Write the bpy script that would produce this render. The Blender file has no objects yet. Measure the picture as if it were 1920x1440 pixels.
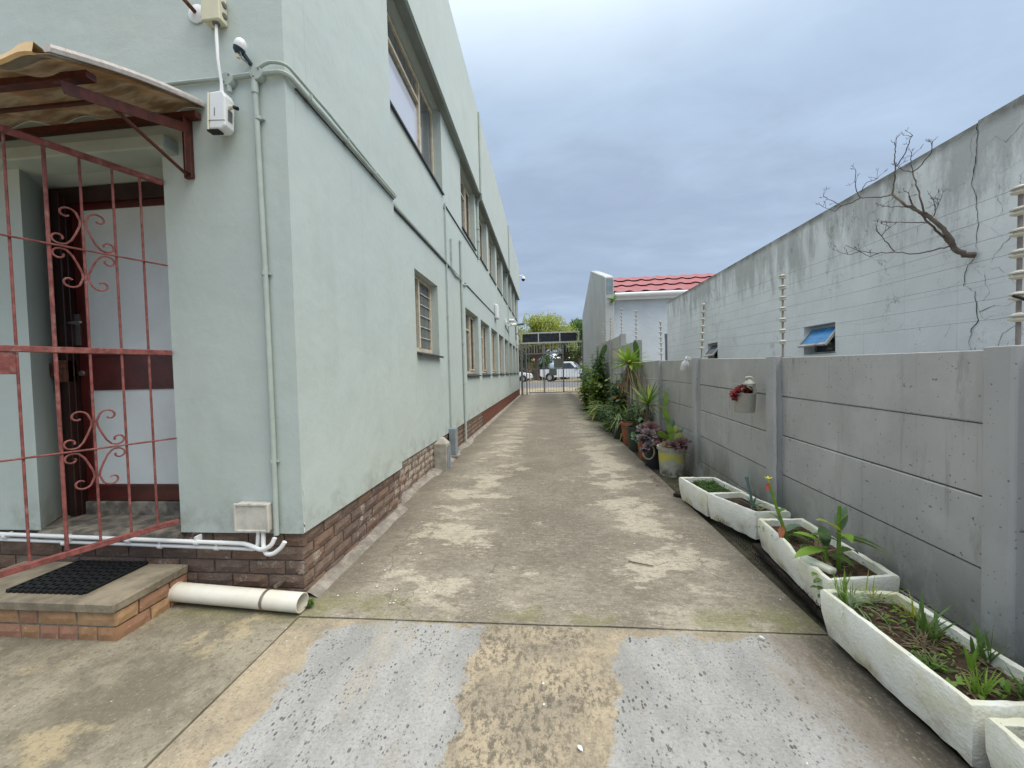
import bpy, math, random
from mathutils import Vector, Matrix, noise
from math import radians, sin, cos, pi
random.seed(7)
SC = bpy.context.scene
COL = SC.collection

# ------------------------------------------------------------ camera, sky, sun
def make_camera():
    cd = bpy.data.cameras.new('camera'); co = bpy.data.objects.new('camera', cd); COL.objects.link(co)
    cd.sensor_fit = 'HORIZONTAL'; cd.sensor_width = 36.0; cd.lens = 721.0/1920.0*36.0
    cd.clip_start = 0.05; cd.clip_end = 6000
    R, P, Y = radians(1.43), radians(1.698), radians(5.193)
    f = Vector((-sin(Y)*cos(P), cos(Y)*cos(P), -sin(P)))
    rt = Vector((cos(Y), sin(Y), 0)); up = rt.cross(f)
    r2 = rt*cos(R)-up*sin(R); u2 = up*cos(R)+rt*sin(R)
    m = Matrix((r2, u2, -f)).transposed().to_4x4(); m.translation = Vector((0, 0, 1.32))
    co.matrix_world = m; SC.camera = co
make_camera()
SUN_EL, SUN_AZ = radians(56), radians(112)      # azimuth measured from +Y towards +X

def make_world():
    w = bpy.data.worlds.new('World'); SC.world = w; w.use_nodes = True
    nt = w.node_tree; n = nt.nodes; l = nt.links; n.clear()
    out = n.new('ShaderNodeOutputWorld')
    sky = n.new('ShaderNodeTexSky'); sky.sky_type = 'NISHITA'; sky.sun_disc = False
    sky.sun_elevation = SUN_EL; sky.sun_rotation = SUN_AZ
    b1 = n.new('ShaderNodeBackground'); b1.inputs[1].default_value = 0.10; l.new(sky.outputs[0], b1.inputs[0])
    tc = n.new('ShaderNodeTexCoord')
    sep = n.new('ShaderNodeSeparateXYZ'); l.new(tc.outputs['Generated'], sep.inputs[0])
    def math_(op, a, b=None, clamp=False):
        x = n.new('ShaderNodeMath'); x.operation = op; x.use_clamp = clamp
        for i, v in enumerate((a, b)):
            if v is None: continue
            if isinstance(v, (int, float)): x.inputs[i].default_value = v
            else: l.new(v, x.inputs[i])
        return x.outputs[0]
    # project the direction on a flat cloud layer so the clouds crowd towards the horizon
    zz = math_('MAXIMUM', sep.outputs[2], 0.0); zz = math_('ADD', zz, 0.16)
    cx = math_('DIVIDE', sep.outputs[0], zz); cy = math_('DIVIDE', sep.outputs[1], zz)
    cmb = n.new('ShaderNodeCombineXYZ'); l.new(cx, cmb.inputs[0]); l.new(cy, cmb.inputs[1])
    mp = n.new('ShaderNodeMapping'); l.new(cmb.outputs[0], mp.inputs[0]); mp.inputs['Rotation'].default_value = (0, 0, 0.5); mp.inputs['Scale'].default_value = (1.0, 1.7, 1); mp.inputs['Location'].default_value = (3.1, 0.4, 0)
    def nz(scale, detail, rough, dist=0):
        x = n.new('ShaderNodeTexNoise'); x.inputs['Scale'].default_value = scale; x.inputs['Detail'].default_value = detail
        x.inputs['Roughness'].default_value = rough; x.inputs['Distortion'].default_value = dist
        l.new(mp.outputs[0], x.inputs['Vector']); return x.outputs[0]
    big = nz(0.55, 3, 0.5, 0.3); fine = nz(2.4, 7, 0.6, 0.4)
    v = math_('ADD', math_('MULTIPLY', big, 0.62), math_('MULTIPLY', fine, 0.38))
    # height gradient: brighter aloft, dark belly a little above the horizon
    h = n.new('ShaderNodeMapRange'); h.interpolation_type = 'SMOOTHSTEP'; l.new(sep.outputs[2], h.inputs[0])
    h.inputs[1].default_value = 0.22; h.inputs[2].default_value = 0.78; h.inputs[3].default_value = 0.0; h.inputs[4].default_value = 0.42
    v2 = math_('ADD', math_('MULTIPLY', math_('SUBTRACT', v, 0.5), 1.0), math_('ADD', h.outputs[0], 0.33))
    cr = n.new('ShaderNodeValToRGB'); l.new(v2, cr.inputs[0])
    e = cr.color_ramp.elements
    e[0].position = 0.05; e[0].color = (0.265, 0.335, 0.46, 1)
    e[1].position = 0.95; e[1].color = (0.60, 0.74, 0.86, 1)
    for p, c in ((0.33, (0.345, 0.43, 0.57, 1)), (0.62, (0.47, 0.60, 0.76, 1))):
        q = e.new(p); q.color = c
    b2 = n.new('ShaderNodeBackground'); l.new(cr.outputs[0], b2.inputs[0])
    # an overcast sky keeps brightening towards the zenith, and whitens there
    zg = n.new('ShaderNodeMapRange'); zg.interpolation_type = 'SMOOTHSTEP'; l.new(sep.outputs[2], zg.inputs[0])
    zg.inputs[1].default_value = 0.57; zg.inputs[2].default_value = 1.0; zg.inputs[3].default_value = 0.665; zg.inputs[4].default_value = 1.9
    l.new(zg.outputs[0], b2.inputs[1])
    wh = n.new('ShaderNodeMixRGB'); wf = n.new('ShaderNodeMapRange'); l.new(sep.outputs[2], wf.inputs[0]); wf.inputs[1].default_value = 0.55; wf.inputs[2].default_value = 0.95; wf.inputs[4].default_value = 0.8
    l.new(wf.outputs[0], wh.inputs[0]); l.new(cr.outputs[0], wh.inputs[1]); wh.inputs[2].default_value = (0.92, 0.90, 0.86, 1); l.new(wh.outputs[0], b2.inputs[0])
    mx = n.new('ShaderNodeMixShader'); mx.inputs[0].default_value = 0.93
    l.new(b1.outputs[0], mx.inputs[1]); l.new(b2.outputs[0], mx.inputs[2]); l.new(mx.outputs[0], out.inputs[0])
make_world()
def make_sun():
    ld = bpy.data.lights.new('sun', 'SUN'); ld.energy = 1.5; ld.angle = radians(48); ld.color = (1.0, 0.92, 0.80)
    o = bpy.data.objects.new('sun', ld); COL.objects.link(o)
    d = Vector((sin(SUN_AZ)*cos(SUN_EL), cos(SUN_AZ)*cos(SUN_EL), sin(SUN_EL)))
    o.rotation_euler = d.to_track_quat('Z', 'Y').to_euler(); o.location = (8, 6, 20)
make_sun()
vs = SC.view_settings; vs.view_transform = 'Standard'; vs.look = 'None'; vs.gamma = 1; vs.use_curve_mapping = False; vs.exposure = 0.84

# ------------------------------------------------------------ materials
class NB:
    def __init__(s, name):
        s.m = bpy.data.materials.new(name); s.m.use_nodes = True
        s.nt = s.m.node_tree; s.n = s.nt.nodes; s.l = s.nt.links
        s.b = s.n['Principled BSDF']; s.tc = s.n.new('ShaderNodeTexCoord'); s.P = s.tc.outputs['Object']
    def put(s, sock, v):
        if v is None: return
        if hasattr(v, 'is_linked'): s.l.new(v, sock)
        elif isinstance(v, (tuple, list)):
            v = tuple(v); sock.default_value = (v+(1,)) if (sock.type == 'RGBA' and len(v) == 3) else v
        else: sock.default_value = v
    def noise(s, scale, detail=4, rough=0.55, vec=None, dist=0.0):
        x = s.n.new('ShaderNodeTexNoise'); x.inputs['Scale'].default_value = scale; x.inputs['Detail'].default_value = detail
        x.inputs['Roughness'].default_value = rough; x.inputs['Distortion'].default_value = dist
        s.l.new(vec or s.P, x.inputs['Vector']); return x.outputs[0]
    def vor(s, scale, feature='F1', vec=None, rnd=1.0):
        x = s.n.new('ShaderNodeTexVoronoi'); x.feature = feature; x.inputs['Scale'].default_value = scale
        x.inputs['Randomness'].default_value = rnd
        s.l.new(vec or s.P, x.inputs['Vector']); return x.outputs[0]
    def map(s, scale=(1, 1, 1), loc=(0, 0, 0), rot=(0, 0, 0), vec=None):
        x = s.n.new('ShaderNodeMapping'); x.inputs['Scale'].default_value = scale; x.inputs['Location'].default_value = loc
        x.inputs['Rotation'].default_value = rot; s.l.new(vec or s.P, x.inputs[0]); return x.outputs[0]
    def rng(s, v, a, b, c=0.0, d=1.0, smooth=True):
        x = s.n.new('ShaderNodeMapRange'); x.interpolation_type = 'SMOOTHSTEP' if smooth else 'LINEAR'
        s.put(x.inputs[0], v); x.inputs[1].default_value = a; x.inputs[2].default_value = b; x.inputs[3].default_value = c; x.inputs[4].default_value = d
        return x.outputs[0]
    def math(s, op, a, b=None, clamp=False):
        x = s.n.new('ShaderNodeMath'); x.operation = op; x.use_clamp = clamp
        s.put(x.inputs[0], a); s.put(x.inputs[1], b); return x.outputs[0]
    def mul(s, a, b): return s.math('MULTIPLY', a, b)
    def add(s, a, b): return s.math('ADD', a, b)
    def mix(s, f, a, b, mode='MIX'):
        x = s.n.new('ShaderNodeMixRGB'); x.blend_type = mode; s.put(x.inputs[0], f); s.put(x.inputs[1], a); s.put(x.inputs[2], b); return x.outputs[0]
    def xyz(s):
        x = s.n.new('ShaderNodeSeparateXYZ'); s.l.new(s.P, x.inputs[0]); return x.outputs
    def rand(s):
        return s.n.new('ShaderNodeObjectInfo').outputs['Random']
    def bump(s, h, strength=0.3, dist=0.01, nrm=None):
        x = s.n.new('ShaderNodeBump'); x.inputs['Strength'].default_value = strength; x.inputs['Distance'].default_value = dist
        s.l.new(h, x.inputs['Height'])
        if nrm: s.l.new(nrm, x.inputs['Normal'])
        return x.outputs[0]
    def done(s, col=None, rough=0.8, nrm=None, spec=0.3, metal=0.0, alpha=None):
        s.put(s.b.inputs['Base Color'], col); s.put(s.b.inputs['Roughness'], rough); s.put(s.b.inputs['Specular IOR Level'], spec)
        s.put(s.b.inputs['Metallic'], metal)
        if nrm: s.l.new(nrm, s.b.inputs['Normal'])
        if alpha is not None: s.put(s.b.inputs['Alpha'], alpha)
        return s.m

def simple(name, c, var=0.2, scale=12, rough=0.6, spec=0.3, metal=0.0, bump=0.15, dirt=None, dirt_amt=0.5, bd=0.004):
    b = NB(name); nz = b.noise(scale, 5, 0.6)
    c2 = tuple(x*(1-var) for x in c); col = b.mix(b.rng(nz, 0.35, 0.65), c, c2)
    if dirt:
        d = b.rng(b.noise(scale*0.6, 6, 0.7, b.map(loc=(5, 3, 1))), 0.62-0.2*dirt_amt, 0.75); col = b.mix(b.mul(d, 0.85), col, dirt)
    return b.done(col, rough, b.bump(b.noise(scale*8, 4, 0.6), bump, bd), spec, metal)

def plaster(name, c, warm, stain, amount=0.5, zbase=0.4, dark=0.0):
    b = NB(name); x, y, z = b.xyz()
    col = b.mix(b.rng(b.noise(0.7, 5, 0.6), 0.35, 0.68), c, warm)
    col = b.mix(b.mul(b.rng(b.noise(2.6, 6, 0.65, b.map(loc=(9, 2, 4))), 0.53, 0.7), 0.35), col, tuple(v*0.88 for v in c))
    streak = b.noise(1.0, 6, 0.6, b.map(scale=(4, 4, 0.6), loc=(1, 7, 0)))
    col = b.mix(b.mul(b.rng(streak, 0.5, 0.78), 0.28*amount*2), col, stain)
    foot = b.mul(b.rng(z, zbase+0.02, zbase+0.9, 1.0, 0.0), b.rng(b.noise(2.2, 5, 0.6), 0.38, 0.62))
    col = b.mix(b.mul(foot, 0.45*amount), col, stain)
    # small scuffs and flaked spots
    sc = b.mul(b.rng(b.noise(28, 5, 0.7), 0.66, 0.72), b.rng(b.noise(1.9, 3, 0.5, b.map(loc=(4, 4, 4))), 0.5, 0.6))
    col = b.mix(b.mul(sc, 0.5), col, tuple(v*0.6 for v in c))
    # repainted areas with faint hard borders, rain runs and hairline cracks
    rp = b.vor(0.55, 'F1', b.map(loc=(3.3, 0.7, 2.2), scale=(1, 1, 0.8)), 0.9)
    ed = b.rng(b.add(b.noise(0.8, 5, 0.5, b.map(loc=(12, 4, 4))), b.mul(b.noise(9, 4), 0.03)), 0.535, 0.55)
    col = b.mix(b.mul(ed, 0.30), col, tuple(v*1.07 for v in c))
    run = b.rng(b.noise(1.0, 5, 0.7, b.map(scale=(13, 13, 0.25), loc=(5, 2, 0))), 0.60, 0.72)
    col = b.mix(b.mul(b.mul(run, b.rng(b.noise(0.9, 3, 0.5, b.map(loc=(8, 8, 1))), 0.45, 0.6)), 0.30), col, tuple(v*0.66 for v in c))
    grim = b.mul(b.rng(z, zbase, zbase+0.35, 1.0, 0.0), b.rng(b.noise(5, 6, 0.7), 0.42, 0.66)); col = b.mix(b.mul(grim, 0.45), col, (0.20, 0.19, 0.15))
    wv_ = b.n.new('ShaderNodeVectorMath'); wv_.operation = 'MULTIPLY_ADD'; tq = b.n.new('ShaderNodeTexNoise'); tq.inputs['Scale'].default_value = 2.5; tq.inputs['Detail'].default_value = 7; b.l.new(b.P, tq.inputs['Vector'])
    b.l.new(tq.outputs[1], wv_.inputs[0]); wv_.inputs[1].default_value = (0.7, 0.7, 0.7); b.l.new(b.P, wv_.inputs[2])
    hc = b.mul(b.rng(b.vor(0.8, 'DISTANCE_TO_EDGE', wv_.outputs[0]), 0.0, 0.0035, 1.0, 0.0), b.rng(b.noise(0.8, 3, 0.5, b.map(loc=(2, 6, 9))), 0.50, 0.58))
    col = b.mix(b.mul(hc, 0.0), col, tuple(v*0.45 for v in c))
    ht = b.add(b.mul(b.noise(1.6, 4, 0.5), 1.2), b.add(b.mul(b.noise(80, 3, 0.6), 0.05), b.add(b.mul(b.noise(12, 4, 0.6), 0.14), b.mul(ed, 0.02))))
    n = b.bump(ht, 0.42, 0.035)
    return b.done(col, b.rng(b.noise(5, 4), 0.3, 0.7, 0.55, 0.75), n, 0.35)

M = {}
M['green'] = plaster('green_painted_plaster', (0.452, 0.522, 0.498), (0.475, 0.53, 0.487), (0.38, 0.42, 0.375), 0.6)
M['green_plain'] = simple('green_paint', (0.40, 0.46, 0.42), 0.12, 6, 0.55, dirt=(0.30, 0.32, 0.28), dirt_amt=0.2)
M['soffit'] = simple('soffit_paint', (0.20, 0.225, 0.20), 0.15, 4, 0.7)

def house_wall(name, c, top_z, heavy=1.0, ymin=None):
    b = NB(name); x, y, z = b.xyz()
    col = b.mix(b.rng(b.noise(0.9, 5, 0.6), 0.35, 0.65), c, tuple(v*0.88 for v in c))
    # dark mildew running down from the coping
    st = b.noise(1.0, 9, 0.74, b.map(scale=(7, 7, 1.6)))
    near_top = b.mul(b.rng(z, top_z-1.15, top_z+0.05, 0.0, 0.40), b.rng(b.noise(1.7, 5, 0.6, b.map(scale=(1, 1, 0.2), loc=(4, 9, 0))), 0.33, 0.62, 0.35, 1.0))
    m = b.rng(b.add(st, near_top), 0.60, 0.88)
    col = b.mix(b.mul(m, 0.52*heavy), col, (0.20, 0.20, 0.185))
    fine = b.rng(b.add(b.noise(2.2, 8, 0.75, b.map(scale=(1.6, 1.6, 0.7), loc=(3, 8, 2))), b.mul(near_top, 0.25)), 0.63, 0.70)
    col = b.mix(b.mul(fine, 0.45*heavy), col, (0.12, 0.12, 0.11))
    # block courses showing faintly through the plaster
    u_ = b.math('FRACT', b.mul(b.add(z, b.mul(b.noise(2, 3), 0.02)), 4.6)); hl = b.rng(b.math('ABSOLUTE', b.add(u_, -0.5)), 0.0, 0.035, 1.0, 0.0)
    w_ = b.math('FRACT', b.mul(b.add(y, b.mul(b.noise(2, 3), 0.02)), 2.4)); vl = b.rng(b.math('ABSOLUTE', b.add(w_, -0.5)), 0.0, 0.02, 1.0, 0.0)
    jl = b.mul(b.math('MAXIMUM', hl, vl), b.rng(b.noise(1.6, 5, 0.6, b.map(loc=(3, 3, 8))), 0.42, 0.62)); col = b.mix(b.mul(jl, 0.22*heavy), col, (0.25, 0.27, 0.28))
    top = b.rng(z, top_z-0.10, top_z, 0.0, 1.0)
    col = b.mix(b.mul(top, b.rng(b.noise(6, 5), 0.3, 0.6, 0.35, 0.85)), col, (0.14, 0.14, 0.125))
    blo = b.rng(b.noise(9, 6, 0.75, b.map(loc=(11, 3, 5))), 0.66, 0.71)
    b2_ = b.rng(b.noise(3.0, 10, 0.82, b.map(scale=(1, 1, 0.8), loc=(21, 3, 5))), 0.56, 0.66); col = b.mix(b.mul(b2_, 0.36*heavy), col, (0.20, 0.205, 0.20))
    b3_ = b.rng(b.noise(22, 7, 0.8, b.map(scale=(1, 1, 0.5), loc=(1, 30, 5))), 0.62, 0.68); col = b.mix(b.mul(b3_, 0.6*heavy), col, (0.15, 0.15, 0.145))
    blo = b.mul(blo, b.rng(b.noise(1.3, 3, 0.5, b.map(loc=(2, 9, 7))), 0.45, 0.58))
    col = b.mix(b.mul(blo, 0.75*heavy), col, (0.13, 0.135, 0.13))
    warped = b.n.new("ShaderNodeVectorMath"); warped.operation = "MULTIPLY_ADD"
    tn = b.n.new("ShaderNodeTexNoise"); tn.inputs["Scale"].default_value = 3.2; tn.inputs["Detail"].default_value = 6; b.l.new(b.P, tn.inputs["Vector"]); b.l.new(tn.outputs[1], warped.inputs[0])
    warped.inputs[1].default_value = (0.5, 0.5, 0.5); b.l.new(b.P, warped.inputs[2])
    cr = b.vor(1.0, 'DISTANCE_TO_EDGE', warped.outputs[0])
    crm = b.mul(b.rng(cr, 0.0, 0.004, 1.0, 0.0), b.rng(b.noise(1.1, 3, 0.5, b.map(loc=(7, 1, 3))), 0.50, 0.60))
    col = b.mix(b.mul(crm, 0.55*heavy), col, (0.13, 0.13, 0.125))
    ht = b.add(b.noise(2.5, 5, 0.6), b.add(b.mul(b.noise(60, 3, 0.6), 0.12), b.mul(crm, -0.4)))
    return b.done(col, 0.85, b.bump(ht, 0.5, 0.025), 0.2)
M['nbr'] = house_wall('weathered_pale_blue_plaster', (0.75, 0.785, 0.80), 2.96)
M['white_house'] = house_wall('white_house_plaster', (0.62, 0.68, 0.73), 7.5, 0.25)
M['parapet'] = house_wall('parapet_plaster', (0.47, 0.49, 0.48), 6.0, 0.6)

def fence_mat(name, c):
    b = NB(name); x, y, z = b.xyz(); r = b.rand()
    gc = b.n.new('ShaderNodeNewGeometry'); sp = b.n.new('ShaderNodeSeparateXYZ'); b.l.new(gc.outputs['Position'], sp.inputs[0]); wz = sp.outputs[2]
    P2 = gc.outputs['Position']
    col = b.mix(b.rng(b.noise(1.6, 5, 0.6, P2), 0.3, 0.7), c, tuple(v*0.82 for v in c))
    col = b.mix(b.mul(b.rng(b.noise(1, 5, 0.65, b.map(scale=(9, 9, 1.2), vec=P2)), 0.55, 0.8), 0.4), col, tuple(v*0.62 for v in c))
    moss = b.mul(b.rng(wz, 0.0, 0.62, 1.0, 0.0), b.rng(b.noise(3.2, 7, 0.7, b.map(scale=(1, 1, 0.6), vec=P2)), 0.36, 0.60))
    col = b.mix(b.mul(moss, 0.72), col, (0.085, 0.10, 0.045))
    rst = b.mul(b.rng(wz, 0.05, 0.28, 1.0, 0.0), b.rng(b.noise(2.0, 4, 0.5, b.map(loc=(5, 5, 5), vec=P2)), 0.56, 0.66))
    col = b.mix(b.mul(rst, 0.45), col, (0.20, 0.105, 0.055))
    pit = b.rng(b.noise(52, 3, 0.5, P2), 0.675, 0.70)
    col = b.mix(b.mul(pit, 0.7), col, (0.05, 0.05, 0.05))
    pin = b.rng(b.noise(120, 2, 0.5, P2), 0.66, 0.74)
    col = b.mix(b.mul(pin, 0.25), col, tuple(v*1.35 for v in c))
    col = b.mix(b.mul(r, 0.22), col, (0.28, 0.275, 0.26))
    lt = b.rng(b.noise(2.3, 7, 0.7, b.map(loc=(3, 7, 1), scale=(1, 1, 0.7), vec=P2)), 0.50, 0.66); col = b.mix(b.mul(lt, 0.38), col, tuple(v*1.14 for v in c))
    dk = b.rng(b.noise(1.2, 8, 0.75, b.map(loc=(13, 2, 6), scale=(4, 4, 0.7), vec=P2)), 0.55, 0.70); col = b.mix(b.mul(dk, 0.55), col, (0.19, 0.185, 0.165))
    drip = b.rng(b.noise(1.0, 6, 0.7, b.map(scale=(22, 22, 0.9), loc=(6, 1, 2), vec=P2)), 0.58, 0.70); col = b.mix(b.mul(drip, 0.30), col, (0.17, 0.165, 0.145))
    ht = b.add(b.add(b.mul(b.noise(5, 4, P2 and 0.5, P2), 0.6), b.mul(b.noise(90, 3, 0.6, P2), 0.12)), b.mul(pit, -0.6))
    return b.done(col, 0.82, b.bump(ht, 0.4, 0.012), 0.25)
M['fence'] = fence_mat('grey_precast_concrete', (0.455, 0.45, 0.435))
M['fence_post'] = fence_mat('grey_concrete_post', (0.42, 0.42, 0.415))

def brick_mat(name, cols, mort=None, rough_h=1.0, white=0.0):
    b = NB(name); r = b.rand()
    gc = b.n.new('ShaderNodeNewGeometry'); P2 = gc.outputs['Position']
    sp = b.n.new('ShaderNodeSeparateXYZ'); b.l.new(P2, sp.inputs[0]); y = sp.outputs[1]
    cr = b.n.new('ShaderNodeValToRGB'); b.l.new(r, cr.inputs[0]); cr.color_ramp.interpolation = 'CONSTANT'
    e = cr.color_ramp.elements; e[0].color = cols[0]+(1,); e[0].position = 0; e[1].position = 1/len(cols); e[1].color = cols[1]+(1,)
    for i in range(2, len(cols)):
        q = e.new(i/len(cols)); q.color = cols[i]+(1,)
    col = b.mix(b.mul(b.rng(b.noise(14, 5, 0.7, P2), 0.35, 0.7), 0.55), cr.outputs[0], tuple(v*0.55 for v in cols[0]))
    col = b.mix(b.mul(b.rng(b.noise(60, 4, 0.7, P2), 0.62, 0.7), 0.6), col, tuple(min(1, v*2.2) for v in cols[0]))
    if white:
        wm = b.rng(b.add(b.noise(7, 6, 0.75, P2), b.mul(b.mul(b.rng(y, 3.3, 3.9), b.rng(y, 5.2, 6.0, 1.0, 0.0)), 0.13)), 0.56, 0.66)
        col = b.mix(b.mul(wm, white), col, (0.42, 0.37, 0.31))
    ht = b.add(b.mul(b.noise(26, 5, 0.65, b.map(scale=(1, 1, 2.2), vec=P2), 0.8), 1.0), b.mul(b.noise(110, 3, 0.6, P2), 0.25))
    return b.done(col, 0.85, b.bump(ht, 0.8*rough_h, 0.014*rough_h), 0.25)
M['brick'] = brick_mat('rustic_purple_brick', [(0.20, 0.140, 0.110), (0.175, 0.128, 0.105), (0.225, 0.145, 0.105), (0.16, 0.115, 0.095), (0.22, 0.16, 0.125), (0.205, 0.130, 0.095)], white=0.75)
M['brick_far'] = brick_mat('rustic_red_brick', [(0.17, 0.065, 0.045), (0.19, 0.075, 0.05), (0.15, 0.06, 0.045)])
M['step_brick'] = brick_mat('tan_step_brick', [(0.40, 0.24, 0.13), (0.37, 0.21, 0.115), (0.42, 0.265, 0.145), (0.33, 0.185, 0.12), (0.36, 0.19, 0.13)], rough_h=0.3)
M['mortar'] = simple('grey_mortar', (0.20, 0.175, 0.15), 0.35, 20, 0.95, bump=0.5)
M['mortar_dark'] = simple('dark_mortar', (0.13, 0.10, 0.08), 0.35, 20, 0.95, bump=0.5)

def concrete_mat():
    b = NB('worn_driveway_concrete'); x, y, z = b.xyz()
    wide = b.map(scale=(1.0, 2.6, 1)); fwd = b.map(scale=(2.4, 0.8, 1))
    base = b.mix(b.rng(b.noise(1.6, 8, 0.66), 0.36, 0.64), (0.205, 0.177, 0.137), (0.33, 0.295, 0.232))
    base = b.mix(b.mul(b.rng(b.noise(6, 9, 0.78, wide), 0.46, 0.60), 0.62), base, (0.165, 0.142, 0.11))
    base = b.mix(b.mul(b.rng(b.noise(16, 8, 0.8, b.map(scale=(1, 2.2, 1), loc=(5, 1, 0))), 0.53, 0.62), 0.55), base, (0.43, 0.39, 0.31))
    base = b.mix(b.mul(b.rng(b.noise(38, 6, 0.8, wide), 0.54, 0.62), 0.5), base, (0.12, 0.10, 0.078))
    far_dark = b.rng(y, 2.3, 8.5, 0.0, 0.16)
    # centre strip between the wheel tracks, scabbled and dark
    ctr = b.mul(b.rng(b.math('ABSOLUTE', b.add(x, 0.02)), 0.25, 0.75, 1.0, 0.0), b.rng(y, 2.2, 3.0))
    scab = b.rng(b.noise(22, 8, 0.8, wide), 0.47, 0.57)
    base = b.mix(b.mul(ctr, b.rng(scab, 0, 1, 0.25, 0.6)), base, (0.135, 0.115, 0.09))
    base = b.mix(b.mul(b.mul(ctr, b.rng(b.noise(17, 6, 0.78, b.map(loc=(3, 1, 0), scale=(1, 2, 1))), 0.57, 0.64)), 0.75), base, (0.40, 0.37, 0.31))
    # worn tan screed in the two wheel tracks
    def track(cx, w):
        return b.rng(b.math('ABSOLUTE', b.add(x, -cx)), 0.05, w, 1.0, 0.0)
    tr = b.math('MAXIMUM', b.mul(track(-0.80, 0.52), 0.95), track(0.80, 0.50))
    tn = b.add(b.noise(1.35, 9, 0.66, b.map(scale=(1.25, 1.9, 1), loc=(2.2, 0.6, 0))), b.mul(b.noise(9, 4, 0.6, wide), 0.05))
    tz = b.rng(y, 2.0, 3.2, 0.02, 0.0)
    tanm = b.rng(b.add(b.add(b.add(tn, b.mul(b.add(tr, -1.0), 0.16)), tz), b.add(b.mul(b.add(b.noise(26, 8, 0.8, wide), -0.5), 0.26), b.mul(b.add(b.noise(3.4, 6, 0.7, b.map(loc=(9, 1, 0))), -0.5), 0.20))), 0.482, 0.522)
    tanm = b.mul(tanm, b.rng(y, 1.97, 2.4, 0.55, 1.0))
    base = b.mix(b.mul(tanm, b.rng(y, 3, 14, 0.85, 0.5)), base, b.mix(b.noise(7, 4), (0.41, 0.365, 0.28), (0.50, 0.45, 0.355)))
    g1 = b.rng(b.noise(19, 9, 0.82, b.map(scale=(1, 1.5, 1), loc=(31, 2, 0))), 0.50, 0.585); base = b.mix(b.mul(g1, 0.50), base, (0.125, 0.105, 0.078))
    g2 = b.rng(b.noise(24, 9, 0.85, b.map(scale=(1, 1.6, 1), loc=(3, 22, 0))), 0.55, 0.62); base = b.mix(b.mul(g2, 0.55), base, (0.50, 0.455, 0.365))
    # oil drips, scrapes and hairline cracks
    oil = b.mul(b.rng(b.vor(1.7, vec=b.map(loc=(1.2, 0.4, 0))), 0.03, 0.16, 1.0, 0.0), b.rng(b.noise(9, 5, 0.7), 0.40, 0.6)); base = b.mix(b.mul(oil, 0.5), base, (0.10, 0.088, 0.07))
    wq = b.n.new('ShaderNodeVectorMath'); wq.operation = 'MULTIPLY_ADD'; tq = b.n.new('ShaderNodeTexNoise'); tq.inputs['Scale'].default_value = 3; tq.inputs['Detail'].default_value = 7; b.l.new(b.P, tq.inputs['Vector'])
    b.l.new(tq.outputs[1], wq.inputs[0]); wq.inputs[1].default_value = (0.5, 0.5, 0.0); b.l.new(b.P, wq.inputs[2])
    ck = b.mul(b.rng(b.vor(0.6, 'DISTANCE_TO_EDGE', wq.outputs[0]), 0.0, 0.0035, 1.0, 0.0), b.rng(b.noise(0.7, 3, 0.5, b.map(loc=(6, 6, 0))), 0.46, 0.54)); base = b.mix(b.mul(ck, 0.7), base, (0.07, 0.06, 0.045))
    # front bay (this side of the joint): tan with dark pitting
    fr = b.rng(y, 1.955, 1.97, 1.0, 0.0)
    frc = b.mix(b.rng(b.noise(2.6, 6, 0.6), 0.38, 0.62), (0.41, 0.34, 0.235), (0.27, 0.23, 0.17))
    pit = b.rng(b.noise(26, 8, 0.76, b.map(scale=(1.3, 0.8, 1))), 0.465, 0.575)
    cmid = b.rng(b.math('ABSOLUTE', b.add(x, 0.10)), 0.28, 0.46, 1.0, 0.25)
    frc = b.mix(b.mul(b.mul(pit, cmid), b.rng(b.noise(3, 4, 0.5, b.map(loc=(4, 4, 0))), 0.34, 0.56, 0.35, 0.85)), frc, (0.115, 0.098, 0.075))
    frc = b.mix(b.mul(b.rng(b.noise(48, 8, 0.85, b.map(loc=(1, 41, 0))), 0.54, 0.62), 0.6), frc, (0.10, 0.085, 0.065))
    frc = b.mix(b.mul(b.rng(b.noise(40, 8, 0.85, b.map(loc=(51, 1, 0))), 0.56, 0.64), 0.45), frc, (0.60, 0.52, 0.38))
    edge = b.rng(x, 0.95, 1.3)
    frc = b.mix(b.mul(edge, 0.85), frc, b.mix(b.rng(b.noise(20, 5, 0.7, fwd), 0.5, 0.62), (0.125, 0.108, 0.085), (0.34, 0.29, 0.215)))
    # grey cement skim worn to ragged edges on both sides of the front bay
    def skim(x0, x1, cut):
        d = b.math('MAXIMUM', b.add(x, -x1), b.math('SUBTRACT', x0, x)); d = b.math('MAXIMUM', d, b.add(y, -1.945))
        if cut: d = b.math('MAXIMUM', d, b.mul(b.math('SUBTRACT', b.add(y, -1.66), b.mul(b.add(x, 1.27), 1.55)), 0.54))
        return d
    dd = b.math('MINIMUM', skim(-1.19, -0.37, True), b.math('MAXIMUM', skim(0.10, 1.17, False), b.add(b.mul(x, -1), b.add(b.mul(y, 0.22), -0.10))))
    rag = b.add(b.mul(b.add(b.noise(4.5, 8, 0.62, b.map(loc=(7, 2, 0))), -0.5), 0.30), b.add(b.mul(b.add(b.noise(40, 7, 0.8), -0.5), 0.10), b.mul(b.add(b.noise(1.7, 3, 0.5, b.map(loc=(3, 3, 0))), -0.5), 0.16)))
    dn = b.add(dd, rag)
    sk = b.rng(dn, -0.022, 0.006, 1.0, 0.0)
    skc = b.mix(b.rng(b.noise(2.4, 6, 0.6, b.map(scale=(1.8, 0.8, 1))), 0.36, 0.66), (0.37, 0.368, 0.352), (0.27, 0.268, 0.255))
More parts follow.
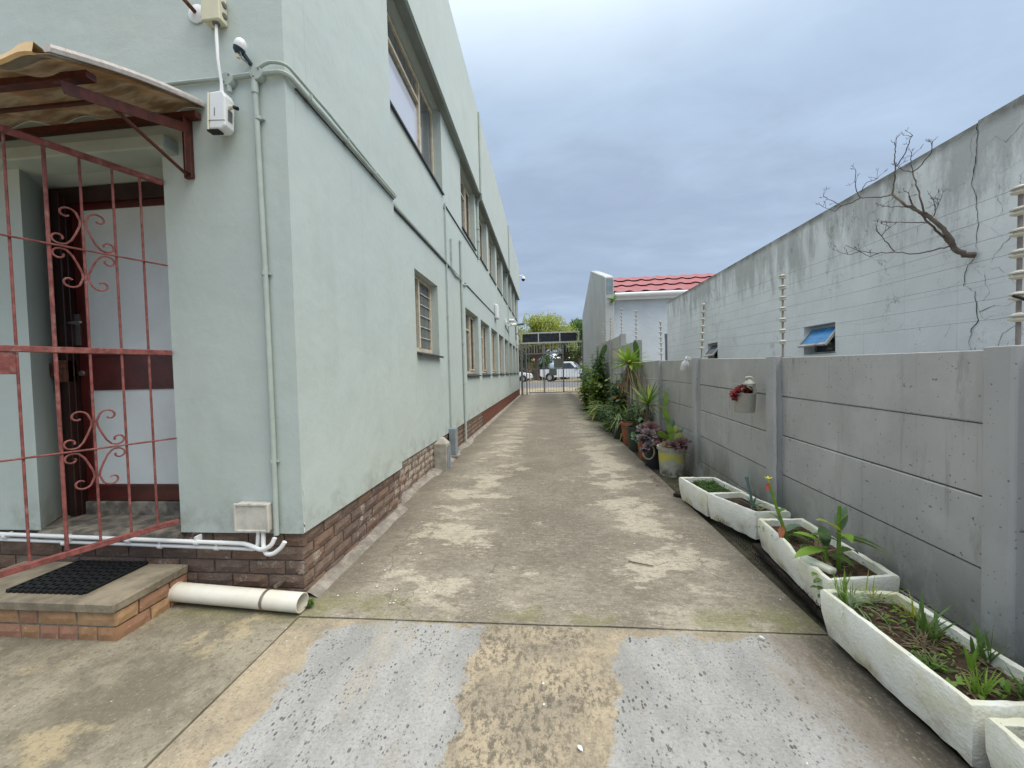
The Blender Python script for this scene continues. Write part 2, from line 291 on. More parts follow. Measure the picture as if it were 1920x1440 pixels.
    tanw = b.mul(b.rng(b.noise(1.6, 7, 0.66, b.map(scale=(2.6, 0.45, 1), rot=(0, 0, 0.12), loc=(4.4, 2, 0))), 0.52, 0.66), 0.6)
    skc = b.mix(tanw, skc, (0.37, 0.32, 0.24))
    for sc, a_, lo, hi in ((19, 0.95, 0.15, 0.18), (30, 0.95, 0.19, 0.23), (52, 0.85, 0.20, 0.26)):
        s_ = b.rng(b.vor(sc, vec=b.map(scale=(1.35, 0.8, 1), rot=(0, 0, 0.6), loc=(sc, 0, 0))), lo, hi, 1.0, 0.0)
        s_ = b.mul(s_, b.rng(b.noise(sc*0.16, 4, 0.6, b.map(loc=(8, sc, 0))), 0.49, 0.54))
        skc = b.mix(b.mul(s_, a_), skc, b.mix(b.noise(20, 2), (0.045, 0.045, 0.048), (0.12, 0.11, 0.10)))
    skc = b.mix(b.mul(b.rng(b.noise(3.1, 7, 0.7, b.map(loc=(17, 5, 0), scale=(1.6, 0.7, 1))), 0.48, 0.66), 0.42), skc, (0.24, 0.238, 0.225))
    skc = b.mix(b.mul(b.rng(b.noise(70, 6, 0.8), 0.52, 0.64), 0.30), skc, (0.52, 0.52, 0.50))
    skc = b.mix(b.mul(b.rng(b.noise(110, 5, 0.8, b.map(loc=(2, 2, 0))), 0.55, 0.66), 0.35), skc, (0.17, 0.16, 0.15))
    skc = b.mix(b.mul(b.rng(b.add(x, b.mul(b.noise(5, 6, 0.7, fwd), 0.5)), 1.1, 1.4), 0.75), skc, (0.24, 0.20, 0.155))
    frc = b.mix(sk, frc, skc)
    base = b.mix(fr, base, frc)
    # left yard slab
    lf = b.mul(b.rng(x, -1.41, -1.395, 1.0, 0.0), b.rng(y, 2.0, 2.01, 1.0, 0.0))
    lfc = b.mix(b.rng(b.noise(2.4, 7, 0.68), 0.38, 0.6), (0.30, 0.27, 0.20), (0.165, 0.145, 0.105))
    lfc = b.mix(b.mul(b.rng(b.noise(3.3, 5, 0.6, b.map(loc=(6, 2, 0))), 0.55, 0.64), 0.6), lfc, (0.45, 0.37, 0.22))
    lfc = b.mix(b.mul(b.rng(b.noise(34, 5, 0.7), 0.52, 0.62), 0.5), lfc, (0.12, 0.105, 0.075))
    base = b.mix(lf, base, lfc)
    # darker margins along wall and pots
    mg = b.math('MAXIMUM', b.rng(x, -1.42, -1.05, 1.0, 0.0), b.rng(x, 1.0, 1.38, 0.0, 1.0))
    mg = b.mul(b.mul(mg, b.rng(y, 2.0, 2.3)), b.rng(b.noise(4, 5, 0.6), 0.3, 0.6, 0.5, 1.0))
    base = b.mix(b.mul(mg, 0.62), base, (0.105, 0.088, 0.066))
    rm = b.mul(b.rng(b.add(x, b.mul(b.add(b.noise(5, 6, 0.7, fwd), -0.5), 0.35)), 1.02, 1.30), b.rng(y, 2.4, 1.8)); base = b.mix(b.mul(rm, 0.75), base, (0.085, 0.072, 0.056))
    # moss at the joints
    jm = b.rng(b.math('ABSOLUTE', b.add(y, -2.06)), 0.0, 0.22, 1.0, 0.0)
    mo = b.mul(b.mul(jm, b.rng(b.add(b.noise(2.6, 6, 0.6, b.map(loc=(1, 5, 0))), b.rng(x, -1.5, -0.6, 0.14, 0.0)), 0.50, 0.64)), 0.5)
    base = b.mix(mo, base, (0.17, 0.175, 0.05))
    # exposed stones everywhere
    st = b.rng(b.vor(34), 0.10, 0.17, 1.0, 0.0)
    st = b.mul(st, b.rng(b.noise(11, 3, 0.5, b.map(loc=(9, 9, 0))), 0.57, 0.62))
    base = b.mix(b.mul(st, 0.55), base, (0.085, 0.075, 0.065))
    chips = b.mul(b.rng(b.vor(15, vec=b.map(loc=(3, 3, 0))), 0.05, 0.08, 1.0, 0.0), b.rng(b.noise(2.2, 2, 0.5, b.map(loc=(2, 9, 0))), 0.52, 0.6))
    base = b.mix(b.mul(chips, 0.8), base, (0.60, 0.58, 0.52))
    base = b.mix(b.mul(b.rng(b.noise(75, 8, 0.85), 0.50, 0.60), 0.42), base, (0.09, 0.08, 0.062))
    base = b.mix(b.mul(b.rng(b.noise(60, 8, 0.85, b.map(loc=(7, 7, 0))), 0.54, 0.64), 0.35), base, (0.55, 0.51, 0.43))
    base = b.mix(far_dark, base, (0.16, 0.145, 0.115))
    ht = b.add(b.mul(b.noise(4, 5, 0.6), 0.5), b.add(b.mul(b.noise(60, 5, 0.7), 0.35), b.mul(b.mul(scab, ctr), -0.3)))
    return b.done(base, 0.88, b.bump(ht, 0.45, 0.012), 0.25)
M['concrete'] = concrete_mat()

M['fillet'] = simple('cement_fillet', (0.36, 0.33, 0.28), 0.4, 9, 0.9, bump=0.7, dirt=(0.14, 0.12, 0.09), dirt_amt=0.8, bd=0.02)
M['slab'] = simple('step_slab_concrete', (0.30, 0.255, 0.185), 0.4, 7, 0.88, bump=0.5, dirt=(0.15, 0.13, 0.095), dirt_amt=0.7, bd=0.01)
M['threshold'] = simple('worn_threshold', (0.28, 0.25, 0.205), 0.6, 10, 0.8, bump=0.6, dirt=(0.05, 0.05, 0.05), dirt_amt=1.0, bd=0.01)
M['rubber'] = simple('black_rubber', (0.012, 0.013, 0.014), 0.2, 20, 0.55, bump=0.2)
M['rubber_hole'] = simple('rubber_recess', (0.003, 0.003, 0.003), 0.1, 20, 0.9)
M['red_steel'] = simple('faded_red_oxide_steel', (0.27, 0.082, 0.072), 0.45, 30, 0.6, 0.35, bump=0.5, dirt=(0.34, 0.20, 0.17), dirt_amt=0.5)
M['red_dark'] = simple('dark_red_rusty_steel', (0.105, 0.022, 0.014), 0.5, 18, 0.5, 0.4, bump=0.4, dirt=(0.05, 0.018, 0.010), dirt_amt=0.8)
M['door_red'] = simple('oxblood_door_paint', (0.085, 0.014, 0.012), 0.35, 8, 0.35, 0.45, bump=0.1)
M['frame_dark'] = simple('dark_brown_door_frame', (0.035, 0.014, 0.012), 0.4, 9, 0.4, 0.4, bump=0.1)
M['white_panel'] = simple('white_door_panel', (0.60, 0.64, 0.65), 0.14, 2.2, 0.3, 0.5, bump=0.05)
M['steel'] = simple('brushed_steel', (0.5, 0.5, 0.48), 0.1, 20, 0.35, 0.5, metal=0.9)
M['rust'] = simple('rusty_lock', (0.14, 0.055, 0.035), 0.5, 30, 0.8, bump=0.5, dirt=(0.28, 0.16, 0.10), dirt_amt=0.5)
M['pvc'] = simple('white_pvc', (0.72, 0.70, 0.62), 0.08, 6, 0.4, 0.5, dirt=(0.50, 0.46, 0.33), dirt_amt=0.35, bump=0.04)
def grimy():
    b = NB('grimy_white_drainpipe'); x, y, z = b.xyz()
    gc = b.n.new('ShaderNodeNewGeometry'); sp = b.n.new('ShaderNodeSeparateXYZ'); b.l.new(gc.outputs['Position'], sp.inputs[0])
    col = b.mix(b.rng(b.noise(6, 5), 0.35, 0.65), (0.74, 0.72, 0.64), (0.68, 0.65, 0.55))
    low = b.mul(b.rng(sp.outputs[2], 0.0, 0.06, 1.0, 0.0), b.rng(b.noise(12, 6, 0.7), 0.3, 0.6, 0.4, 1.0)); col = b.mix(b.mul(low, 0.75), col, (0.30, 0.25, 0.16))
    sc = b.rng(b.noise(30, 5, 0.75, b.map(scale=(0.35, 2, 2))), 0.62, 0.68); col = b.mix(b.mul(sc, 0.35), col, (0.35, 0.33, 0.28))
    return b.done(col, 0.45, b.bump(b.noise(20, 3), 0.05, 0.004), 0.4)
M['pvc_dirty'] = grimy()
M['pvc_white'] = simple('bright_white_pvc', (0.74, 0.76, 0.76), 0.06, 6, 0.35, 0.5, bump=0.04)
M['old_white'] = simple('dirty_white_plastic', (0.58, 0.56, 0.50), 0.2, 14, 0.6, dirt=(0.22, 0.17, 0.10), dirt_amt=0.45)
M['cream'] = simple('cream_plastic', (0.66, 0.64, 0.47), 0.08, 8, 0.45, dirt=(0.35, 0.27, 0.16), dirt_amt=0.15)
M['navy'] = simple('navy_plastic', (0.012, 0.035, 0.06), 0.1, 8, 0.3, 0.5)
M['black'] = simple('black_plastic', (0.012, 0.012, 0.012), 0.1, 8, 0.5)
M['grey_plastic'] = simple('grey_connector', (0.16, 0.16, 0.155), 0.2, 20, 0.6)
M['frame_cream'] = simple('cream_window_frame', (0.62, 0.55, 0.42), 0.2, 12, 0.5, dirt=(0.33, 0.24, 0.15), dirt_amt=0.35)
M['slate'] = simple('dark_slate_sill', (0.05, 0.053, 0.058), 0.3, 10, 0.6, bump=0.3)
def glass_mat(name, base, rough=0.04):
    b = NB(name)
    cur = b.rng(b.noise(1.0, 4, 0.6, b.map(scale=(7, 7, 0.5))), 0.35, 0.65)
    col = b.mix(cur, base, tuple(v*0.55 for v in base))
    return b.done(col, rough, b.bump(b.noise(2.2, 2), 0.05, 0.01), 0.9)
M['pane'] = glass_mat('curtained_window_glass', (0.13, 0.145, 0.15))
M['pane_pale'] = simple('pale_blue_pane', (0.55, 0.58, 0.66), 0.05, 1.5, 0.08, 0.8, bump=0.0)  # even pale blue sheet over the lower part of the wide light
M['pane_dark'] = glass_mat('dark_window_glass', (0.045, 0.055, 0.06))
M['pane_blue'] = glass_mat('blue_film_glass', (0.04, 0.27, 0.62), 0.25)
M['frame_white'] = simple('weathered_white_steel_frame', (0.55, 0.55, 0.52), 0.25, 14, 0.6, dirt=(0.2, 0.18, 0.14), dirt_amt=0.6)
def awning_mat():
    b = NB('aged_fibreglass_sheet'); x, y, z = b.xyz()
    col = b.mix(b.rng(b.noise(5, 6, 0.65, b.map(scale=(1, 2.6, 1))), 0.35, 0.65), (0.42, 0.37, 0.29), (0.20, 0.135, 0.08))
    col = b.mix(b.mul(b.rng(b.noise(3, 5, 0.6, b.map(loc=(4, 2, 1))), 0.5, 0.64), 0.6), col, (0.36, 0.20, 0.085))
    b.done(col, 0.6, b.bump(b.noise(60, 4), 0.3, 0.004), 0.3)
    t = b.n.new('ShaderNodeBsdfTranslucent'); b.put(t.inputs[0], b.mix(0.25, col, (0.55, 0.45, 0.32)))
    mx = b.n.new('ShaderNodeMixShader'); mx.inputs[0].default_value = 0.50
    b.l.new(b.b.outputs[0], mx.inputs[1]); b.l.new(t.outputs[0], mx.inputs[2]); b.l.new(mx.outputs[0], b.n['Material Output'].inputs[0])
    return b.m
M['awning'] = awning_mat()
M['awning_edge'] = simple('faded_white_edge_roll', (0.62, 0.57, 0.54), 0.2, 26, 0.6, dirt=(0.42, 0.27, 0.12), dirt_amt=0.3, bump=0.4)
M['awning_lip'] = simple('yellowed_fibreglass', (0.74, 0.52, 0.27), 0.12, 9, 0.5)
M['galv'] = simple('grey_galvanised_steel', (0.24, 0.25, 0.26), 0.2, 12, 0.5, 0.5, metal=0.2)
M['galv_white'] = simple('pale_steel', (0.55, 0.56, 0.56), 0.2, 12, 0.5, 0.5)
M['board'] = simple('dark_sign_board', (0.035, 0.042, 0.055), 0.4, 6, 0.6)
M['shield'] = simple('ribbed_gate_shield', (0.20, 0.22, 0.185), 0.2, 5, 0.6)
def roof_mat():
    b = NB('red_roof_sheet'); col = b.mix(b.rng(b.noise(1.4, 5, 0.6), 0.35, 0.65), (0.31, 0.075, 0.072), (0.35, 0.105, 0.098))
    col = b.mix(b.mul(b.rng(b.noise(6, 5, 0.7), 0.55, 0.7), 0.3), col, (0.25, 0.07, 0.06))
    return b.done(col, 0.45, None, 0.4)
M['roof'] = roof_mat()
M['roof_dark'] = simple('dark_gap', (0.02, 0.018, 0.018), 0.1, 5, 0.9)
def styro():
    b = NB('white_painted_foam_box'); x, y, z = b.xyz()
    col = b.mix(b.rng(b.noise(5, 6, 0.6), 0.40, 0.68), (0.80, 0.80, 0.73), (0.68, 0.67, 0.50))
    col = b.mix(b.mul(b.rng(b.noise(9, 6, 0.7, b.map(loc=(4, 1, 2))), 0.57, 0.72), 0.5), col, (0.38, 0.36, 0.20))
    low = b.mul(b.rng(z, 0.02, 0.12, 1.0, 0.0), b.rng(b.noise(7, 5, 0.65), 0.4, 0.65))
    col = b.mix(b.mul(low, 0.6), col, (0.30, 0.22, 0.13))
    sp = b.rng(b.noise(42, 4, 0.7), 0.67, 0.71); col = b.mix(b.mul(sp, 0.7), col, (0.14, 0.13, 0.10))
    ht = b.add(b.noise(16, 5, 0.6), b.mul(b.vor(90), 0.25))
    return b.done(col, 0.75, b.bump(ht, 0.55, 0.012), 0.3)
M['foam'] = styro()
def soil():
    b = NB('dry_brown_soil'); col = b.mix(b.rng(b.noise(20, 7, 0.75), 0.35, 0.65), (0.115, 0.078, 0.052), (0.045, 0.030, 0.022))
    col = b.mix(b.mul(b.rng(b.noise(55, 4, 0.7), 0.62, 0.7), 0.6), col, (0.24, 0.18, 0.12))
    return b.done(col, 0.95, b.bump(b.noise(40, 6, 0.7), 1.0, 0.02), 0.1)
M['soil'] = soil()
M['earth'] = simple('damp_mossy_strip', (0.10, 0.088, 0.06), 0.5, 9, 0.95, bump=0.7, dirt=(0.07, 0.08, 0.03), dirt_amt=0.8, bd=0.02)
M['plank'] = simple('shade_dark_plank', (0.045, 0.032, 0.025), 0.5, 14, 0.9, bump=0.6)  # shade of the gap below the planters is put into this dark colour
M['mesh_wire'] = simple('rusty_black_wire', (0.02, 0.017, 0.015), 0.3, 30, 0.8)
def leafm(name, c, c2, rough=0.45, trans=0.25):
    b = NB(name); r = b.rand()
    col = b.mix(b.rng(b.noise(7, 4, 0.6), 0.35, 0.65), c, c2)
    b.done(col, rough, None, 0.35)
    t = b.n.new('ShaderNodeBsdfTranslucent'); b.put(t.inputs[0], b.mix(0.0, tuple(min(1, v*1.6) for v in c), c))
    mx = b.n.new('ShaderNodeMixShader'); mx.inputs[0].default_value = trans
    b.l.new(b.b.outputs[0], mx.inputs[1]); b.l.new(t.outputs[0], mx.inputs[2]); b.l.new(mx.outputs[0], b.n['Material Output'].inputs[0])
    return b.m
M['leaf'] = leafm('mid_green_leaf', (0.11, 0.19, 0.04), (0.06, 0.125, 0.03))
M['leaf_dark'] = leafm('dark_green_leaf', (0.05, 0.105, 0.03), (0.028, 0.065, 0.022))
M['leaf_bright'] = leafm('bright_green_leaf', (0.21, 0.34, 0.045), (0.12, 0.23, 0.035))
M['leaf_yel'] = leafm('yellow_green_leaf', (0.38, 0.40, 0.06), (0.24, 0.30, 0.055))
M['leaf_grey'] = leafm('grey_green_leaf', (0.17, 0.25, 0.15), (0.10, 0.17, 0.105))
M['leaf_pale'] = leafm('pale_striped_leaf', (0.34, 0.42, 0.24), (0.18, 0.28, 0.10))
M['leaf_dry'] = leafm('dry_leaf', (0.30, 0.23, 0.15), (0.19, 0.13, 0.09), 0.8)
M['leaf_orange'] = leafm('orange_leaf', (0.36, 0.12, 0.04), (0.20, 0.06, 0.03))
M['purple'] = leafm('purple_succulent', (0.19, 0.105, 0.10), (0.115, 0.068, 0.07), 0.4, 0.1)
M['purple_grey'] = leafm('grey_purple_succulent', (0.19, 0.15, 0.15), (0.12, 0.09, 0.095), 0.4, 0.1)
M['red_leaf'] = leafm('red_succulent', (0.27, 0.035, 0.035), (0.13, 0.025, 0.03), 0.4, 0.15)
M['moss_leaf'] = leafm('small_green_cover', (0.10, 0.19, 0.035), (0.05, 0.11, 0.025))
M['blue_stem'] = leafm('blue_green_stem', (0.11, 0.19, 0.17), (0.08, 0.14, 0.12), 0.4, 0.05)
M['petal_red'] = simple('red_petal', (0.65, 0.06, 0.07), 0.1, 10, 0.5)
M['petal_yel'] = simple('yellow_petal', (0.62, 0.60, 0.08), 0.1, 10, 0.5)
M['bark'] = simple('grey_brown_bark', (0.17, 0.135, 0.11), 0.4, 16, 0.9, bump=0.7)
M['bark_dark'] = simple('dark_twig_bark', (0.10, 0.075, 0.065), 0.4, 30, 0.9, bump=0.4)
M['terracotta'] = simple('terracotta', (0.34, 0.12, 0.06), 0.3, 9, 0.8, dirt=(0.28, 0.2, 0.14), dirt_amt=0.3)
M['pot_black'] = simple('black_nursery_pot', (0.028, 0.031, 0.035), 0.2, 8, 0.5)
M['pot_green'] = simple('dark_green_bucket', (0.05, 0.062, 0.045), 0.2, 8, 0.5)
M['band_steel'] = simple('tarnished_band', (0.30, 0.27, 0.22), 0.3, 30, 0.4, 0.5, metal=0.6)
M['hose'] = simple('old_hose', (0.40, 0.35, 0.26), 0.2, 12, 0.6)
def bucket_mat():
    b = NB('yellowed_paint_bucket'); x, y, z = b.xyz()
    col = b.mix(b.rng(b.noise(9, 6, 0.7), 0.35, 0.65), (0.46, 0.45, 0.37), (0.33, 0.33, 0.26))
    band = b.mul(b.mul(b.rng(z, 0.17, 0.20), b.rng(z, 0.28, 0.31, 1.0, 0.0)), b.rng(b.noise(6, 4), 0.35, 0.5))
    col = b.mix(band, col, (0.52, 0.46, 0.10))
    low = b.mul(b.rng(z, 0.02, 0.20, 1.0, 0.0), b.rng(b.noise(14, 6, 0.7, b.map(loc=(2, 2, 2))), 0.42, 0.58))
    col = b.mix(low, col, (0.13, 0.11, 0.085))
    return b.done(col, 0.6, b.bump(b.noise(30, 4), 0.2, 0.004), 0.3)
M['bucket'] = bucket_mat()
M['jug'] = simple('dull_translucent_plastic', (0.36, 0.35, 0.30), 0.2, 10, 0.4, 0.4)
M['ceramic'] = simple('cream_insulator', (0.66, 0.63, 0.54), 0.1, 20, 0.4, 0.5)
M['rod'] = simple('galvanised_rod', (0.25, 0.22, 0.20), 0.25, 30, 0.5)
M['wire'] = simple('dull_fence_wire', (0.16, 0.16, 0.16), 0.1, 8, 0.5)
M['car_white'] = simple('white_car_paint', (0.76, 0.78, 0.80), 0.03, 3, 0.25, 0.5, bump=0.0)
M['car_dark'] = simple('dark_car_paint', (0.05, 0.055, 0.06), 0.1, 3, 0.3, 0.5, bump=0.0)
M['tyre'] = simple('tyre_rubber', (0.02, 0.02, 0.02), 0.1, 10, 0.8)
M['rim'] = simple('alloy_rim', (0.55, 0.56, 0.58), 0.1, 8, 0.35, 0.5, metal=0.5)
M['asphalt'] = simple('street_asphalt', (0.16, 0.16, 0.165), 0.2, 3, 0.9, bump=0.3)
def verge():
    b = NB('dry_sandy_verge'); col = b.mix(b.rng(b.noise(1.3, 6, 0.65), 0.38, 0.62), (0.36, 0.31, 0.235), (0.22, 0.18, 0.12))
    col = b.mix(b.mul(b.rng(b.noise(3.2, 6, 0.7, b.map(loc=(3, 5, 0))), 0.56, 0.66), 0.7), col, (0.10, 0.12, 0.04))
    return b.done(col, 0.95, b.bump(b.noise(15, 5), 0.5, 0.03), 0.1)
M['verge'] = verge()
M['tank'] = simple('pale_blue_tank', (0.50, 0.62, 0.74), 0.1, 3, 0.4)
M['house_pink'] = simple('pinkish_house_wall', (0.36, 0.20, 0.17), 0.2, 2, 0.9)
M['house_cream'] = simple('cream_house_wall', (0.55, 0.45, 0.32), 0.15, 2, 0.9)
M['house_white'] = simple('white_building_wall', (0.74, 0.75, 0.76), 0.05, 2, 0.8)
M['conc_post'] = simple('old_concrete_cover', (0.42, 0.40, 0.34), 0.25, 9, 0.85, bump=0.5, dirt=(0.26, 0.23, 0.17), dirt_amt=0.4)
M['bluegrey'] = simple('blue_grey_paint', (0.25, 0.30, 0.33), 0.25, 7, 0.6, dirt=(0.35, 0.33, 0.28), dirt_amt=0.4)
M['crack'] = simple('crack_shadow', (0.055, 0.052, 0.048), 0.3, 20, 0.95)
M['white_flake'] = simple('bare_white_filler', (0.66, 0.68, 0.66), 0.1, 20, 0.8)

# ------------------------------------------------------------ mesh builder
class MB:
    def __init__(s): s.v = []; s.f = []; s.sm = []
    def add(s, vs, fs, smooth=False):
        o = len(s.v); s.v += [tuple(v) for v in vs]; s.f += [tuple(i+o for i in f) for f in fs]; s.sm += [smooth]*len(fs); return s
    def box(s, x0, x1, y0, y1, z0, z1):
        return s.hexa([(x0, y0, z0), (x1, y0, z0), (x1, y1, z0), (x0, y1, z0), (x0, y0, z1), (x1, y0, z1), (x1, y1, z1), (x0, y1, z1)])
    def hexa(s, p):
        return s.add(p, [(0, 3, 2, 1), (4, 5, 6, 7), (0, 1, 5, 4), (1, 2, 6, 5), (2, 3, 7, 6), (3, 0, 4, 7)])
    def obox(s, c, size, rot=(0, 0, 0)):
        from mathutils import Euler
        R = Euler(rot).to_matrix(); c = Vector(c); h = [q/2 for q in size]
        return s.hexa([c+R @ Vector((a*h[0], b*h[1], d*h[2])) for a, b, d in ((-1, -1, -1), (1, -1, -1), (1, 1, -1), (-1, 1, -1), (-1, -1, 1), (1, -1, 1), (1, 1, 1), (-1, 1, 1))])
    def bar(s, a, b, w, h, up=(0, 0, 1)):
        a = Vector(a); b = Vector(b); d = (b-a).normalized(); u = Vector(up); r = d.cross(u)
        if r.length < 1e-4: r = d.cross(Vector((1, 0, 0)))
        r.normalize(); u = r.cross(d).normalized(); r = r*w/2; u = u*h/2
        return s.hexa([a-r-u, a+r-u, b+r-u, b-r-u, a-r+u, a+r+u, b+r+u, b-r+u])
    def tube(s, pts, r, n=8, caps=True, smooth=True):
        pts = [Vector(p) for p in pts]; rs = r if isinstance(r, (list, tuple)) else [r]*len(pts)
        rings = []; prev = None
        for i, p in enumerate(pts):
            d = (pts[min(i+1, len(pts)-1)]-pts[max(i-1, 0)]).normalized()
            if prev is None:
                ref = Vector((0, 0, 1)) if abs(d.z) < 0.9 else Vector((1, 0, 0)); u = d.cross(ref).normalized()
            else:
                u = prev-d*prev.dot(d); u = u.normalized() if u.length > 1e-5 else d.orthogonal().normalized()
            prev = u; w = d.cross(u)
            rings.append([p+(u*cos(2*pi*k/n)+w*sin(2*pi*k/n))*rs[i] for k in range(n)])
        vs = [v for R in rings for v in R]; fs = []
        for i in range(len(pts)-1):
            for k in range(n): fs.append((i*n+k, i*n+(k+1) % n, (i+1)*n+(k+1) % n, (i+1)*n+k))
        s.add(vs, fs, smooth)
        if caps:
            s.add(rings[0], [tuple(reversed(range(n)))]); s.add(rings[-1], [tuple(range(n))])
        return s
    def lathe(s, prof, n=20, c=(0, 0, 0), axis='z', smooth=True):
        vs = []; fs = []
        for (r, h) in prof:
            for k in range(n):
                a = 2*pi*k/n; x, y = r*cos(a), r*sin(a)
                vs.append({'z': (c[0]+x, c[1]+y, c[2]+h), 'y': (c[0]+x, c[1]-h, c[2]+y), 'x': (c[0]+h, c[1]+x, c[2]+y)}[axis])
        for i in range(len(prof)-1):
            for k in range(n): fs.append((i*n+k, i*n+(k+1) % n, (i+1)*n+(k+1) % n, (i+1)*n+k))
        s.add(vs, fs, smooth); return s
    def prism(s, poly, y0, y1, axis='y'):
        n = len(poly)
        f = {'y': lambda a, b, t: (a, t, b), 'x': lambda a, b, t: (t, a, b), 'z': lambda a, b, t: (a, b, t)}[axis]
        vs = [f(a, b, y0) for a, b in poly]+[f(a, b, y1) for a, b in poly]
        fs = [tuple(range(n)), tuple(reversed(range(n, 2*n)))]+[(i, (i+1) % n+0, (i+1) % n+n, i+n) for i in range(n)]
        return s.add(vs, fs)
    def blade(s, base, d, L, w, droop=0.3, seg=5, fold=0.25, taper=1.0, wide=0.4, up=(0, 0, 1)):
        """a leaf: folded strip along a drooping curve"""
        p = Vector(base); d = Vector(d).normalized(); side = d.cross(Vector(up))
        if side.length < 0.05: side = Vector((random.uniform(-1, 1), random.uniform(-1, 1), 0))
        side.normalize(); vs = []; st = L/seg
        for i in range(seg+1):
            t = i/seg
            if t < wide: ww = w*(0.35+0.65*sin(t/wide*pi/2))
            else: ww = w*max(0.02, cos((t-wide)/(1-wide)*pi/2)**taper)
            nrm = side.cross(d).normalized()
            vs += [p-side*ww/2+nrm*fold*ww/2, p, p+side*ww/2+nrm*fold*ww/2]
            d = (d+Vector((0, 0, -1))*droop/seg).normalized(); p = p+d*st
        fs = []
        for i in range(seg):
            a = i*3; fs += [(a, a+1, a+4, a+3), (a+1, a+2, a+5, a+4)]
        return s.add(vs, fs, True)
    def mesh(s, name, mat, loc=(0, 0, 0)):
        me = bpy.data.meshes.new(name); lx, ly, lz = loc
        me.from_pydata([(x-lx, y-ly, z-lz) for x, y, z in s.v], [], s.f)
        me.polygons.foreach_set('use_smooth', s.sm)
        if mat: me.materials.append(mat)
        me.update()
        if any(s.sm):
            me.set_sharp_from_angle(angle=radians(38))
        return me

def fixn(me):
    import bmesh
    bm = bmesh.new(); bm.from_mesh(me); bmesh.ops.recalc_face_normals(bm, faces=bm.faces); bm.to_mesh(me); bm.free()

LOCS = {}
def world_loc(o):
    return LOCS.get(o.name, Vector((0, 0, 0)))
def thing(name, label, cat, loc=(0, 0, 0), group=None, kind=None, rot=None):
    o = bpy.data.objects.new(name, None); COL.objects.link(o); o.location = loc; o.empty_display_size = 0.1
    LOCS[o.name] = Vector(loc); o['label'] = label; o['category'] = cat
    if group: o['group'] = group
    if rot: o.rotation_euler = rot
    return o
def part(name, mb, mat, parent, bevel=0, kind=None, label=None, fix=True, seg=1):
    """mesh in world coordinates, re-expressed about the parent's place"""
    L = world_loc(parent); me = mb.mesh(name, M[mat] if isinstance(mat, str) else mat, L)
    if fix: fixn(me)
    o = bpy.data.objects.new(name, me); COL.objects.link(o); o.parent = parent; LOCS[o.name] = L
    if bevel: bev(o, bevel, seg)
    if kind: o['kind'] = kind
    if label: o['label'] = label
    return o
def solo(name, mb, mat, label=None, cat=None, group=None, kind=None, bevel=0, loc=(0, 0, 0), fix=True, seg=1):
    me = mb.mesh(name, M[mat] if isinstance(mat, str) else mat, loc)
    if fix: fixn(me)
    o = bpy.data.objects.new(name, me); COL.objects.link(o); o.location = loc; LOCS[o.name] = Vector(loc)
    if label: o['label'] = label
    if cat: o['category'] = cat
    if group: o['group'] = group
    if kind: o['kind'] = kind
    if bevel: bev(o, bevel, seg)
    return o
def bev(o, w, seg=1):
    m = o.modifiers.new('bevel', 'BEVEL'); m.width = w; m.segments = seg; m.limit_method = 'ANGLE'; m.angle_limit = radians(40)
def inst(name, me, parent, loc, rot=(0, 0, 0), scale=(1, 1, 1), kind=None, label=None):
    o = bpy.data.objects.new(name, me); COL.objects.link(o); o.parent = parent
    o.location = Vector(loc)-world_loc(parent); o.rotation_euler = rot; o.scale = scale
    LOCS[o.name] = world_loc(parent)
    if label: o['label'] = label
    return o

# ================================================================ SETTING
def rough_sheet(name, x0, x1, y0, y1, z, mat, nx=2, ny=2, amp=0.0, kind='structure'):
    mb = MB(); vs = []; fs = []
    for j in range(ny+1):
        for i in range(nx+1):
            x = x0+(x1-x0)*i/nx; y = y0+(y1-y0)*j/ny
            vs.append((x, y, z+amp*noise.noise(Vector((x*1.7, y*1.7, 0.3)))))
    for j in range(ny):
        for i in range(nx):
            a = j*(nx+1)+i; fs.append((a, a+1, a+nx+2, a+nx+1))
    mb.add(vs, fs, True); return solo(name, mb, mat, kind=kind, fix=False)

def ground_profile():
    mb = MB(); ys = [-60, 0, 23.6, 26, 29, 38, 60, 400, 3000]; zs = [-0.09, -0.09, -0.05, 0.03, 0.12, 0.33, 0.4, 0.4, 0.4]
    xs = [-2500, -60, 60, 2500]
    vs = [(x, y, z) for y, z in zip(ys, zs) for x in xs]; fs = []
    for j in range(len(ys)-1):
        for i in range(3):
            a = j*4+i; fs.append((a, a+1, a+5, a+4))
    mb.add(vs, fs, True); solo('ground', mb, 'verge', kind='structure', fix=False)
ground_profile()
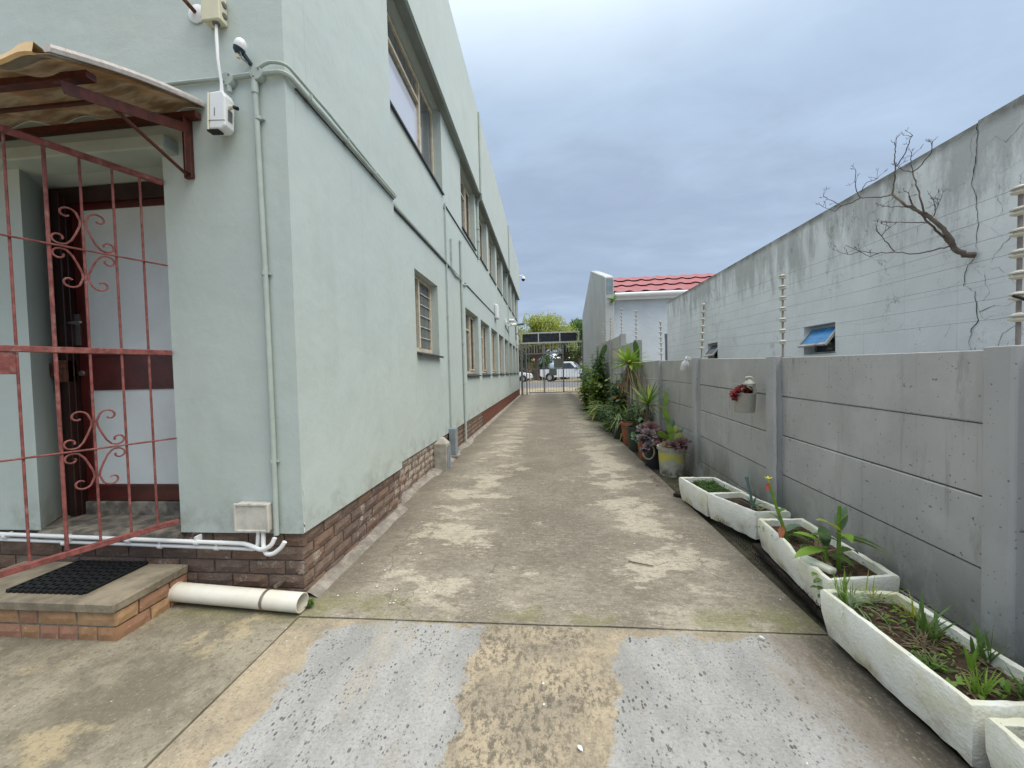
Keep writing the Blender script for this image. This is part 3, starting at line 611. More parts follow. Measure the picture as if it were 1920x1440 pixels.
# three concrete bays with open joints between them
def slabs():
    mb = MB(); g = 0.006
    def slab(x0, x1, y0, y1, wob=None):
        nx = max(2, int((x1-x0)/0.25)); ny = max(2, int((y1-y0)/0.25)); top = []; vs = []; fs = []
        for j in range(ny+1):
            for i in range(nx+1):
                x = x0+(x1-x0)*i/nx; y = y0+(y1-y0)*j/ny; e = 0.0
                if i in (0, nx) or j in (0, ny): e = -0.003
                vs.append((x+(0.006*noise.noise(Vector((y*9, x, 2))) if i in (0, nx) else 0), y+(0.008*noise.noise(Vector((x*9, y, 5))) if j in (0, ny) else 0), e+0.003*noise.noise(Vector((x*1.5, y*1.5, 0)))))
        n1 = nx+1
        for j in range(ny):
            for i in range(nx): a = j*n1+i; fs.append((a, a+1, a+n1+1, a+n1))
        mb.add(vs, fs, True)
        ring = [i for i in range(nx+1)]+[j*n1+nx for j in range(1, ny+1)]+[ny*n1+i for i in range(nx-1, -1, -1)]+[j*n1 for j in range(ny-1, 0, -1)]
        rv = [vs[i] for i in ring]; m = len(rv)
        mb.add(rv+[(x, y, -0.12) for x, y, z in rv], [(i, (i+1) % m, (i+1) % m+m, i+m) for i in range(m)])
    slab(-1.57, 1.345, 1.975+g, 8.6-g); slab(-1.57, 1.40, 8.6, 15.2-g); slab(-1.57, 1.46, 15.2, 23.6)
    slab(-1.40+g, 1.345, -3.0, 1.975-g); slab(-6.0, -1.40-g, -3.0, 2.18)
    slab(1.0, 4.0, -3.0, 0.5) if False else None
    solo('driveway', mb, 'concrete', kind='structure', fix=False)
slabs()
def joint_line():
    mb = MB(); mb.box(-1.5, 1.36, 1.965, 1.985, -0.08, -0.022); mb.box(-1.41, -1.39, -3, 1.965, -0.08, -0.022)
    solo('joint_dirt', mb, 'plank', kind='structure')
joint_line()
rough_sheet('planting_strip', 1.36, 1.86, -3, 13.9, -0.035, 'earth', 4, 80, 0.02)
rough_sheet('street', -60, 60, 29.3, 37.0, 0.0, 'asphalt', 1, 1)
st = bpy.data.objects['street']
for v in st.data.vertices: v.co.z = 0.134 if v.co.y < 30 else 0.318
# cement fillet at the foot of the plinth
def fillet():
    mb = MB(); pts = []; n = 120
    for i in range(n+1):
        y = 2.15+(22-2.15)*(i/n)**1.6
        base = -1.475 if y < 3.72 else -1.575
        w = 0.085+0.03*noise.noise(Vector((y*2.2, 1, 0)))+0.012*noise.noise(Vector((y*9, 1, 4)))
        if 4.9 < y < 6.2: w += 0.05
        if 6.8 < y < 7.4: w += 0.06
        h = 0.035+0.012*noise.noise(Vector((y*3, 5, 0)))
        pts.append((base, y, w, h))
    vs = []; fs = []
    for b_, y, w, h in pts: vs += [(b_-0.02, y, h), (b_+w*0.35, y, h*0.85), (b_+w, y, -0.004)]
    for i in range(n): a = i*3; fs += [(a, a+3, a+4, a+1), (a+1, a+4, a+5, a+2)]
    mb.add(vs, fs, True)
    solo('cement_skirting', mb, 'fillet', kind='structure')
fillet()

# ================================================================ OFFICE BUILDING
X1, X2, XF, YF = -1.45, -1.55, -1.42, 2.12
bld = thing('office_building', 'long pale green two-storey office block with brick plinth and recessed back door', 'building', (-1.55, 2.12, 0))

def quadwall(mb, axis, c, u0, u1, z0, z1, holes, depth, sgn):
    """wall face in plane axis=c with rectangular holes (u0,u1,z0,z1); reveals go back by depth in direction -sgn"""
    us = sorted({u0, u1, *[h[0] for h in holes], *[h[1] for h in holes]}); zs = sorted({z0, z1, *[h[2] for h in holes], *[h[3] for h in holes]})
    def P(u, z, d=0):
        return (c-sgn*d, u, z) if axis == 'x' else (u, c-sgn*d, z)
    for i in range(len(us)-1):
        for j in range(len(zs)-1):
            um, zm = (us[i]+us[i+1])/2, (zs[j]+zs[j+1])/2
            if any(h[0] < um < h[1] and h[2] < zm < h[3] for h in holes): continue
            mb.add([P(us[i], zs[j]), P(us[i+1], zs[j]), P(us[i+1], zs[j+1]), P(us[i], zs[j+1])], [(0, 1, 2, 3)])
    for h in holes:
        a, b_, lo, hi = h[:4]; dd = h[4] if len(h) > 4 else depth
        for q in ([P(a, lo), P(a, hi), P(a, hi, dd), P(a, lo, dd)], [P(b_, lo), P(b_, hi), P(b_, hi, dd), P(b_, lo, dd)],
                  [P(a, lo), P(b_, lo), P(b_, lo, dd), P(a, lo, dd)], [P(a, hi), P(b_, hi), P(b_, hi, dd), P(a, hi, dd)]):
            mb.add(q, [(0, 1, 2, 3)])
upper = [(3.70, 5.95), (7.30, 8.72)]+[(9.05+1.76*k, 9.05+1.76*k+1.42) for k in range(7)]
lower = [(7.42+1.76*k, 7.42+1.76*k+1.40) for k in range(8)]
def walls():
    mb = MB()
    zb = 0.40
    # front wall with the door recess
    quadwall(mb, 'y', YF, -9.0, X1, zb, 8.2, [(-3.20, -2.235, zb, 2.66, 0.0)], 0.0, -1)
    # tower side and return
    quadwall(mb, 'x', X1, YF, 3.68, zb, 8.2, [], 0, 1)
    mb.add([(X1, 3.68, zb), (X2-0.3, 3.68, zb), (X2-0.3, 3.68, 8.2), (X1, 3.68, 8.2)], [(0, 1, 2, 3)])
    # main side wall
    holes = [(a, b_, 4.13, 5.40, 0.24) for a, b_ in upper]+[(a, b_, 1.27, 2.62, 0.16) for a, b_ in lower]+[(4.52, 5.50, 1.58, 2.60, 0.15)]
    quadwall(mb, 'x', X2, 3.68, 21.6, zb, 5.40, holes, 0.2, 1)
    # far end wall, roof, back
    mb.add([(X2, 21.6, zb), (-9, 21.6, zb), (-9, 21.6, 5.4), (X2, 21.6, 5.4)], [(0, 1, 2, 3)])
    mb.add([(-9, YF, zb), (-9, 21.6, zb), (-9, 21.6, 8.2), (-9, YF, 8.2)], [(0, 1, 2, 3)])
    mb.add([(X1, YF, 8.2), (X1, 3.68, 8.2), (-9, 3.68, 8.2), (-9, YF, 8.2)], [(0, 1, 2, 3)])
    # plaster lip (underside) over the plinth
    for q in ([(-9, YF, zb), (X1, YF, zb), (X1, YF+0.03, zb), (-9, YF+0.03, zb)], [(X1, YF, zb), (X1, 3.68, zb), (X1-0.03, 3.68, zb), (X1-0.03, YF, zb)], [(X2, 3.68, zb), (X2, 21.6, zb), (X2-0.03, 21.6, zb), (X2-0.03, 3.68, zb)]):
        mb.add(q, [(0, 1, 2, 3)])
    # slightly uneven lower edge
    part('wall', mb, 'green', bld, fix=False)
    # fascia
    f = MB(); ys = [3.69, 8.78, 15.5, 21.75]
    for i in range(3):
        f.box(XF-0.5, XF, ys[i]+0.006, ys[i+1]-0.006, 5.405, 7.24)
    part('fascia', f, 'green', bld)
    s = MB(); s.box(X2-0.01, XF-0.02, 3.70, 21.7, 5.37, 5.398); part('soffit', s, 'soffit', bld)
    lin = MB(); lin.box(-3.62, -2.13, YF-0.09, YF+0.10, 2.645, 2.722); part('door_lintel', lin, 'green_plain', bld, bevel=0.008, seg=2)
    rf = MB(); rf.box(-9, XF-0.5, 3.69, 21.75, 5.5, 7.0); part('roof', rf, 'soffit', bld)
walls()
# dark brick quoin at the far end
q = MB(); q.box(X2-0.3, X2-0.005, 21.61, 21.95, 0.0, 5.40); part('end_pier', q, 'brick_far', bld)
# rooms behind openings are closed by the windows themselves
def window(a, b_, z0, z1, rec, frame_mat='frame_cream', pane='pane', layout='two', sill='slate', sill_out=0.05):
    w = MB(); xf = X2-rec; t = 0.04; d = 0.05
    w.box(xf-d, xf, a+0.003, a+t, z0, z1); w.box(xf-d, xf, b_-t, b_-0.003, z0, z1)
    w.box(xf-d, xf, a+t, b_-t, z1-t, z1-0.003); w.box(xf-d, xf, a+t, b_-t, z0+0.003, z0+t+0.02)
    L = b_-a
    if layout == 'two':
        m1 = a+L*0.66; w.box(xf-d+0.004, xf+0.01, m1-0.025, m1+0.025, z0+t+0.02, z1-t)
        w.box(xf-d+0.004, xf+0.006, a+t, m1-0.025, z0+(z1-z0)*0.72-0.018, z0+(z1-z0)*0.72+0.018)
        # opening sash proud of the frame
        for (u0, u1) in ((m1+0.03, b_-t-0.005),):
            w.box(xf-0.01, xf+0.02, u0, u0+0.028, z0+0.075, z1-t-0.01); w.box(xf-0.01, xf+0.02, u1-0.028, u1, z0+0.075, z1-t-0.01)
            w.box(xf-0.01, xf+0.02, u0+0.028, u1-0.028, z1-t-0.04, z1-t-0.01); w.box(xf-0.01, xf+0.02, u0+0.028, u1-0.028, z0+0.075, z0+0.105)
        w.box(xf+0.02, xf+0.05, b_-t-0.03, b_-t-0.005, z0+0.12, z0+0.16)
    elif layout == 'wide':
        m1 = a+L*0.70; w.box(xf-d+0.004, xf+0.012, m1-0.03, m1+0.03, z0+t+0.02, z1-t)
        zt = z0+(z1-z0)*0.74; w.box(xf-d+0.004, xf+0.012, a+t, m1-0.03, zt-0.02, zt+0.02)
    elif layout == 'small':
        m1 = a+L*0.42; w.box(xf-d+0.004, xf+0.012, m1-0.022, m1+0.022, z0+t+0.02, z1-t)
    fr = part('window', w, frame_mat, bld, bevel=0.003)
    g = MB(); g.box(xf-0.032, xf-0.026, a+t, b_-t, z0+t+0.02, z1-t); part('pane', g, pane, fr)
    if layout == 'wide':
        g = MB(); g.box(xf-0.0255, xf-0.020, a+t, m1-0.03, z0+t+0.02, z0+(z1-z0)*0.66); part('pane', g, 'pane_pale', fr)
    if layout == 'small':
        for k in range(1, 6):
            zc = z0+0.06+(z1-z0-0.1)*k/6; bb = MB(); bb.box(xf-0.022, xf-0.008, m1+0.03, b_-t, zc-0.006, zc+0.006); part('glazing_bar', bb, 'frame_white', fr)
    if sill:
        s = MB(); xi, xo = X2-rec+0.005, X2+sill_out
        s.hexa([(xi, a-0.0, z0-0.02), (xo, a-0.0, z0-0.055), (xo, b_+0.0, z0-0.055), (xi, b_+0.0, z0-0.02), (xi, a, z0+0.012), (xo, a, z0-0.03), (xo, b_, z0-0.03), (xi, b_, z0+0.012)])
        part('sill', s, sill, fr)
for i, (a, b_) in enumerate(upper):
    window(a, b_, 4.15, 5.37, 0.125, layout='wide' if i == 0 else 'two', sill_out=0.03)
for a, b_ in lower: window(a, b_, 1.31, 2.62, 0.12, sill_out=0.045)
window(4.52, 5.50, 1.61, 2.60, 0.10, layout='small', sill_out=0.06)

# door
def door():
    Y = 2.425; d = MB()
    d.box(-3.245, -2.36, Y-0.02, Y+0.02, 0.495, 2.64); dr = part('door', d, 'door_red', bld, bevel=0.004)
    for (z0, z1) in ((1.525, 2.50), (0.615, 1.268)):
        p = MB(); p.box(-3.147, -2.44, Y-0.028, Y-0.021, z0, z1); part('door_panel', p, 'white_panel', dr)
        e = MB()
        for (a, b_, c, d_) in ((-3.165, -3.147, z0-0.018, z1+0.018), (-2.44, -2.42, z0-0.018, z1+0.018), (-3.147, -2.44, z1, z1+0.018), (-3.147, -2.44, z0-0.018, z0)): e.box(a, b_, Y-0.036, Y-0.0205, c, d_)
        part('panel_bead', e, 'door_red', dr)
    h = MB(); h.box(-3.262, -3.222, Y-0.027, Y-0.0205, 1.585, 1.80); h.tube([(-3.242, Y-0.028, 1.735), (-3.242, Y-0.07, 1.735), (-3.19, Y-0.078, 1.735), (-3.14, Y-0.078, 1.735)], 0.008); h.tube([(-3.242, Y-0.07, 1.735), (-3.30, Y-0.07, 1.737)], 0.006)
    part('handle', h, 'steel', dr)
    k = MB(); k.lathe([(0.0001, 0.012), (0.018, 0.012), (0.02, 0.0)], 14, (-3.225, Y-0.021, 1.39), 'y'); part('lock', k, 'steel', dr)
    lb = MB(); lb.box(-3.33, -3.25, Y-0.10, Y-0.03, 1.33, 1.48); lb.box(-3.36, -3.33, Y-0.11, Y-0.02, 1.37, 1.46); part('rim_lock', lb, 'rust', dr, bevel=0.004)
    f = MB(); f.box(-3.415, -3.25, Y-0.05, Y+0.06, 0.395, 2.655); f.box(-3.25, -2.2, Y-0.05, Y+0.06, 2.55, 2.655); f.box(-3.30, -3.25, Y-0.085, Y-0.05, 0.395, 2.62)
    part('door_frame', f, 'frame_dark', bld, bevel=0.004)
    b2 = MB(); b2.box(-3.245, -2.2, Y-0.035, Y+0.03, 0.398, 0.49); part('kick_board', b2, 'threshold', bld, bevel=0.005)
    t = MB(); t.prism([(-3.19, 2.09), (-2.24, 2.09), (-2.24, 2.53), (-3.5, 2.53)], 0.34, 0.402, 'z'); part('threshold', t, 'threshold', bld, bevel=0.012, seg=2)
    # recess lining: deeper pocket left of the frame
    r = MB(); r.add([(-3.20, YF, 0.40), (-3.415, 2.39, 0.40), (-3.415, 2.39, 2.66), (-3.20, YF, 2.66)], [(0, 1, 2, 3)])
    r.add([(-2.235, YF, 0.40), (-2.235, 2.56, 0.40), (-2.235, 2.56, 2.66), (-2.235, YF, 2.66)], [(0, 1, 2, 3)])
    r.add([(-3.20, YF, 2.66), (-2.235, YF, 2.66), (-2.235, 2.56, 2.66), (-3.6, 2.56, 2.66)], [(0, 1, 2, 3)]); part('recess_lining', r, 'green', bld, fix=False)
    bk = MB(); bk.box(-3.7, -2.0, 2.545, 2.56, 0.3, 2.8); part('recess_back', bk, 'frame_dark', bld)
door()

# brick plinth: mortar core with separate bricks
def rough_brick(name, L, h, d, seed, mat):
    rnd = random.Random(seed); nx, nz = 4, 2; mb = MB(); vs = []; fs = []
    for j in range(nz+1):
        for i in range(nx+1):
            u = -L/2+L*i/nx; z = -h/2+h*j/nz; e = (i in (0, nx)) or (j in (0, nz))
            vs.append((u+(rnd.uniform(-.003, .003) if e else 0), (0.006 if e else -rnd.uniform(0.001, 0.008)), z+(rnd.uniform(-.002, .002) if e else 0)))
    n1 = nx+1
    for j in range(nz):
        for i in range(nx): a = j*n1+i; fs.append((a, a+1, a+n1+1, a+n1))
    ring = list(range(n1))+[j*n1+nx for j in range(1, nz+1)]+[nz*n1+i for i in range(nx-1, -1, -1)]+[j*n1 for j in range(nz-1, 0, -1)]
    m = len(ring); o = len(vs); vs += [(vs[i][0], d, vs[i][2]) for i in ring]
    fs += [(ring[i], ring[(i+1) % m], o+(i+1) % m, o+i) for i in range(m)]
    mb.add(vs, fs, False); me = mb.mesh(name, M[mat]); fixn(me); return me
BR = [rough_brick('brick', 0.220, 0.074, 0.04, s, 'brick') for s in range(5)]
BRH = [rough_brick('brick', 0.105, 0.074, 0.04, s+20, 'brick') for s in range(2)]
def plinth():
    core = MB()
    core.box(-9, X1-0.032, YF+0.033, 2.6, -0.1, 0.395); core.box(X1-0.4, X1-0.0325, 2.6, 3.70, -0.1, 0.395); core.box(X2-0.4, X2-0.0325, 3.70, 21.6, -0.1, 0.395)
    pl = part('brick_plinth', core, 'mortar_dark', bld)
    pitch = 0.231; rng = random.Random(4)
    rows = [0.351-0.0845*k for k in range(5)]
    def run(axis, u0, u1, plane, rowi, z):
        off = (0.0 if rowi % 2 == 0 else 0.1155); u = u0-off
        while u < u1-0.02:
            a = max(u, u0); b_ = min(u+0.220, u1); L = b_-a
            if L > 0.03:
                full = abs(L-0.220) < 0.01; me = rng.choice(BR) if L > 0.13 else rng.choice(BRH); s = L/(0.220 if L > 0.13 else 0.105)
                fl = rng.choice((0, pi)); out = rng.uniform(-0.002, 0.003)
                if axis == 'y':   # front wall bricks facing -Y
                    inst('brick', me, pl, ((a+b_)/2, plane-out, z), (0, fl, 0), (s, 1, 1))
                else:             # facing +X
                    inst('brick', me, pl, (plane+out, (a+b_)/2, z), (0 if fl == 0 else 0, 0, pi/2), (s, 1, 1))
            u += pitch
    for k, z in enumerate(rows):
        # front: from the corner leftwards
        run('y', -3.78, X1-0.022, YF+0.022, k+1, z)
        run('x', YF+0.024, 3.70, X1-0.022, k, z)
        run('x', 3.72, 9.2, X2-0.022, k, z)
    far = MB()
    for k, z in enumerate(rows):
        u = 9.2+(0.1155 if k % 2 else 0)
        while u < 21.5:
            far.box(X2-0.05, X2-0.022, u, u+0.22, z-0.037, z+0.037); u += pitch
    part('brick', far, 'brick_far', pl, kind='stuff')
plinth()
# bare filler spots along the corner
fl = MB()
for (x, y, z, r) in ((X1, 2.135, 0.66, 0.012), (X1, 2.14, 0.635, 0.010), (X1, 2.13, 0.45, 0.014), (X1, 2.128, 0.43, 0.018)):
    pts = [(x+0.0025, y+r*0.5*cos(a)*random.uniform(.6, 1.2), z+r*1.5*sin(a)*random.uniform(.6, 1.2)) for a in [2*pi*k/9 for k in range(9)]]
    fl.add(pts, [tuple(range(9))])
part('bare_filler', fl, 'white_flake', bld)

# ---------------------------------------------------------------- pipes and fittings on the building
def path_round(pts, r=0.05, n=5):
    pts = [Vector(p) for p in pts]; out = [pts[0]]
    for i in range(1, len(pts)-1):
        a, b_, c = pts[i-1], pts[i], pts[i+1]; r1 = min(r, (a-b_).length*.45, (c-b_).length*.45)
        p0 = b_+(a-b_).normalized()*r1; p1 = b_+(c-b_).normalized()*r1
        for k in range(n+1):
            t = k/n; out.append(p0.lerp(b_, t).lerp(b_.lerp(p1, t), t))
    out.append(pts[-1]); return out
t = thing('conduit_run', 'thick green painted conduit along the front and round the corner, sloping past the tower wall', 'pipe', (-1.6, 2.09, 3.07))
c = MB(); c.tube([(-2.75, 2.105, 3.045), (-1.79, 2.105, 3.05)], 0.011); c.tube(path_round([(-1.79, 2.10, 3.045), (-1.60, 2.10, 3.05), (-1.428, 2.095, 3.045), (-1.425, 2.5, 3.045), (-1.425, 3.66, 3.045)], 0.05), 0.0145)
c2 = MB(); c2.tube([(-1.438, 2.2, 3.024), (-1.438, 3.66, 3.024)], 0.007, 6)  # added dark strand, drawn as the shadow line beneath the conduit
part('pipe', c, 'green_plain', t); part('cable', c2, 'slate', t)
c = MB(); c.tube(path_round([(-1.59, 2.09, 3.07), (-1.52, 2.085, 3.10), (-1.42, 2.09, 3.085), (-1.415, 2.5, 3.085), (-1.42, 3.2, 3.068), (-1.42, 3.67, 3.064)], 0.05), 0.009); part('pipe', c, 'green_plain', t)
for (x, z) in ((-1.775, 3.03), (-1.595, 3.045)):
    c = MB(); c.lathe([(0.0001, 0.036), (0.034, 0.036), (0.037, 0.032), (0.037, 0.0)], 18, (x, 2.118, z), 'y'); jb = part('junction_box', c, 'green_plain', t)
    sc = MB()
    for a in (0.9, 0.9+pi): sc.lathe([(0.0001, 0.003), (0.005, 0.003), (0.005, 0)], 8, (x+0.024*cos(a), 2.082, z+0.024*sin(a)), 'y')
    part('screw', sc, 'grey_plastic', jb)
c = MB(); c.tube([(-1.77, 2.095, 3.0), (-1.767, 2.095, 2.96)], 0.013); part('stub', c, 'green_plain', t)
for y in (2.3, 2.75, 3.2): c = MB(); c.box(-1.45, -1.402, y, y+0.012, 3.03, 3.062); part('saddle_clip', c, 'green_plain', t)
c = MB(); c.tube([(-1.66, 2.05, 3.15), (-1.655, 2.06, 3.11), (-1.63, 2.07, 3.09)], 0.004); part('lead', c, 'grey_plastic', t)

t = thing('conduit', 'vertical green conduit on the front wall, running down to the white meter box', 'pipe', (-1.605, 2.1, 0.4))
c = MB(); c.tube([(-1.613, 2.095, 3.05), (-1.612, 2.10, 2.6), (-1.603, 2.10, 1.9), (-1.60, 2.10, 1.0), (-1.604, 2.10, 0.40)], 0.0155, 10); part('pipe', c, 'green_plain', t)
for z in (2.80, 1.92, 0.83): c = MB(); c.box(-1.605, -1.575, 2.10, 2.118, z, z+0.012); c.tube([(-1.607, 2.1, z-0.004), (-1.607, 2.1, z+0.016)], 0.019, 10); part('saddle_clip', c, 'green_plain', t)
c = MB(); c.tube([(-1.613, 2.095, 2.94), (-1.613, 2.095, 3.0)], 0.019, 10); part('coupling', c, 'green_plain', t)

t = thing('conduit_run', 'green conduit on the long side wall, bending down past the small window', 'pipe', (-1.53, 3.7, 3.07))
c = MB(); c.tube(path_round([(-1.53, 3.69, 3.075), (-1.53, 6.3, 3.075), (-1.53, 6.6, 3.02), (-1.53, 6.95, 3.06), (-1.53, 7.1, 2.98), (-1.53, 7.5, 3.06)], 0.12), 0.015)
part('pipe', c, 'green_plain', t)
c = MB(); c.tube([(-1.54, 3.69, 3.052), (-1.54, 6.2, 3.052)], 0.008, 6); part('cable', c, 'slate', t)  # this strand under the pipe is added to stand for its shadow
c = MB(); c.tube([(-1.532, 3.69, 3.10), (-1.532, 5.5, 3.095), (-1.532, 6.9, 3.08)], 0.007); part('pipe', c, 'green_plain', t)
c = MB(); c.tube([(-1.54, 7.4, 3.075), (-1.54, 9, 3.08), (-1.54, 11.75, 3.10)], 0.010, 6); part('cable', c, 'slate', t)
c = MB(); c.tube(path_round([(-1.54, 9.0, 4.02), (-1.54, 6.05, 3.99), (-1.54, 5.97, 3.9)], 0.06), 0.010, 6)
solo('cable', c, 'slate', 'dark cable stretched under the upper window sills of the side wall', 'cable')
for (y, z0, z1, r, lab, nm) in ((5.98, 0.46, 3.99, 0.012, 'thin green pipe on the side wall rising from the blue grey pipe cover', 'wall_pipe'),
                            (7.03, 0.02, 3.76, 0.022, 'green pipe down the side wall to the cement skirting, just before the first long window', 'wall_pipe'),
                            (6.32, 3.09, 3.56, 0.012, 'short green pipe stub standing on the conduit of the side wall', 'wall_pipe'),
                            (8.96, 3.98, 5.40, 0.035, 'green downpipe between the second and third upper window', 'downpipe'),
                            (15.93, 0.7, 5.38, 0.012, 'thin green pipe down the far part of the side wall between windows', 'wall_pipe')):
    t = thing(nm, lab, 'pipe', (-1.53, y, z0)); c = MB(); c.tube([(-1.527, y, z0), (-1.527, y, z1)], r, 8); part('pipe', c, 'green_plain', t)
    c = MB()
    for z in ([z1-0.02, (z0+z1)/2, z0+0.3*(z1-z0)]): c.tube([(-1.527, y, z-0.02), (-1.527, y, z+0.02)], r*1.35, 8)
    part('pipe_collar', c, 'green_plain', t)
for (y, lab) in ((8.79, 'nearer slim downpipe over the joint in the roof fascia'), (15.5, 'farther slim downpipe over the joint in the roof fascia')):
    t = thing('downpipe', lab, 'pipe', (-1.39, y, 5.3)); c = MB(); c.box(-1.418, -1.38, y-0.05, y+0.05, 5.39, 7.22); part('pipe', c, 'green_plain', t, bevel=0.01)
    c = MB(); c.tube(path_round([(-1.40, y, 5.38), (-1.40, y+0.02, 5.31), (-1.50, y+0.12, 5.30), (-1.52, y+0.17, 5.2)], 0.04), 0.03); part('elbow', c, 'green_plain', t)

t = thing('junction_box', 'cream junction box high on the front wall beside a white flange', 'electrical box', (-1.83, 2.12, 3.41))
c = MB(); c.box(-1.885, -1.779, 2.075, 2.118, 3.342, 3.49); part('box_body', c, 'cream', t, bevel=0.005, seg=2)
c = MB(); c.box(-1.887, -1.777, 2.056, 2.074, 3.34, 3.492); part('lid', c, 'cream', t, bevel=0.005, seg=2)
for z in (3.385, 3.445):
    c = MB(); c.lathe([(0.0001, 0.006), (0.014, 0.006), (0.018, 0.0)], 16, (-1.7788, 2.096, z), 'x'); part('gland', c, 'grey_plastic', t)
c = MB(); c.lathe([(0.020, 0.0), (0.017, -0.010), (0.0001, -0.010)], 16, (-1.822, 2.085, 3.341), 'z'); part('gland', c, 'grey_plastic', t)
t = thing('wall_bracket', 'white round flange with a rusty rod on the front wall above the awning', 'bracket', (-1.97, 2.12, 3.43))
c = MB(); c.lathe([(0.0001, 0.016), (0.02, 0.016), (0.052, 0.006), (0.054, 0.0)], 24, (-1.965, 2.117, 3.435), 'y'); part('flange', c, 'pvc_white', t)
c = MB(); c.tube([(-1.965, 2.11, 3.435), (-1.955, 1.95, 3.44), (-1.93, 1.55, 3.46)], 0.011); part('rod', c, 'rust', t)

t = thing('hanging_antenna', 'white antenna box hanging on a taped cable below the cream box', 'antenna', (-1.81, 2.06, 2.70))
c = MB(); c.tube([(-1.822, 2.085, 3.335), (-1.815, 2.075, 3.26), (-1.80, 2.06, 3.12), (-1.785, 2.06, 2.99), (-1.785, 2.06, 2.925)], [0.007, 0.009, 0.008, 0.008, 0.011]); part('cable', c, 'pvc_white', t)
cc_ = (-1.785, 2.06, 2.92)
def tilt(mb, c, ang):
    if c == cc_: mb.v = [(v[0]+0.022, v[1]+0.004, v[2]) for v in mb.v]
    cy = Vector(c); R = Matrix.Rotation(ang, 3, 'Y'); mb.v = [tuple(R @ (Vector(v)-cy)+cy) for v in mb.v]; return mb
cc = (-1.785, 2.06, 2.92)
c = MB(); c.prism([(-1.853, 2.915), (-1.775, 2.925), (-1.758, 2.89), (-1.758, 2.735), (-1.78, 2.715), (-1.853, 2.715)], 2.02, 2.09); part('housing', tilt(c, cc, radians(3)), 'pvc_white', t, bevel=0.008, seg=2)
c = MB(); c.box(-1.866, -1.854, 2.018, 2.09, 2.71, 2.915); part('side_cover', tilt(c, cc, radians(3)), 'cream', t, bevel=0.004)
c = MB(); c.box(-1.8535, -1.76, 2.0185, 2.092, 2.760, 2.7625); part('seam', tilt(c, cc, radians(3)), 'grey_plastic', t)
c = MB(); c.box(-1.7575, -1.7555, 2.04, 2.07, 2.77, 2.83); part('label_plate', tilt(c, cc, radians(3)), 'grey_plastic', t)
c = MB(); c.box(-1.865, -1.80, 2.02, 2.06, 2.704, 2.713); part('bottom_seal', tilt(c, cc, radians(3)), 'black', t)
c = MB(); c.tube([(-1.735, 2.055, 2.845), (-1.713, 2.055, 2.845)], 0.011, 10); part('plug', c, 'cream', t)
c = MB(); c.tube([(-1.713, 2.055, 2.845), (-1.69, 2.055, 2.835)], 0.010, 10); part('plug_cap', c, 'black', t)
c = MB()
for k in range(6): z = 2.835-0.0075*k-0.01; c.box(-1.822, -1.818+0.002*(k % 2), 2.0185, 2.0195, z, z+0.005)
part('lettering', tilt(c, cc, radians(3)), 'grey_plastic', t)

t = thing('light_sensor', 'white and navy sensor head on the front wall near the corner', 'sensor', (-1.66, 2.06, 3.17))
sc_ = (-1.668, 2.062, 3.172)
c = MB(); c.lathe([(0.0001, 0.050), (0.014, 0.047), (0.026, 0.034), (0.032, 0.010), (0.030, -0.004)], 18, sc_); tilt(c, sc_, radians(22)); part('dome', c, 'pvc_white', t)
c = MB(); c.lathe([(0.030, -0.004), (0.027, -0.022), (0.014, -0.036), (0.0001, -0.036)], 18, sc_); tilt(c, sc_, radians(22)); part('housing', c, 'navy', t)
c = MB(); c.bar((-1.655, 2.07, 3.145), (-1.648, 2.118, 3.12), 0.016, 0.018); part('arm', c, 'navy', t)
c = MB(); c.tube([(-1.678, 2.06, 3.142), (-1.676, 2.06, 3.115)], 0.010); part('cable_gland', c, 'cream', t)
t = thing('meter_box', 'dirty white square box low on the front wall beside the corner', 'electrical box', (-1.72, 2.12, 0.42))
c = MB(); c.box(-1.83, -1.624, 2.072, 2.118, 0.434, 0.594); part('box_body', c, 'old_white', t, bevel=0.005, seg=2)
c = MB()
for (a, b_, z0, z1) in ((-1.835, -1.82, 0.430, 0.598), (-1.634, -1.619, 0.430, 0.598), (-1.82, -1.634, 0.584, 0.598), (-1.82, -1.634, 0.430, 0.444)): c.box(a, b_, 2.057, 2.0715, z0, z1)
part('lid_rim', c, 'old_white', t, bevel=0.003)
c = MB(); c.box(-1.82, -1.634, 2.064, 2.0715, 0.444, 0.584); part('lid', c, 'old_white', t)

def hpipe(name, z0, z1, y, r, xs, label, end, mat='pvc_white'):
    t = thing(name, label, 'pipe', (-2.5, y, z0)); c = MB()
    c.tube(path_round([(-4.6, y, z0+0.02), (-1.80, y, z1)]+end, 0.05), r, 10); part('pipe', c, mat, t)
    for x in xs: c = MB(); c.tube([(x-0.012, y, z0+(z1-z0)*(x+4.6)/2.8), (x+0.012, y, z0+(z1-z0)*(x+4.6)/2.8)], r*1.35, 10); c.box(x-0.006, x+0.006, y-0.01, y+0.03, z0-0.03, z0-0.0); part('pipe_clip', c, mat, t)
hpipe('water_pipe', 0.392, 0.352, 2.085, 0.0125, (-3.4, -2.95, -2.55, -2.1), 'upper white pipe running along the brick plinth under the door', [(-1.76, 2.08, 0.345), (-1.66, 2.05, 0.33), (-1.60, 2.05, 0.36), (-1.585, 2.06, 0.40)])
hpipe('water_pipe', 0.352, 0.318, 2.095, 0.0115, (-3.0, -2.35, -1.98), 'lower white pipe running along the brick plinth under the door', [(-1.715, 2.085, 0.318), (-1.70, 2.08, 0.43)])
c = MB(); c.tube(path_round([(-1.672, 2.085, 0.432), (-1.667, 2.07, 0.345), (-1.64, 2.055, 0.305), (-1.59, 2.05, 0.31), (-1.545, 2.055, 0.345), (-1.525, 2.06, 0.378)], 0.05), 0.0125, 10)
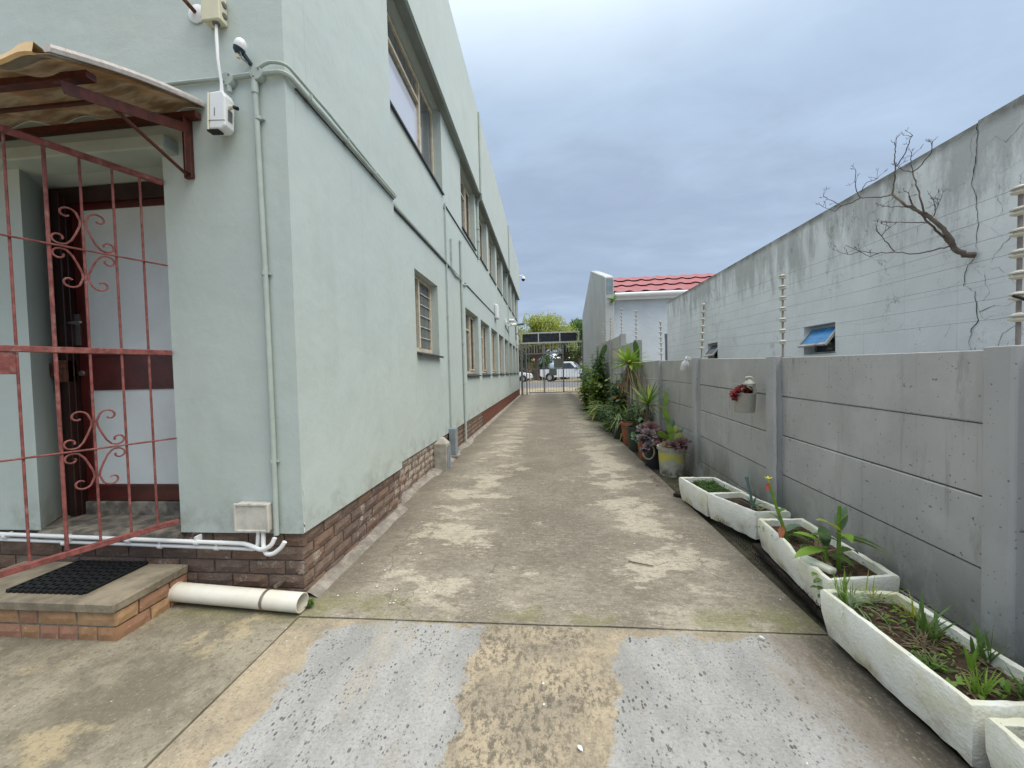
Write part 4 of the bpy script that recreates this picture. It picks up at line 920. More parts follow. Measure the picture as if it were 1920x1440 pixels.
solo('bent_pipe', c, 'pvc_white', 'short white pipe curling like a hook under the meter box', 'pipe')

t = thing('drain_pipe', 'thick white drainpipe lying along the foot of the plinth with a steel band', 'pipe', (-1.8, 2.03, 0.05))
c = MB()
n = 20; r = 0.052; ax0, ax1 = Vector((-2.245, 2.055, 0.072)), Vector((-1.395, 2.005, 0.058))
c.tube([ax0, ax0.lerp(ax1, .5), ax1], r, 24, caps=False); c.tube([ax0, ax1], r-0.004, 24, caps=False)
d = (ax1-ax0).normalized()
def ring(p, r0, r1, mb):
    u = d.cross(Vector((0, 0, 1))).normalized(); w = d.cross(u); vs = []
    for k in range(24):
        a = 2*pi*k/24; e = u*cos(a)+w*sin(a); vs += [p+e*r0, p+e*r1]
    mb.add(vs, [(2*k, 2*k+1, (2*k+3) % 48, (2*k+2) % 48) for k in range(24)])
ring(ax0, r, r-0.004, c); ring(ax1, r, r-0.004, c); ring(ax0+d*0.02, 0.0001, r-0.004, c); c.tube([ax0-d*0.001, ax0+d*0.05], r+0.003, 24, caps=False)
part('pipe', c, 'pvc_dirty', t, fix=False)
c = MB(); p = ax0.lerp(ax1, 0.74); c.tube([p-d*0.009, p+d*0.009], r+0.0025, 24, caps=False); c.box(p.x+0.01, p.x+0.03, 2.06, 2.14, 0.105, 0.12); part('band', c, 'band_steel', t, fix=False)

# covers standing at the side wall
t = thing('pipe_cover', 'stubby concrete pipe cover with pyramid top against the side wall', 'cover', (-1.48, 5.25, 0))
c = MB(); c.box(-1.57, -1.39, 5.13, 5.33, -0.02, 0.36); c.add([(-1.57, 5.13, .36), (-1.39, 5.13, .36), (-1.39, 5.33, .36), (-1.57, 5.33, .36), (-1.50, 5.19, .44), (-1.45, 5.19, .44), (-1.45, 5.27, .44), (-1.50, 5.27, .44)], [(0, 1, 5, 4), (1, 2, 6, 5), (2, 3, 7, 6), (3, 0, 4, 7), (4, 5, 6, 7)])
part('body', c, 'conc_post', t, bevel=0.008, seg=2)
c = MB(); c.box(-1.389, -1.380, 5.15, 5.21, 0.0, 0.33); c.box(-1.389, -1.380, 5.245, 5.31, 0.0, 0.33); part('side_strip', c, 'bluegrey', t)
t = thing('pipe_cover', 'slim blue grey metal pipe cover just behind the stubby concrete one', 'cover', (-1.5, 5.95, 0))
c = MB(); c.box(-1.55, -1.44, 5.88, 6.04, -0.02, 0.47); part('channel', c, 'bluegrey', t, bevel=0.012, seg=2)
c = MB(); c.box(-1.56, -1.40, 5.86, 6.08, -0.02, 0.05); part('foot', c, 'fillet', t, bevel=0.02, seg=2)

# lamp, cameras at the far end
t = thing('wall_light', 'white rounded box light on the side wall where the cable ends', 'light', (-1.5, 11.8, 3.1))
c = MB(); c.box(-1.549, -1.44, 11.65, 12.05, 2.98, 3.42); part('cover', c, 'pvc_white', t, bevel=0.04, seg=3)
t = thing('security_camera', 'pair of white bullet cameras on the far side wall above the lower windows', 'camera', (-1.45, 15.0, 3.2))
c = MB(); c.box(-1.549, -1.50, 14.7, 14.95, 3.12, 3.38); part('base', c, 'pvc_white', t, bevel=0.02, seg=2)
c = MB(); c.tube([(-1.52, 14.8, 3.28), (-1.35, 14.9, 3.3)], 0.03); c.tube([(-1.40, 14.5, 3.3), (-1.25, 14.95, 3.34)], 0.055, 10); part('camera_body', c, 'pvc_white', t)
c = MB(); c.tube([(-1.53, 15.9, 3.25), (-1.38, 15.9, 3.27)], 0.03); c.tube([(-1.40, 15.6, 3.25), (-1.25, 16.0, 3.32)], 0.055, 10); part('camera_body', c, 'pvc_white', t)
c = MB(); c.tube([(-1.535, 14.75, 3.12), (-1.535, 15.8, 2.98), (-1.535, 15.9, 2.98)], 0.012); part('cable', c, 'slate', t)
t = thing('dome_camera', 'white dome camera on an arm at the top far corner of the office block', 'camera', (-1.25, 21.9, 6.6))
c = MB(); c.tube([(-1.42, 21.7, 6.72), (-1.22, 21.8, 6.78), (-1.2, 21.8, 6.72)], 0.03); part('arm', c, 'pvc_white', t)
c = MB(); c.lathe([(0.0001, 0.12), (0.08, 0.11), (0.12, 0.03), (0.12, -0.04)], 16, (-1.2, 21.8, 6.6)); part('housing', c, 'pvc_white', t)
c = MB(); c.lathe([(0.10, -0.04), (0.085, -0.11), (0.04, -0.15), (0.0001, -0.16)], 16, (-1.2, 21.8, 6.6)); part('dome', c, 'black', t)
t = thing('flood_light', 'grey floodlight on an angled bracket at the far end of the side wall', 'light', (-1.4, 19.6, 3.5))
c = MB(); c.box(-1.53, -1.49, 19.5, 19.62, 2.95, 3.75); c.bar((-1.51, 19.56, 3.2), (-1.15, 19.56, 3.62), 0.04, 0.04); c.bar((-1.51, 19.56, 3.72), (-1.12, 19.56, 3.72), 0.05, 0.04); part('bracket', c, 'bluegrey', t)
c = MB(); c.obox((-1.25, 19.56, 3.77), (0.36, 0.3, 0.06), (0, -0.08, 0)); part('lamp_head', c, 'bluegrey', t, bevel=0.01)
c = MB(); c.box(-1.549, -1.45, 20.2, 20.5, 2.75, 3.25); solo('switch_box', c, 'pvc_white', 'small pale box under the floodlight at the far wall end', 'electrical box', bevel=0.02)

# ---------------------------------------------------------------- awning over the door
t = thing('door_awning', 'small rusty steel awning with a wavy yellowed fibreglass sheet over the back door', 'awning', (-2.6, 1.8, 2.7))
def awn_z(x, y, top=0.0):
    s = (2.12-y)/0.70
    w = min(1, max(0.0, (-1.96-x)/0.12))
    return 2.908-0.262*s+0.02*sin(s*pi)+0.019*w*sin((x+1.98)*2*pi/0.36+2.2)+0.008*w*noise.noise(Vector((x*3, y*3, 0)))
c = MB(); nx, ny = 90, 14; vs = []; fs = []
for j in range(ny+1):
    for i in range(nx+1):
        x = -1.95-(2.1)*i/nx; y = 2.118-0.72*j/ny; vs.append((x, y, awn_z(x, y)))
for j in range(ny):
    for i in range(nx): a = j*(nx+1)+i; fs.append((a, a+1, a+nx+2, a+nx+1))
c.add(vs, fs, True); sh = part('roof_sheet', c, 'awning', t, fix=False)
m = sh.modifiers.new('solid', 'SOLIDIFY'); m.thickness = 0.004
c = MB(); pts = []; nn = 18
for i in range(nn+1):
    s = i/nn; y = 2.11-0.71*s; pts.append((y, 2.925-0.262*s+0.02*sin(s*pi)))
vs = []; fs = []
for (y, z) in pts: vs += [(-1.965, y, z-0.020), (-1.940, y, z-0.020), (-1.934, y, z-0.004), (-1.938, y, z+0.010), (-1.952, y, z+0.014), (-1.972, y, z-0.004)]
for i in range(nn):
    for k in range(6): fs.append((i*6+k, i*6+(k+1) % 6, (i+1)*6+(k+1) % 6, (i+1)*6+k))
c.add(vs, fs, True); c.add(vs[:6], [tuple(range(6))]); c.add(vs[-6:], [tuple(range(6))]); part('edge_roll', c, 'awning_edge', t)
c = MB(); vs = []; fs = []
for i in range(61):
    x = -2.0-2.0*i/60; z = awn_z(x, 1.40)+0.006; wv = 0.018*max(0.0, sin((x+1.98)*2*pi/0.36+2.2))
    vs += [(x, 1.46, z+0.020), (x, 1.392, z+0.014+wv), (x, 1.386, z-0.010), (x, 1.40, z-0.014)]
for i in range(60):
    for k in range(3): a = i*4+k; fs.append((a, a+1, a+5, a+4))
c.add(vs, fs, True); part('front_lip', c, 'awning_lip', t)
br = MB(); br.box(-2.078, -2.028, 2.095, 2.118, 2.50, 2.83); br.box(-2.034, -2.028, 2.06, 2.095, 2.52, 2.83); bk = part('wall_bracket', br, 'red_dark', t, bevel=0.002)
c = MB(); c.bar((-2.053, 2.095, 2.80), (-2.053, 1.50, 2.605), 0.045, 0.008); c.bar((-2.03, 2.095, 2.775), (-2.03, 1.50, 2.585), 0.006, 0.05); part('rafter', c, 'red_dark', t)
c = MB(); c.tube([(-2.05, 2.08, 2.515), (-2.05, 1.68, 2.655)], 0.009); part('brace', c, 'red_dark', t)
c = MB(); c.bar((-1.99, 1.58, 2.685), (-4.2, 1.58, 2.69), 0.04, 0.03); part('purlin', c, 'red_dark', t)
c = MB(); c.bar((-1.965, 2.09, 2.845), (-4.2, 2.09, 2.82), 0.04, 0.035); part('purlin', c, 'red_dark', t)
c = MB(); c.bar((-2.30, 1.82, 2.765), (-4.2, 1.82, 2.76), 0.02, 0.012); part('purlin', c, 'red_dark', t)
c = MB(); c.bar((-3.7, 2.095, 2.80), (-3.7, 1.50, 2.605), 0.045, 0.02); part('rafter', c, 'red_dark', t)

# ---------------------------------------------------------------- security gate standing open in front of the door
GA = Vector((-2.235, 2.10, 0)); GD = Vector((-0.38, -0.925, 0)).normalized(); GN = Vector((0.925, -0.38, 0)).normalized()
def gp(s, z, o=0.0): return GA+GD*s+Vector((0, 0, z))+GN*o
t = thing('security_gate', 'red barred security gate with scrollwork, swung open before the back door', 'gate', GA)
c = MB(); W = 0.93
c.bar(gp(-.010, 2.49), gp(W, 2.49), 0.022, 0.030); c.bar(gp(-.004, 0.475), gp(W, 0.462), 0.022, 0.030); c.bar(gp(-.012, 1.488), gp(W, 1.488), 0.022, 0.030)
c.bar(gp(W, 0.44), gp(W, 2.51), 0.03, 0.03, up=GN); part('frame', c, 'red_steel', t, bevel=0.003)
for i, s in enumerate((0.093, 0.207, 0.328, 0.447, 0.566, 0.685, 0.805)):
    r = 0.0078 if i == 3 else 0.0056; c = MB(); c.tube([gp(s, 0.49), gp(s, 1.471)], r, 8); c.tube([gp(s, 1.505), gp(s, 2.473)], r, 8)
    part('bar', c, 'red_steel', t)
for z in (2.004, 0.977):
    c = MB(); c.tube([gp(-.012, z, 0.009), gp(W, z, 0.009)], 0.005, 8); part('cross_rod', c, 'red_steel', t)
def scroll_path2(s0, z0, sx, sz):
    P = []
    c1 = (0.056, 0.165); n = 14
    for k in range(n):                      # curl in -> out, ending at left side heading down
        f = k/(n-1); a = -1.1*pi+(1-f)*(-1.6*pi)*-1; r = 0.010+0.026*f
        ang = pi+(1-f)*1.75*pi*-1
        P.append((c1[0]+r*cos(ang)*1.05, c1[1]+r*sin(ang)))
    P += [(0.0095, 0.140), (0.012, 0.115), (0.026, 0.075), (0.043, 0.035), (0.062, 0.012)]
    c2 = (0.086, 0.036); 
    for k in range(n):
        f = k/(n-1); ang = -0.62*pi+f*1.75*pi; r = 0.030-0.019*f
        P.append((c2[0]+r*cos(ang)*1.05, c2[1]+r*sin(ang)))
    return [(s0+sx*a, z0+sz*b_) for a, b_ in P]
for zc in (2.004, 0.977):
    for sx in (-1, 1):
        for sz in (-1, 1):
            P = scroll_path2(0.328, zc+sz*0.004, sx, sz); c = MB(); c.tube([gp(a, b_, 0.004) for a, b_ in P], 0.0048, 6); part('scroll', c, 'red_steel', t)
c = MB(); c.obox(gp(0.70, 1.425, 0.0), (0.01, 0.26, 0.11), (0, 0, -math.atan2(0.38, 0.925))); part('lock_plate', c, 'red_steel', t, bevel=0.002)

# ---------------------------------------------------------------- brick step and mat
t = thing('brick_step', 'low tan brick step with a worn concrete slab below the back door', 'step', (-2.7, 1.9, 0))
c = MB(); c.box(-3.30, -2.225, 1.73, 2.125, -0.05, 0.152); part('mortar_core', c, 'mortar', t)
c = MB(); nx, ny = 16, 8; vs = []; fs = []
poly = []
def slab_edge():
    out = []
    for i in range(40): u = i/40; out.append((-2.195+0.004*noise.noise(Vector((u*20, 0, 0))), 1.708+u*0.41))
    for i in range(40): u = i/40; out.append((-2.195-u*1.13, 2.118))
    for i in range(8): u = i/8; out.append((-3.325, 2.118-u*0.41))
    for i in range(44): u = i/44; out.append((-3.325+u*1.13, 1.708+0.005*noise.noise(Vector((u*26, 3, 0)))))
    return out
sl = slab_edge(); m = len(sl)
c.add([(x, y, 0.205) for x, y in sl]+[(x+(0.004 if x < -2.5 else -0.004), y, 0.155) for x, y in sl], [tuple(range(m))]+[(i, (i+1) % m, (i+1) % m+m, i+m) for i in range(m)]+[tuple(range(2*m-1, m-1, -1))])
part('slab', c, 'slab', t, bevel=0.006)
SB = {L: rough_brick('brick', L, 0.068, 0.05, int(L*1000), 'step_brick') for L in (0.215, 0.10, 0.16)}
for me in SB.values():
    for v in me.vertices: v.co.y = v.co.y*0.5 if v.co.y < 0.02 else v.co.y
def srow(z, seq, x0):
    x = x0
    for L in seq:
        inst('brick', SB[L], t, (x-L/2, 1.725, z)); x -= L+0.011
srow(0.114, [0.215, 0.215, 0.10, 0.215, 0.215, 0.10], -2.212); srow(0.035, [0.10, 0.10, 0.10, 0.10, 0.10, 0.215, 0.215], -2.212)
for (z, seq) in ((0.114, [0.10, 0.16, 0.10]), (0.035, [0.16, 0.10, 0.10])):
    y = 1.735
    for L in seq:
        inst('brick', SB[L], t, (-2.212+0.004, y+L/2, z), (0, 0, pi/2)); y += L+0.011
t = thing('door_mat', 'black perforated rubber mat lying on the brick step', 'mat', (-2.7, 1.95, 0.207))
mx0, mx1, my0, my1 = -2.925, -2.455, 1.785, 2.105
c = MB(); nxm, nym = 13, 9
for i in range(nxm+1):
    x = mx0+(mx1-mx0)*i/nxm; w = 0.013 if 0 < i < nxm else 0.012; c.box(x-w/2, x+w/2, my0, my1, 0.207, 0.2195)
for j in range(nym+1):
    y = my0+(my1-my0)*j/nym; 
    for i in range(nxm):
        xa = mx0+(mx1-mx0)*i/nxm+0.0065; xb = mx0+(mx1-mx0)*(i+1)/nxm-0.0065
        yy = y+(0.008 if i % 2 else 0) if 0 < j < nym else y
        c.box(xa, xb, yy-0.009, yy+0.009, 0.207, 0.219)
part('web', c, 'rubber', t)
c = MB(); c.box(mx0, mx1, my0, my1, 0.2055, 0.2085); part('base', c, 'rubber_hole', t)

# ================================================================ DRIVEWAY GATE AT THE FAR END
YG = 22.3
t = thing('driveway_gate', 'grey barred driveway gate with a dark three-panel header at the end of the drive', 'gate', (0.3, YG, 0))
c = MB(); c.box(-1.49, -1.37, YG-0.06, YG+0.06, 0, 3.05); c.box(2.02, 2.12, YG-0.05, YG+0.05, 0, 3.05); c.box(-1.19, -1.12, YG-0.15, YG-0.08, 0.0, 2.95); part('post', c, 'galv', t)
c = MB(); c.box(-1.49, 2.06, YG-0.08, YG-0.0, 2.95, 3.03); c.box(-1.45, 1.93, YG-0.08, YG-0.0, 3.53, 3.60)
for x in (-1.45, -0.46, 0.76, 1.83): c.box(x, x+0.06, YG-0.085, YG+0.0, 3.03, 3.53)
part('header_frame', c, 'galv_white', t)
for a, b_ in ((-1.33, -0.46), (-0.40, 0.76), (0.82, 1.75)):
    c = MB(); c.box(a, b_, YG-0.05, YG-0.03, 3.05, 3.51); part('header_panel', c, 'board', t)
c = MB(); c.box(-1.30, 0.95, YG-0.12, YG-0.06, 2.34, 2.40); c.box(-1.0, 2.02, YG-0.03, YG+0.01, 0.10, 0.15); c.box(-1.0, 2.02, YG-0.03, YG+0.01, 1.46, 1.50); c.box(-1.02, -0.98, YG-0.03, YG+0.01, 0.1, 2.9)
for x in (-0.15, 0.95): c.box(x-0.035, x+0.035, YG-0.045, YG+0.02, 0.1, 2.95)
c.box(-0.13, 0.93, YG-0.05, YG+0.01, 2.36, 2.43); part('gate_frame', c, 'galv', t)
x = -1.28; bar_me = None
for k in range(22):
    x = -1.29+k*0.152
    if x > 2.0: break
    b0 = MB(); b0.box(x-0.011, x+0.011, YG-0.02, YG, 2.43, 2.95); part('bar', b0, 'galv_white' if k % 3 else 'galv', t)
    b1 = MB(); b1.box(x-0.007, x+0.007, YG-0.02, YG-0.006, 0.15, 1.46 if x > -0.9 else 2.34); part('bar', b1, 'galv', t)
for (x0, x1, z0, z1) in ((0.42, 0.95, 1.52, 2.05), (0.14, 0.58, 1.10, 1.50)):
    c = MB(); n = 6
    for k in range(n): c.box(x0+(x1-x0)*k/n, x0+(x1-x0)*(k+0.82)/n, YG-0.07, YG-0.05, z0, z1)
    c.box(x0, x1, YG-0.055, YG-0.045, z0+0.01, z1-0.01); part('shield_plate', c, 'shield', t)

# ================================================================ CONCRETE PANEL FENCE
fen = thing('concrete_fence', 'grey precast concrete panel fence with posts along the right side of the drive', 'fence', (1.85, 5, 0))
XP = 1.845
posts = [(0.10, 1.36), (1.685, 1.365), (3.24, 1.385), (4.84, 1.43), (6.37, 1.445), (7.95, 1.90), (9.47, 2.17), (11.0, 2.18), (12.5, 2.21), (13.85, 2.22)]
PM = MB(); PM.prism([(-0.06, -0.06), (-0.045, -0.075), (0.045, -0.075), (0.06, -0.06), (0.06, 0.06), (-0.06, 0.06)], 0, 1, 'z')
def make_panels():
    for i, (y, zt) in enumerate(posts):
        c = MB(); w = 0.115 if i != 2 else 0.13
        top = zt+0.012
        c.prism([(XP-0.075+0.01, y-w/2), (XP-0.075, y-w/2+0.012), (XP-0.075, y+w/2-0.012), (XP-0.065, y+w/2), (XP+0.06, y+w/2), (XP+0.06, y-w/2)], -0.1, top, 'z')
        part('post', c, 'fence_post', fen, bevel=0.004)
    for i in range(len(posts)-1):
        y0, y1 = posts[i][0]+0.052, posts[i+1][0]-0.052
        z0t, z1t = (posts[i][1], posts[i+1][1]) if posts[i+1][1]-posts[i][1] < 0.2 else ((1.46, 1.46) if i == 4 else (posts[i][1]+0.0, posts[i][1]+0.0))
        if i >= 6: z0t, z1t = posts[i][1], posts[i+1][1]
        rows = 0; za, zb2 = z0t, z1t; k = 0
        while za > -0.05:
            h = 0.302; tilt_ = random.uniform(-0.004, 0.004); out = random.uniform(-0.003, 0.004)
            a0, a1 = za, zb2; b0, b1 = za-h+tilt_, zb2-h-tilt_
            c = MB(); x0 = XP-0.022-out; x1 = XP+0.022
            c.hexa([(x0, y0, b0), (x1, y0, b0), (x1, y1, b1), (x0, y1, b1), (x0, y0, a0), (x1, y0, a0), (x1, y1, a1), (x0, y1, a1)])
            part('panel', c, 'fence', fen, bevel=0.004)
            za = b0-0.007; zb2 = b1-0.007; k += 1
make_panels()
# mortar smear down the post between the bays
c = MB(); vs = []; fs = []
for i in range(60):
    z = 0.1+1.28*i/59; y = 3.175+0.010*noise.noise(Vector((0, 0, z*9))); w = 0.022+0.008*noise.noise(Vector((1, 0, z*13))); o = 0.012+0.005*noise.noise(Vector((4, 0, z*30)))
    vs += [(1.771, y-w, z), (1.771-o, y, z), (1.771, y+w*.6, z)]
for i in range(59): a = i*3; fs += [(a, a+3, a+4, a+1), (a+1, a+4, a+5, a+2)]
c.add(vs, fs, True); part('mortar_smear', c, 'fence_post', fen)

# electric strands
ef = thing('electric_fence', 'seven-strand electric fence on insulator rods above the concrete fence', 'electric fence', (1.9, 5, 1.4))
rods = [((1.87, 0.1, 1.36), (1.92, 0.12, 2.04)), ((1.86, 1.70, 1.37), (1.885, 1.72, 2.00)), ((1.83, 3.17, 1.38), (1.90, 3.29, 2.04)), ((1.83, 4.75, 1.43), (1.90, 4.84, 2.08)), ((1.85, 6.42, 1.44), (1.87, 6.50, 2.09)), ((1.85, 8.15, 1.88), (1.88, 8.25, 2.54)), ((1.86, 9.72, 2.16), (1.88, 9.80, 2.84)), ((1.86, 11.35, 2.16), (1.88, 11.4, 2.84)), ((1.86, 13.0, 2.2), (1.88, 13.0, 2.86))]
pins = []
disc = MB(); disc.lathe([(0.006, -0.020), (0.013, -0.018), (0.027, -0.012), (0.028, -0.007), (0.015, -0.004), (0.015, 0.001), (0.028, 0.004), (0.028, 0.009), (0.013, 0.015), (0.006, 0.018)], 14); dme = disc.mesh('insulator', M['ceramic'])
for a, b_ in rods:
    a = Vector(a); b_ = Vector(b_); c = MB(); c.tube([a-(b_-a)*0.05, b_], 0.0075, 8); rd = part('rod', c, 'rod', ef); row = []
    for k in range(7):
        p = a.lerp(b_, 0.19+0.80*k/6); row.append(p); inst('insulator', dme, rd, p)
    pins.append(row)
for k in range(7):
    c = MB()
    for i in range(len(pins)-1):
        p, q = pins[i][k]-Vector((0.028, 0, 0)), pins[i+1][k]-Vector((0.028, 0, 0)); c.tube([p, p.lerp(q, .5)-Vector((0, 0, 0.006)), q], 0.0008, 5, caps=False)
    part('strand', c, 'wire', ef)
c = MB(); c.tube([(1.88, 1.66, 1.53), (1.85, 1.68, 1.56), (1.84, 1.70, 1.575)], 0.006); part('lead', c, 'black', ef)

# white bottle hooked on the fence
t = thing('plastic_bottle', 'cut white plastic bottle tied upside down to the fence top', 'bottle', (1.75, 5.0, 1.38))
c = MB(); c.lathe([(0.012, 0.07), (0.018, 0.05), (0.035, 0.03), (0.045, 0.0), (0.045, -0.075)], 16, (1.74, 5.03, 1.37)); R = Matrix.Rotation(radians(35), 3, 'X'); c.v = [tuple(R @ (Vector(v)-Vector((1.74, 5.03, 1.37)))+Vector((1.74, 5.03, 1.37))) for v in c.v]; part('body', c, 'pvc_white', t, fix=False)
c = MB(); c.tube([(1.74, 5.0, 1.43), (1.76, 5.05, 1.47), (1.80, 5.0, 1.44)], 0.006); part('tie', c, 'pvc_white', t)

# ================================================================ NEIGHBOUR BUILDING WITH CRACKED WALL
XN = 3.0
nb = thing('neighbour_building', 'pale blue grey flat-roofed building with cracked mildewed wall behind the fence', 'building', (3.2, 5, 0))
def nbr():
    mb = MB(); holes = [(4.31, 4.80, 1.44, 1.765), (7.08, 7.50, 1.44, 1.765)]
    quadwall(mb, 'x', XN, -4.0, 2.985, -0.1, 2.975, [], 0.1, -1); quadwall(mb, 'x', XN+0.004, 2.985, 9.9, -0.1, 2.965, holes, 0.14, -1)
    mb.add([(XN, -4, 2.975), (XN+0.24, -4, 2.985), (XN+0.24, 2.985, 2.985), (XN, 2.985, 2.975)], [(0, 1, 2, 3)]); mb.add([(XN+.004, 2.985, 2.965), (XN+0.24, 2.985, 2.975), (XN+0.24, 9.9, 2.975), (XN+.004, 9.9, 2.965)], [(0, 1, 2, 3)])
    mb.add([(XN+.004, 9.9, -.1), (XN+6, 9.9, -.1), (XN+6, 9.9, 2.965), (XN+.004, 9.9, 2.965)], [(0, 1, 2, 3)]); mb.add([(XN+.24, -4, 2.985), (XN+.24, 9.9, 2.975), (XN+.24, 9.9, 2.6), (XN+.24, -4, 2.6)], [(0, 1, 2, 3)])
    mb.add([(XN+.24, -4, 2.6), (XN+.24, 9.9, 2.6), (XN+6, 9.9, 2.6), (XN+6, -4, 2.6)], [(0, 1, 2, 3)])
    part('wall', mb, 'nbr', nb, fix=False)
    for (a, b_, z0, z1) in holes:
        w = MB(); xf = XN+0.10
        w.box(xf, xf+0.03, a, a+0.025, z0, z1); w.box(xf, xf+0.03, b_-0.025, b_, z0, z1); w.box(xf, xf+0.03, a+0.025, b_-0.025, z1-0.025, z1); w.box(xf, xf+0.03, a+0.025, b_-0.025, z0, z0+0.025)
        fr = part('window', w, 'frame_white', nb)
        g = MB(); g.box(xf+0.031, xf+0.035, a, b_, z0, z1); part('pane', g, 'pane_dark', fr)
        # top-hung sash pushed out
        ang = radians(38); L = 0.27
        sw = MB(); sw.box(-0.012, 0.012, a+0.02, a+0.045, -L, 0); sw.box(-0.012, 0.012, b_-0.045, b_-0.02, -L, 0); sw.box(-0.012, 0.012, a+0.045, b_-0.045, -L, -L+0.025); sw.box(-0.012, 0.012, a+0.045, b_-0.045, -0.025, 0)
        R = Matrix.Rotation(ang, 3, 'Y'); o = Vector((xf-0.01, 0, z1-0.02))
        sw.v = [tuple(R @ Vector((v[0], 0, v[2]))+o+Vector((0, v[1], 0))) for v in sw.v]; part('sash', sw, 'frame_white', fr)
        sp = MB(); sp.box(-0.003, 0.003, a+0.045, b_-0.045, -L+0.025, -0.025); sp.v = [tuple(R @ Vector((v[0], 0, v[2]))+o+Vector((0, v[1], 0))) for v in sp.v]
        part('pane', sp, 'pane_blue' if a < 5 else 'pane_dark', fr)
nbr()
def crack(pts, w, seed):
    c = MB(); vs = []; fs = []; P = []
    for i in range(len(pts)-1):
        a, b_ = pts[i], pts[i+1]; n = max(2, int(math.hypot(b_[0]-a[0], b_[1]-a[1])/0.02))
        for k in range(n): f = k/n; P.append((a[0]+(b_[0]-a[0])*f, a[1]+(b_[1]-a[1])*f))
    P.append(pts[-1]); n = len(P)
    for i, (y, z) in enumerate(P):
        j = 0.014*noise.noise(Vector((i*0.45, seed, 0)))+0.02*noise.noise(Vector((i*0.15, seed, 3))); j2 = 0.014*noise.noise(Vector((i*0.5, seed, 7)))
        ww = w*(0.35+0.9*abs(noise.noise(Vector((i*0.3, seed, 9)))))*min(1, (n-i)/10+.2)
        vs += [(XN-0.0022, y+j-ww, z+j2-ww*.5), (XN-0.0022, y+j+ww, z+j2+ww*.5)]
    for i in range(n-1): a = 2*i; fs.append((a, a+1, a+3, a+2))
    c.add(vs, fs); return part('crack', c, 'crack', nb)
crack([(2.985, 2.96), (2.99, 2.75), (3.02, 2.55), (2.97, 2.35), (2.99, 2.08)], 0.004, 1)
crack([(2.99, 2.05), (3.06, 1.95), (3.07, 1.86), (2.985, 1.80), (2.98, 1.66), (2.97, 1.60), (3.02, 1.53), (3.03, 1.45), (3.0, 1.38)], 0.0055, 2)
crack([(2.97, 1.66), (2.88, 1.69), (2.80, 1.675), (2.72, 1.70)], 0.003, 3)
crack([(2.99, 1.98), (2.85, 1.93), (2.78, 1.85), (2.72, 1.86)], 0.0028, 4)
crack([(2.72, 2.20), (2.78, 2.12), (2.86, 2.05), (2.90, 1.98)], 0.003, 5)
crack([(2.95, 2.62), (2.85, 2.55), (2.72, 2.58)], 0.002, 6)
crack([(3.07, 1.9), (3.25, 1.84), (3.36, 1.86)], 0.0016, 8)
crack([(3.7, 1.72), (3.9, 1.69), (4.3, 1.74), (4.8, 1.76), (5.3, 1.74)], 0.0015, 9)
crack([(2.74, 1.55), (2.82, 1.50), (2.86, 1.40)], 0.003, 10)
crack([(2.98, 1.72), (2.93, 1.60), (2.88, 1.62), (2.80, 1.55)], 0.0018, 11)
crack([(2.99, 2.30), (2.90, 2.22), (2.86, 2.14), (2.80, 2.13)], 0.0018, 12)
crack([(2.86, 2.40), (2.84, 2.30), (2.88, 2.22)], 0.0016, 13)
crack([(3.0, 1.98), (2.94, 1.90), (2.90, 1.78), (2.95, 1.72)], 0.0018, 14)
crack([(2.78, 1.85), (2.74, 1.76), (2.76, 1.68)], 0.002, 15)
crack([(2.72, 2.80), (2.82, 2.74), (2.88, 2.80), (2.96, 2.76)], 0.0016, 16)
crack([(3.2, 1.5), (3.15, 1.58), (3.2, 1.66)], 0.0014, 17)
crack([(3.4, 2.42), (3.42, 2.28), (3.38, 2.2)], 0.0014, 18)
crack([(4.9, 1.8), (5.4, 1.77), (5.9, 1.80), (6.4, 1.76)], 0.0016, 19)

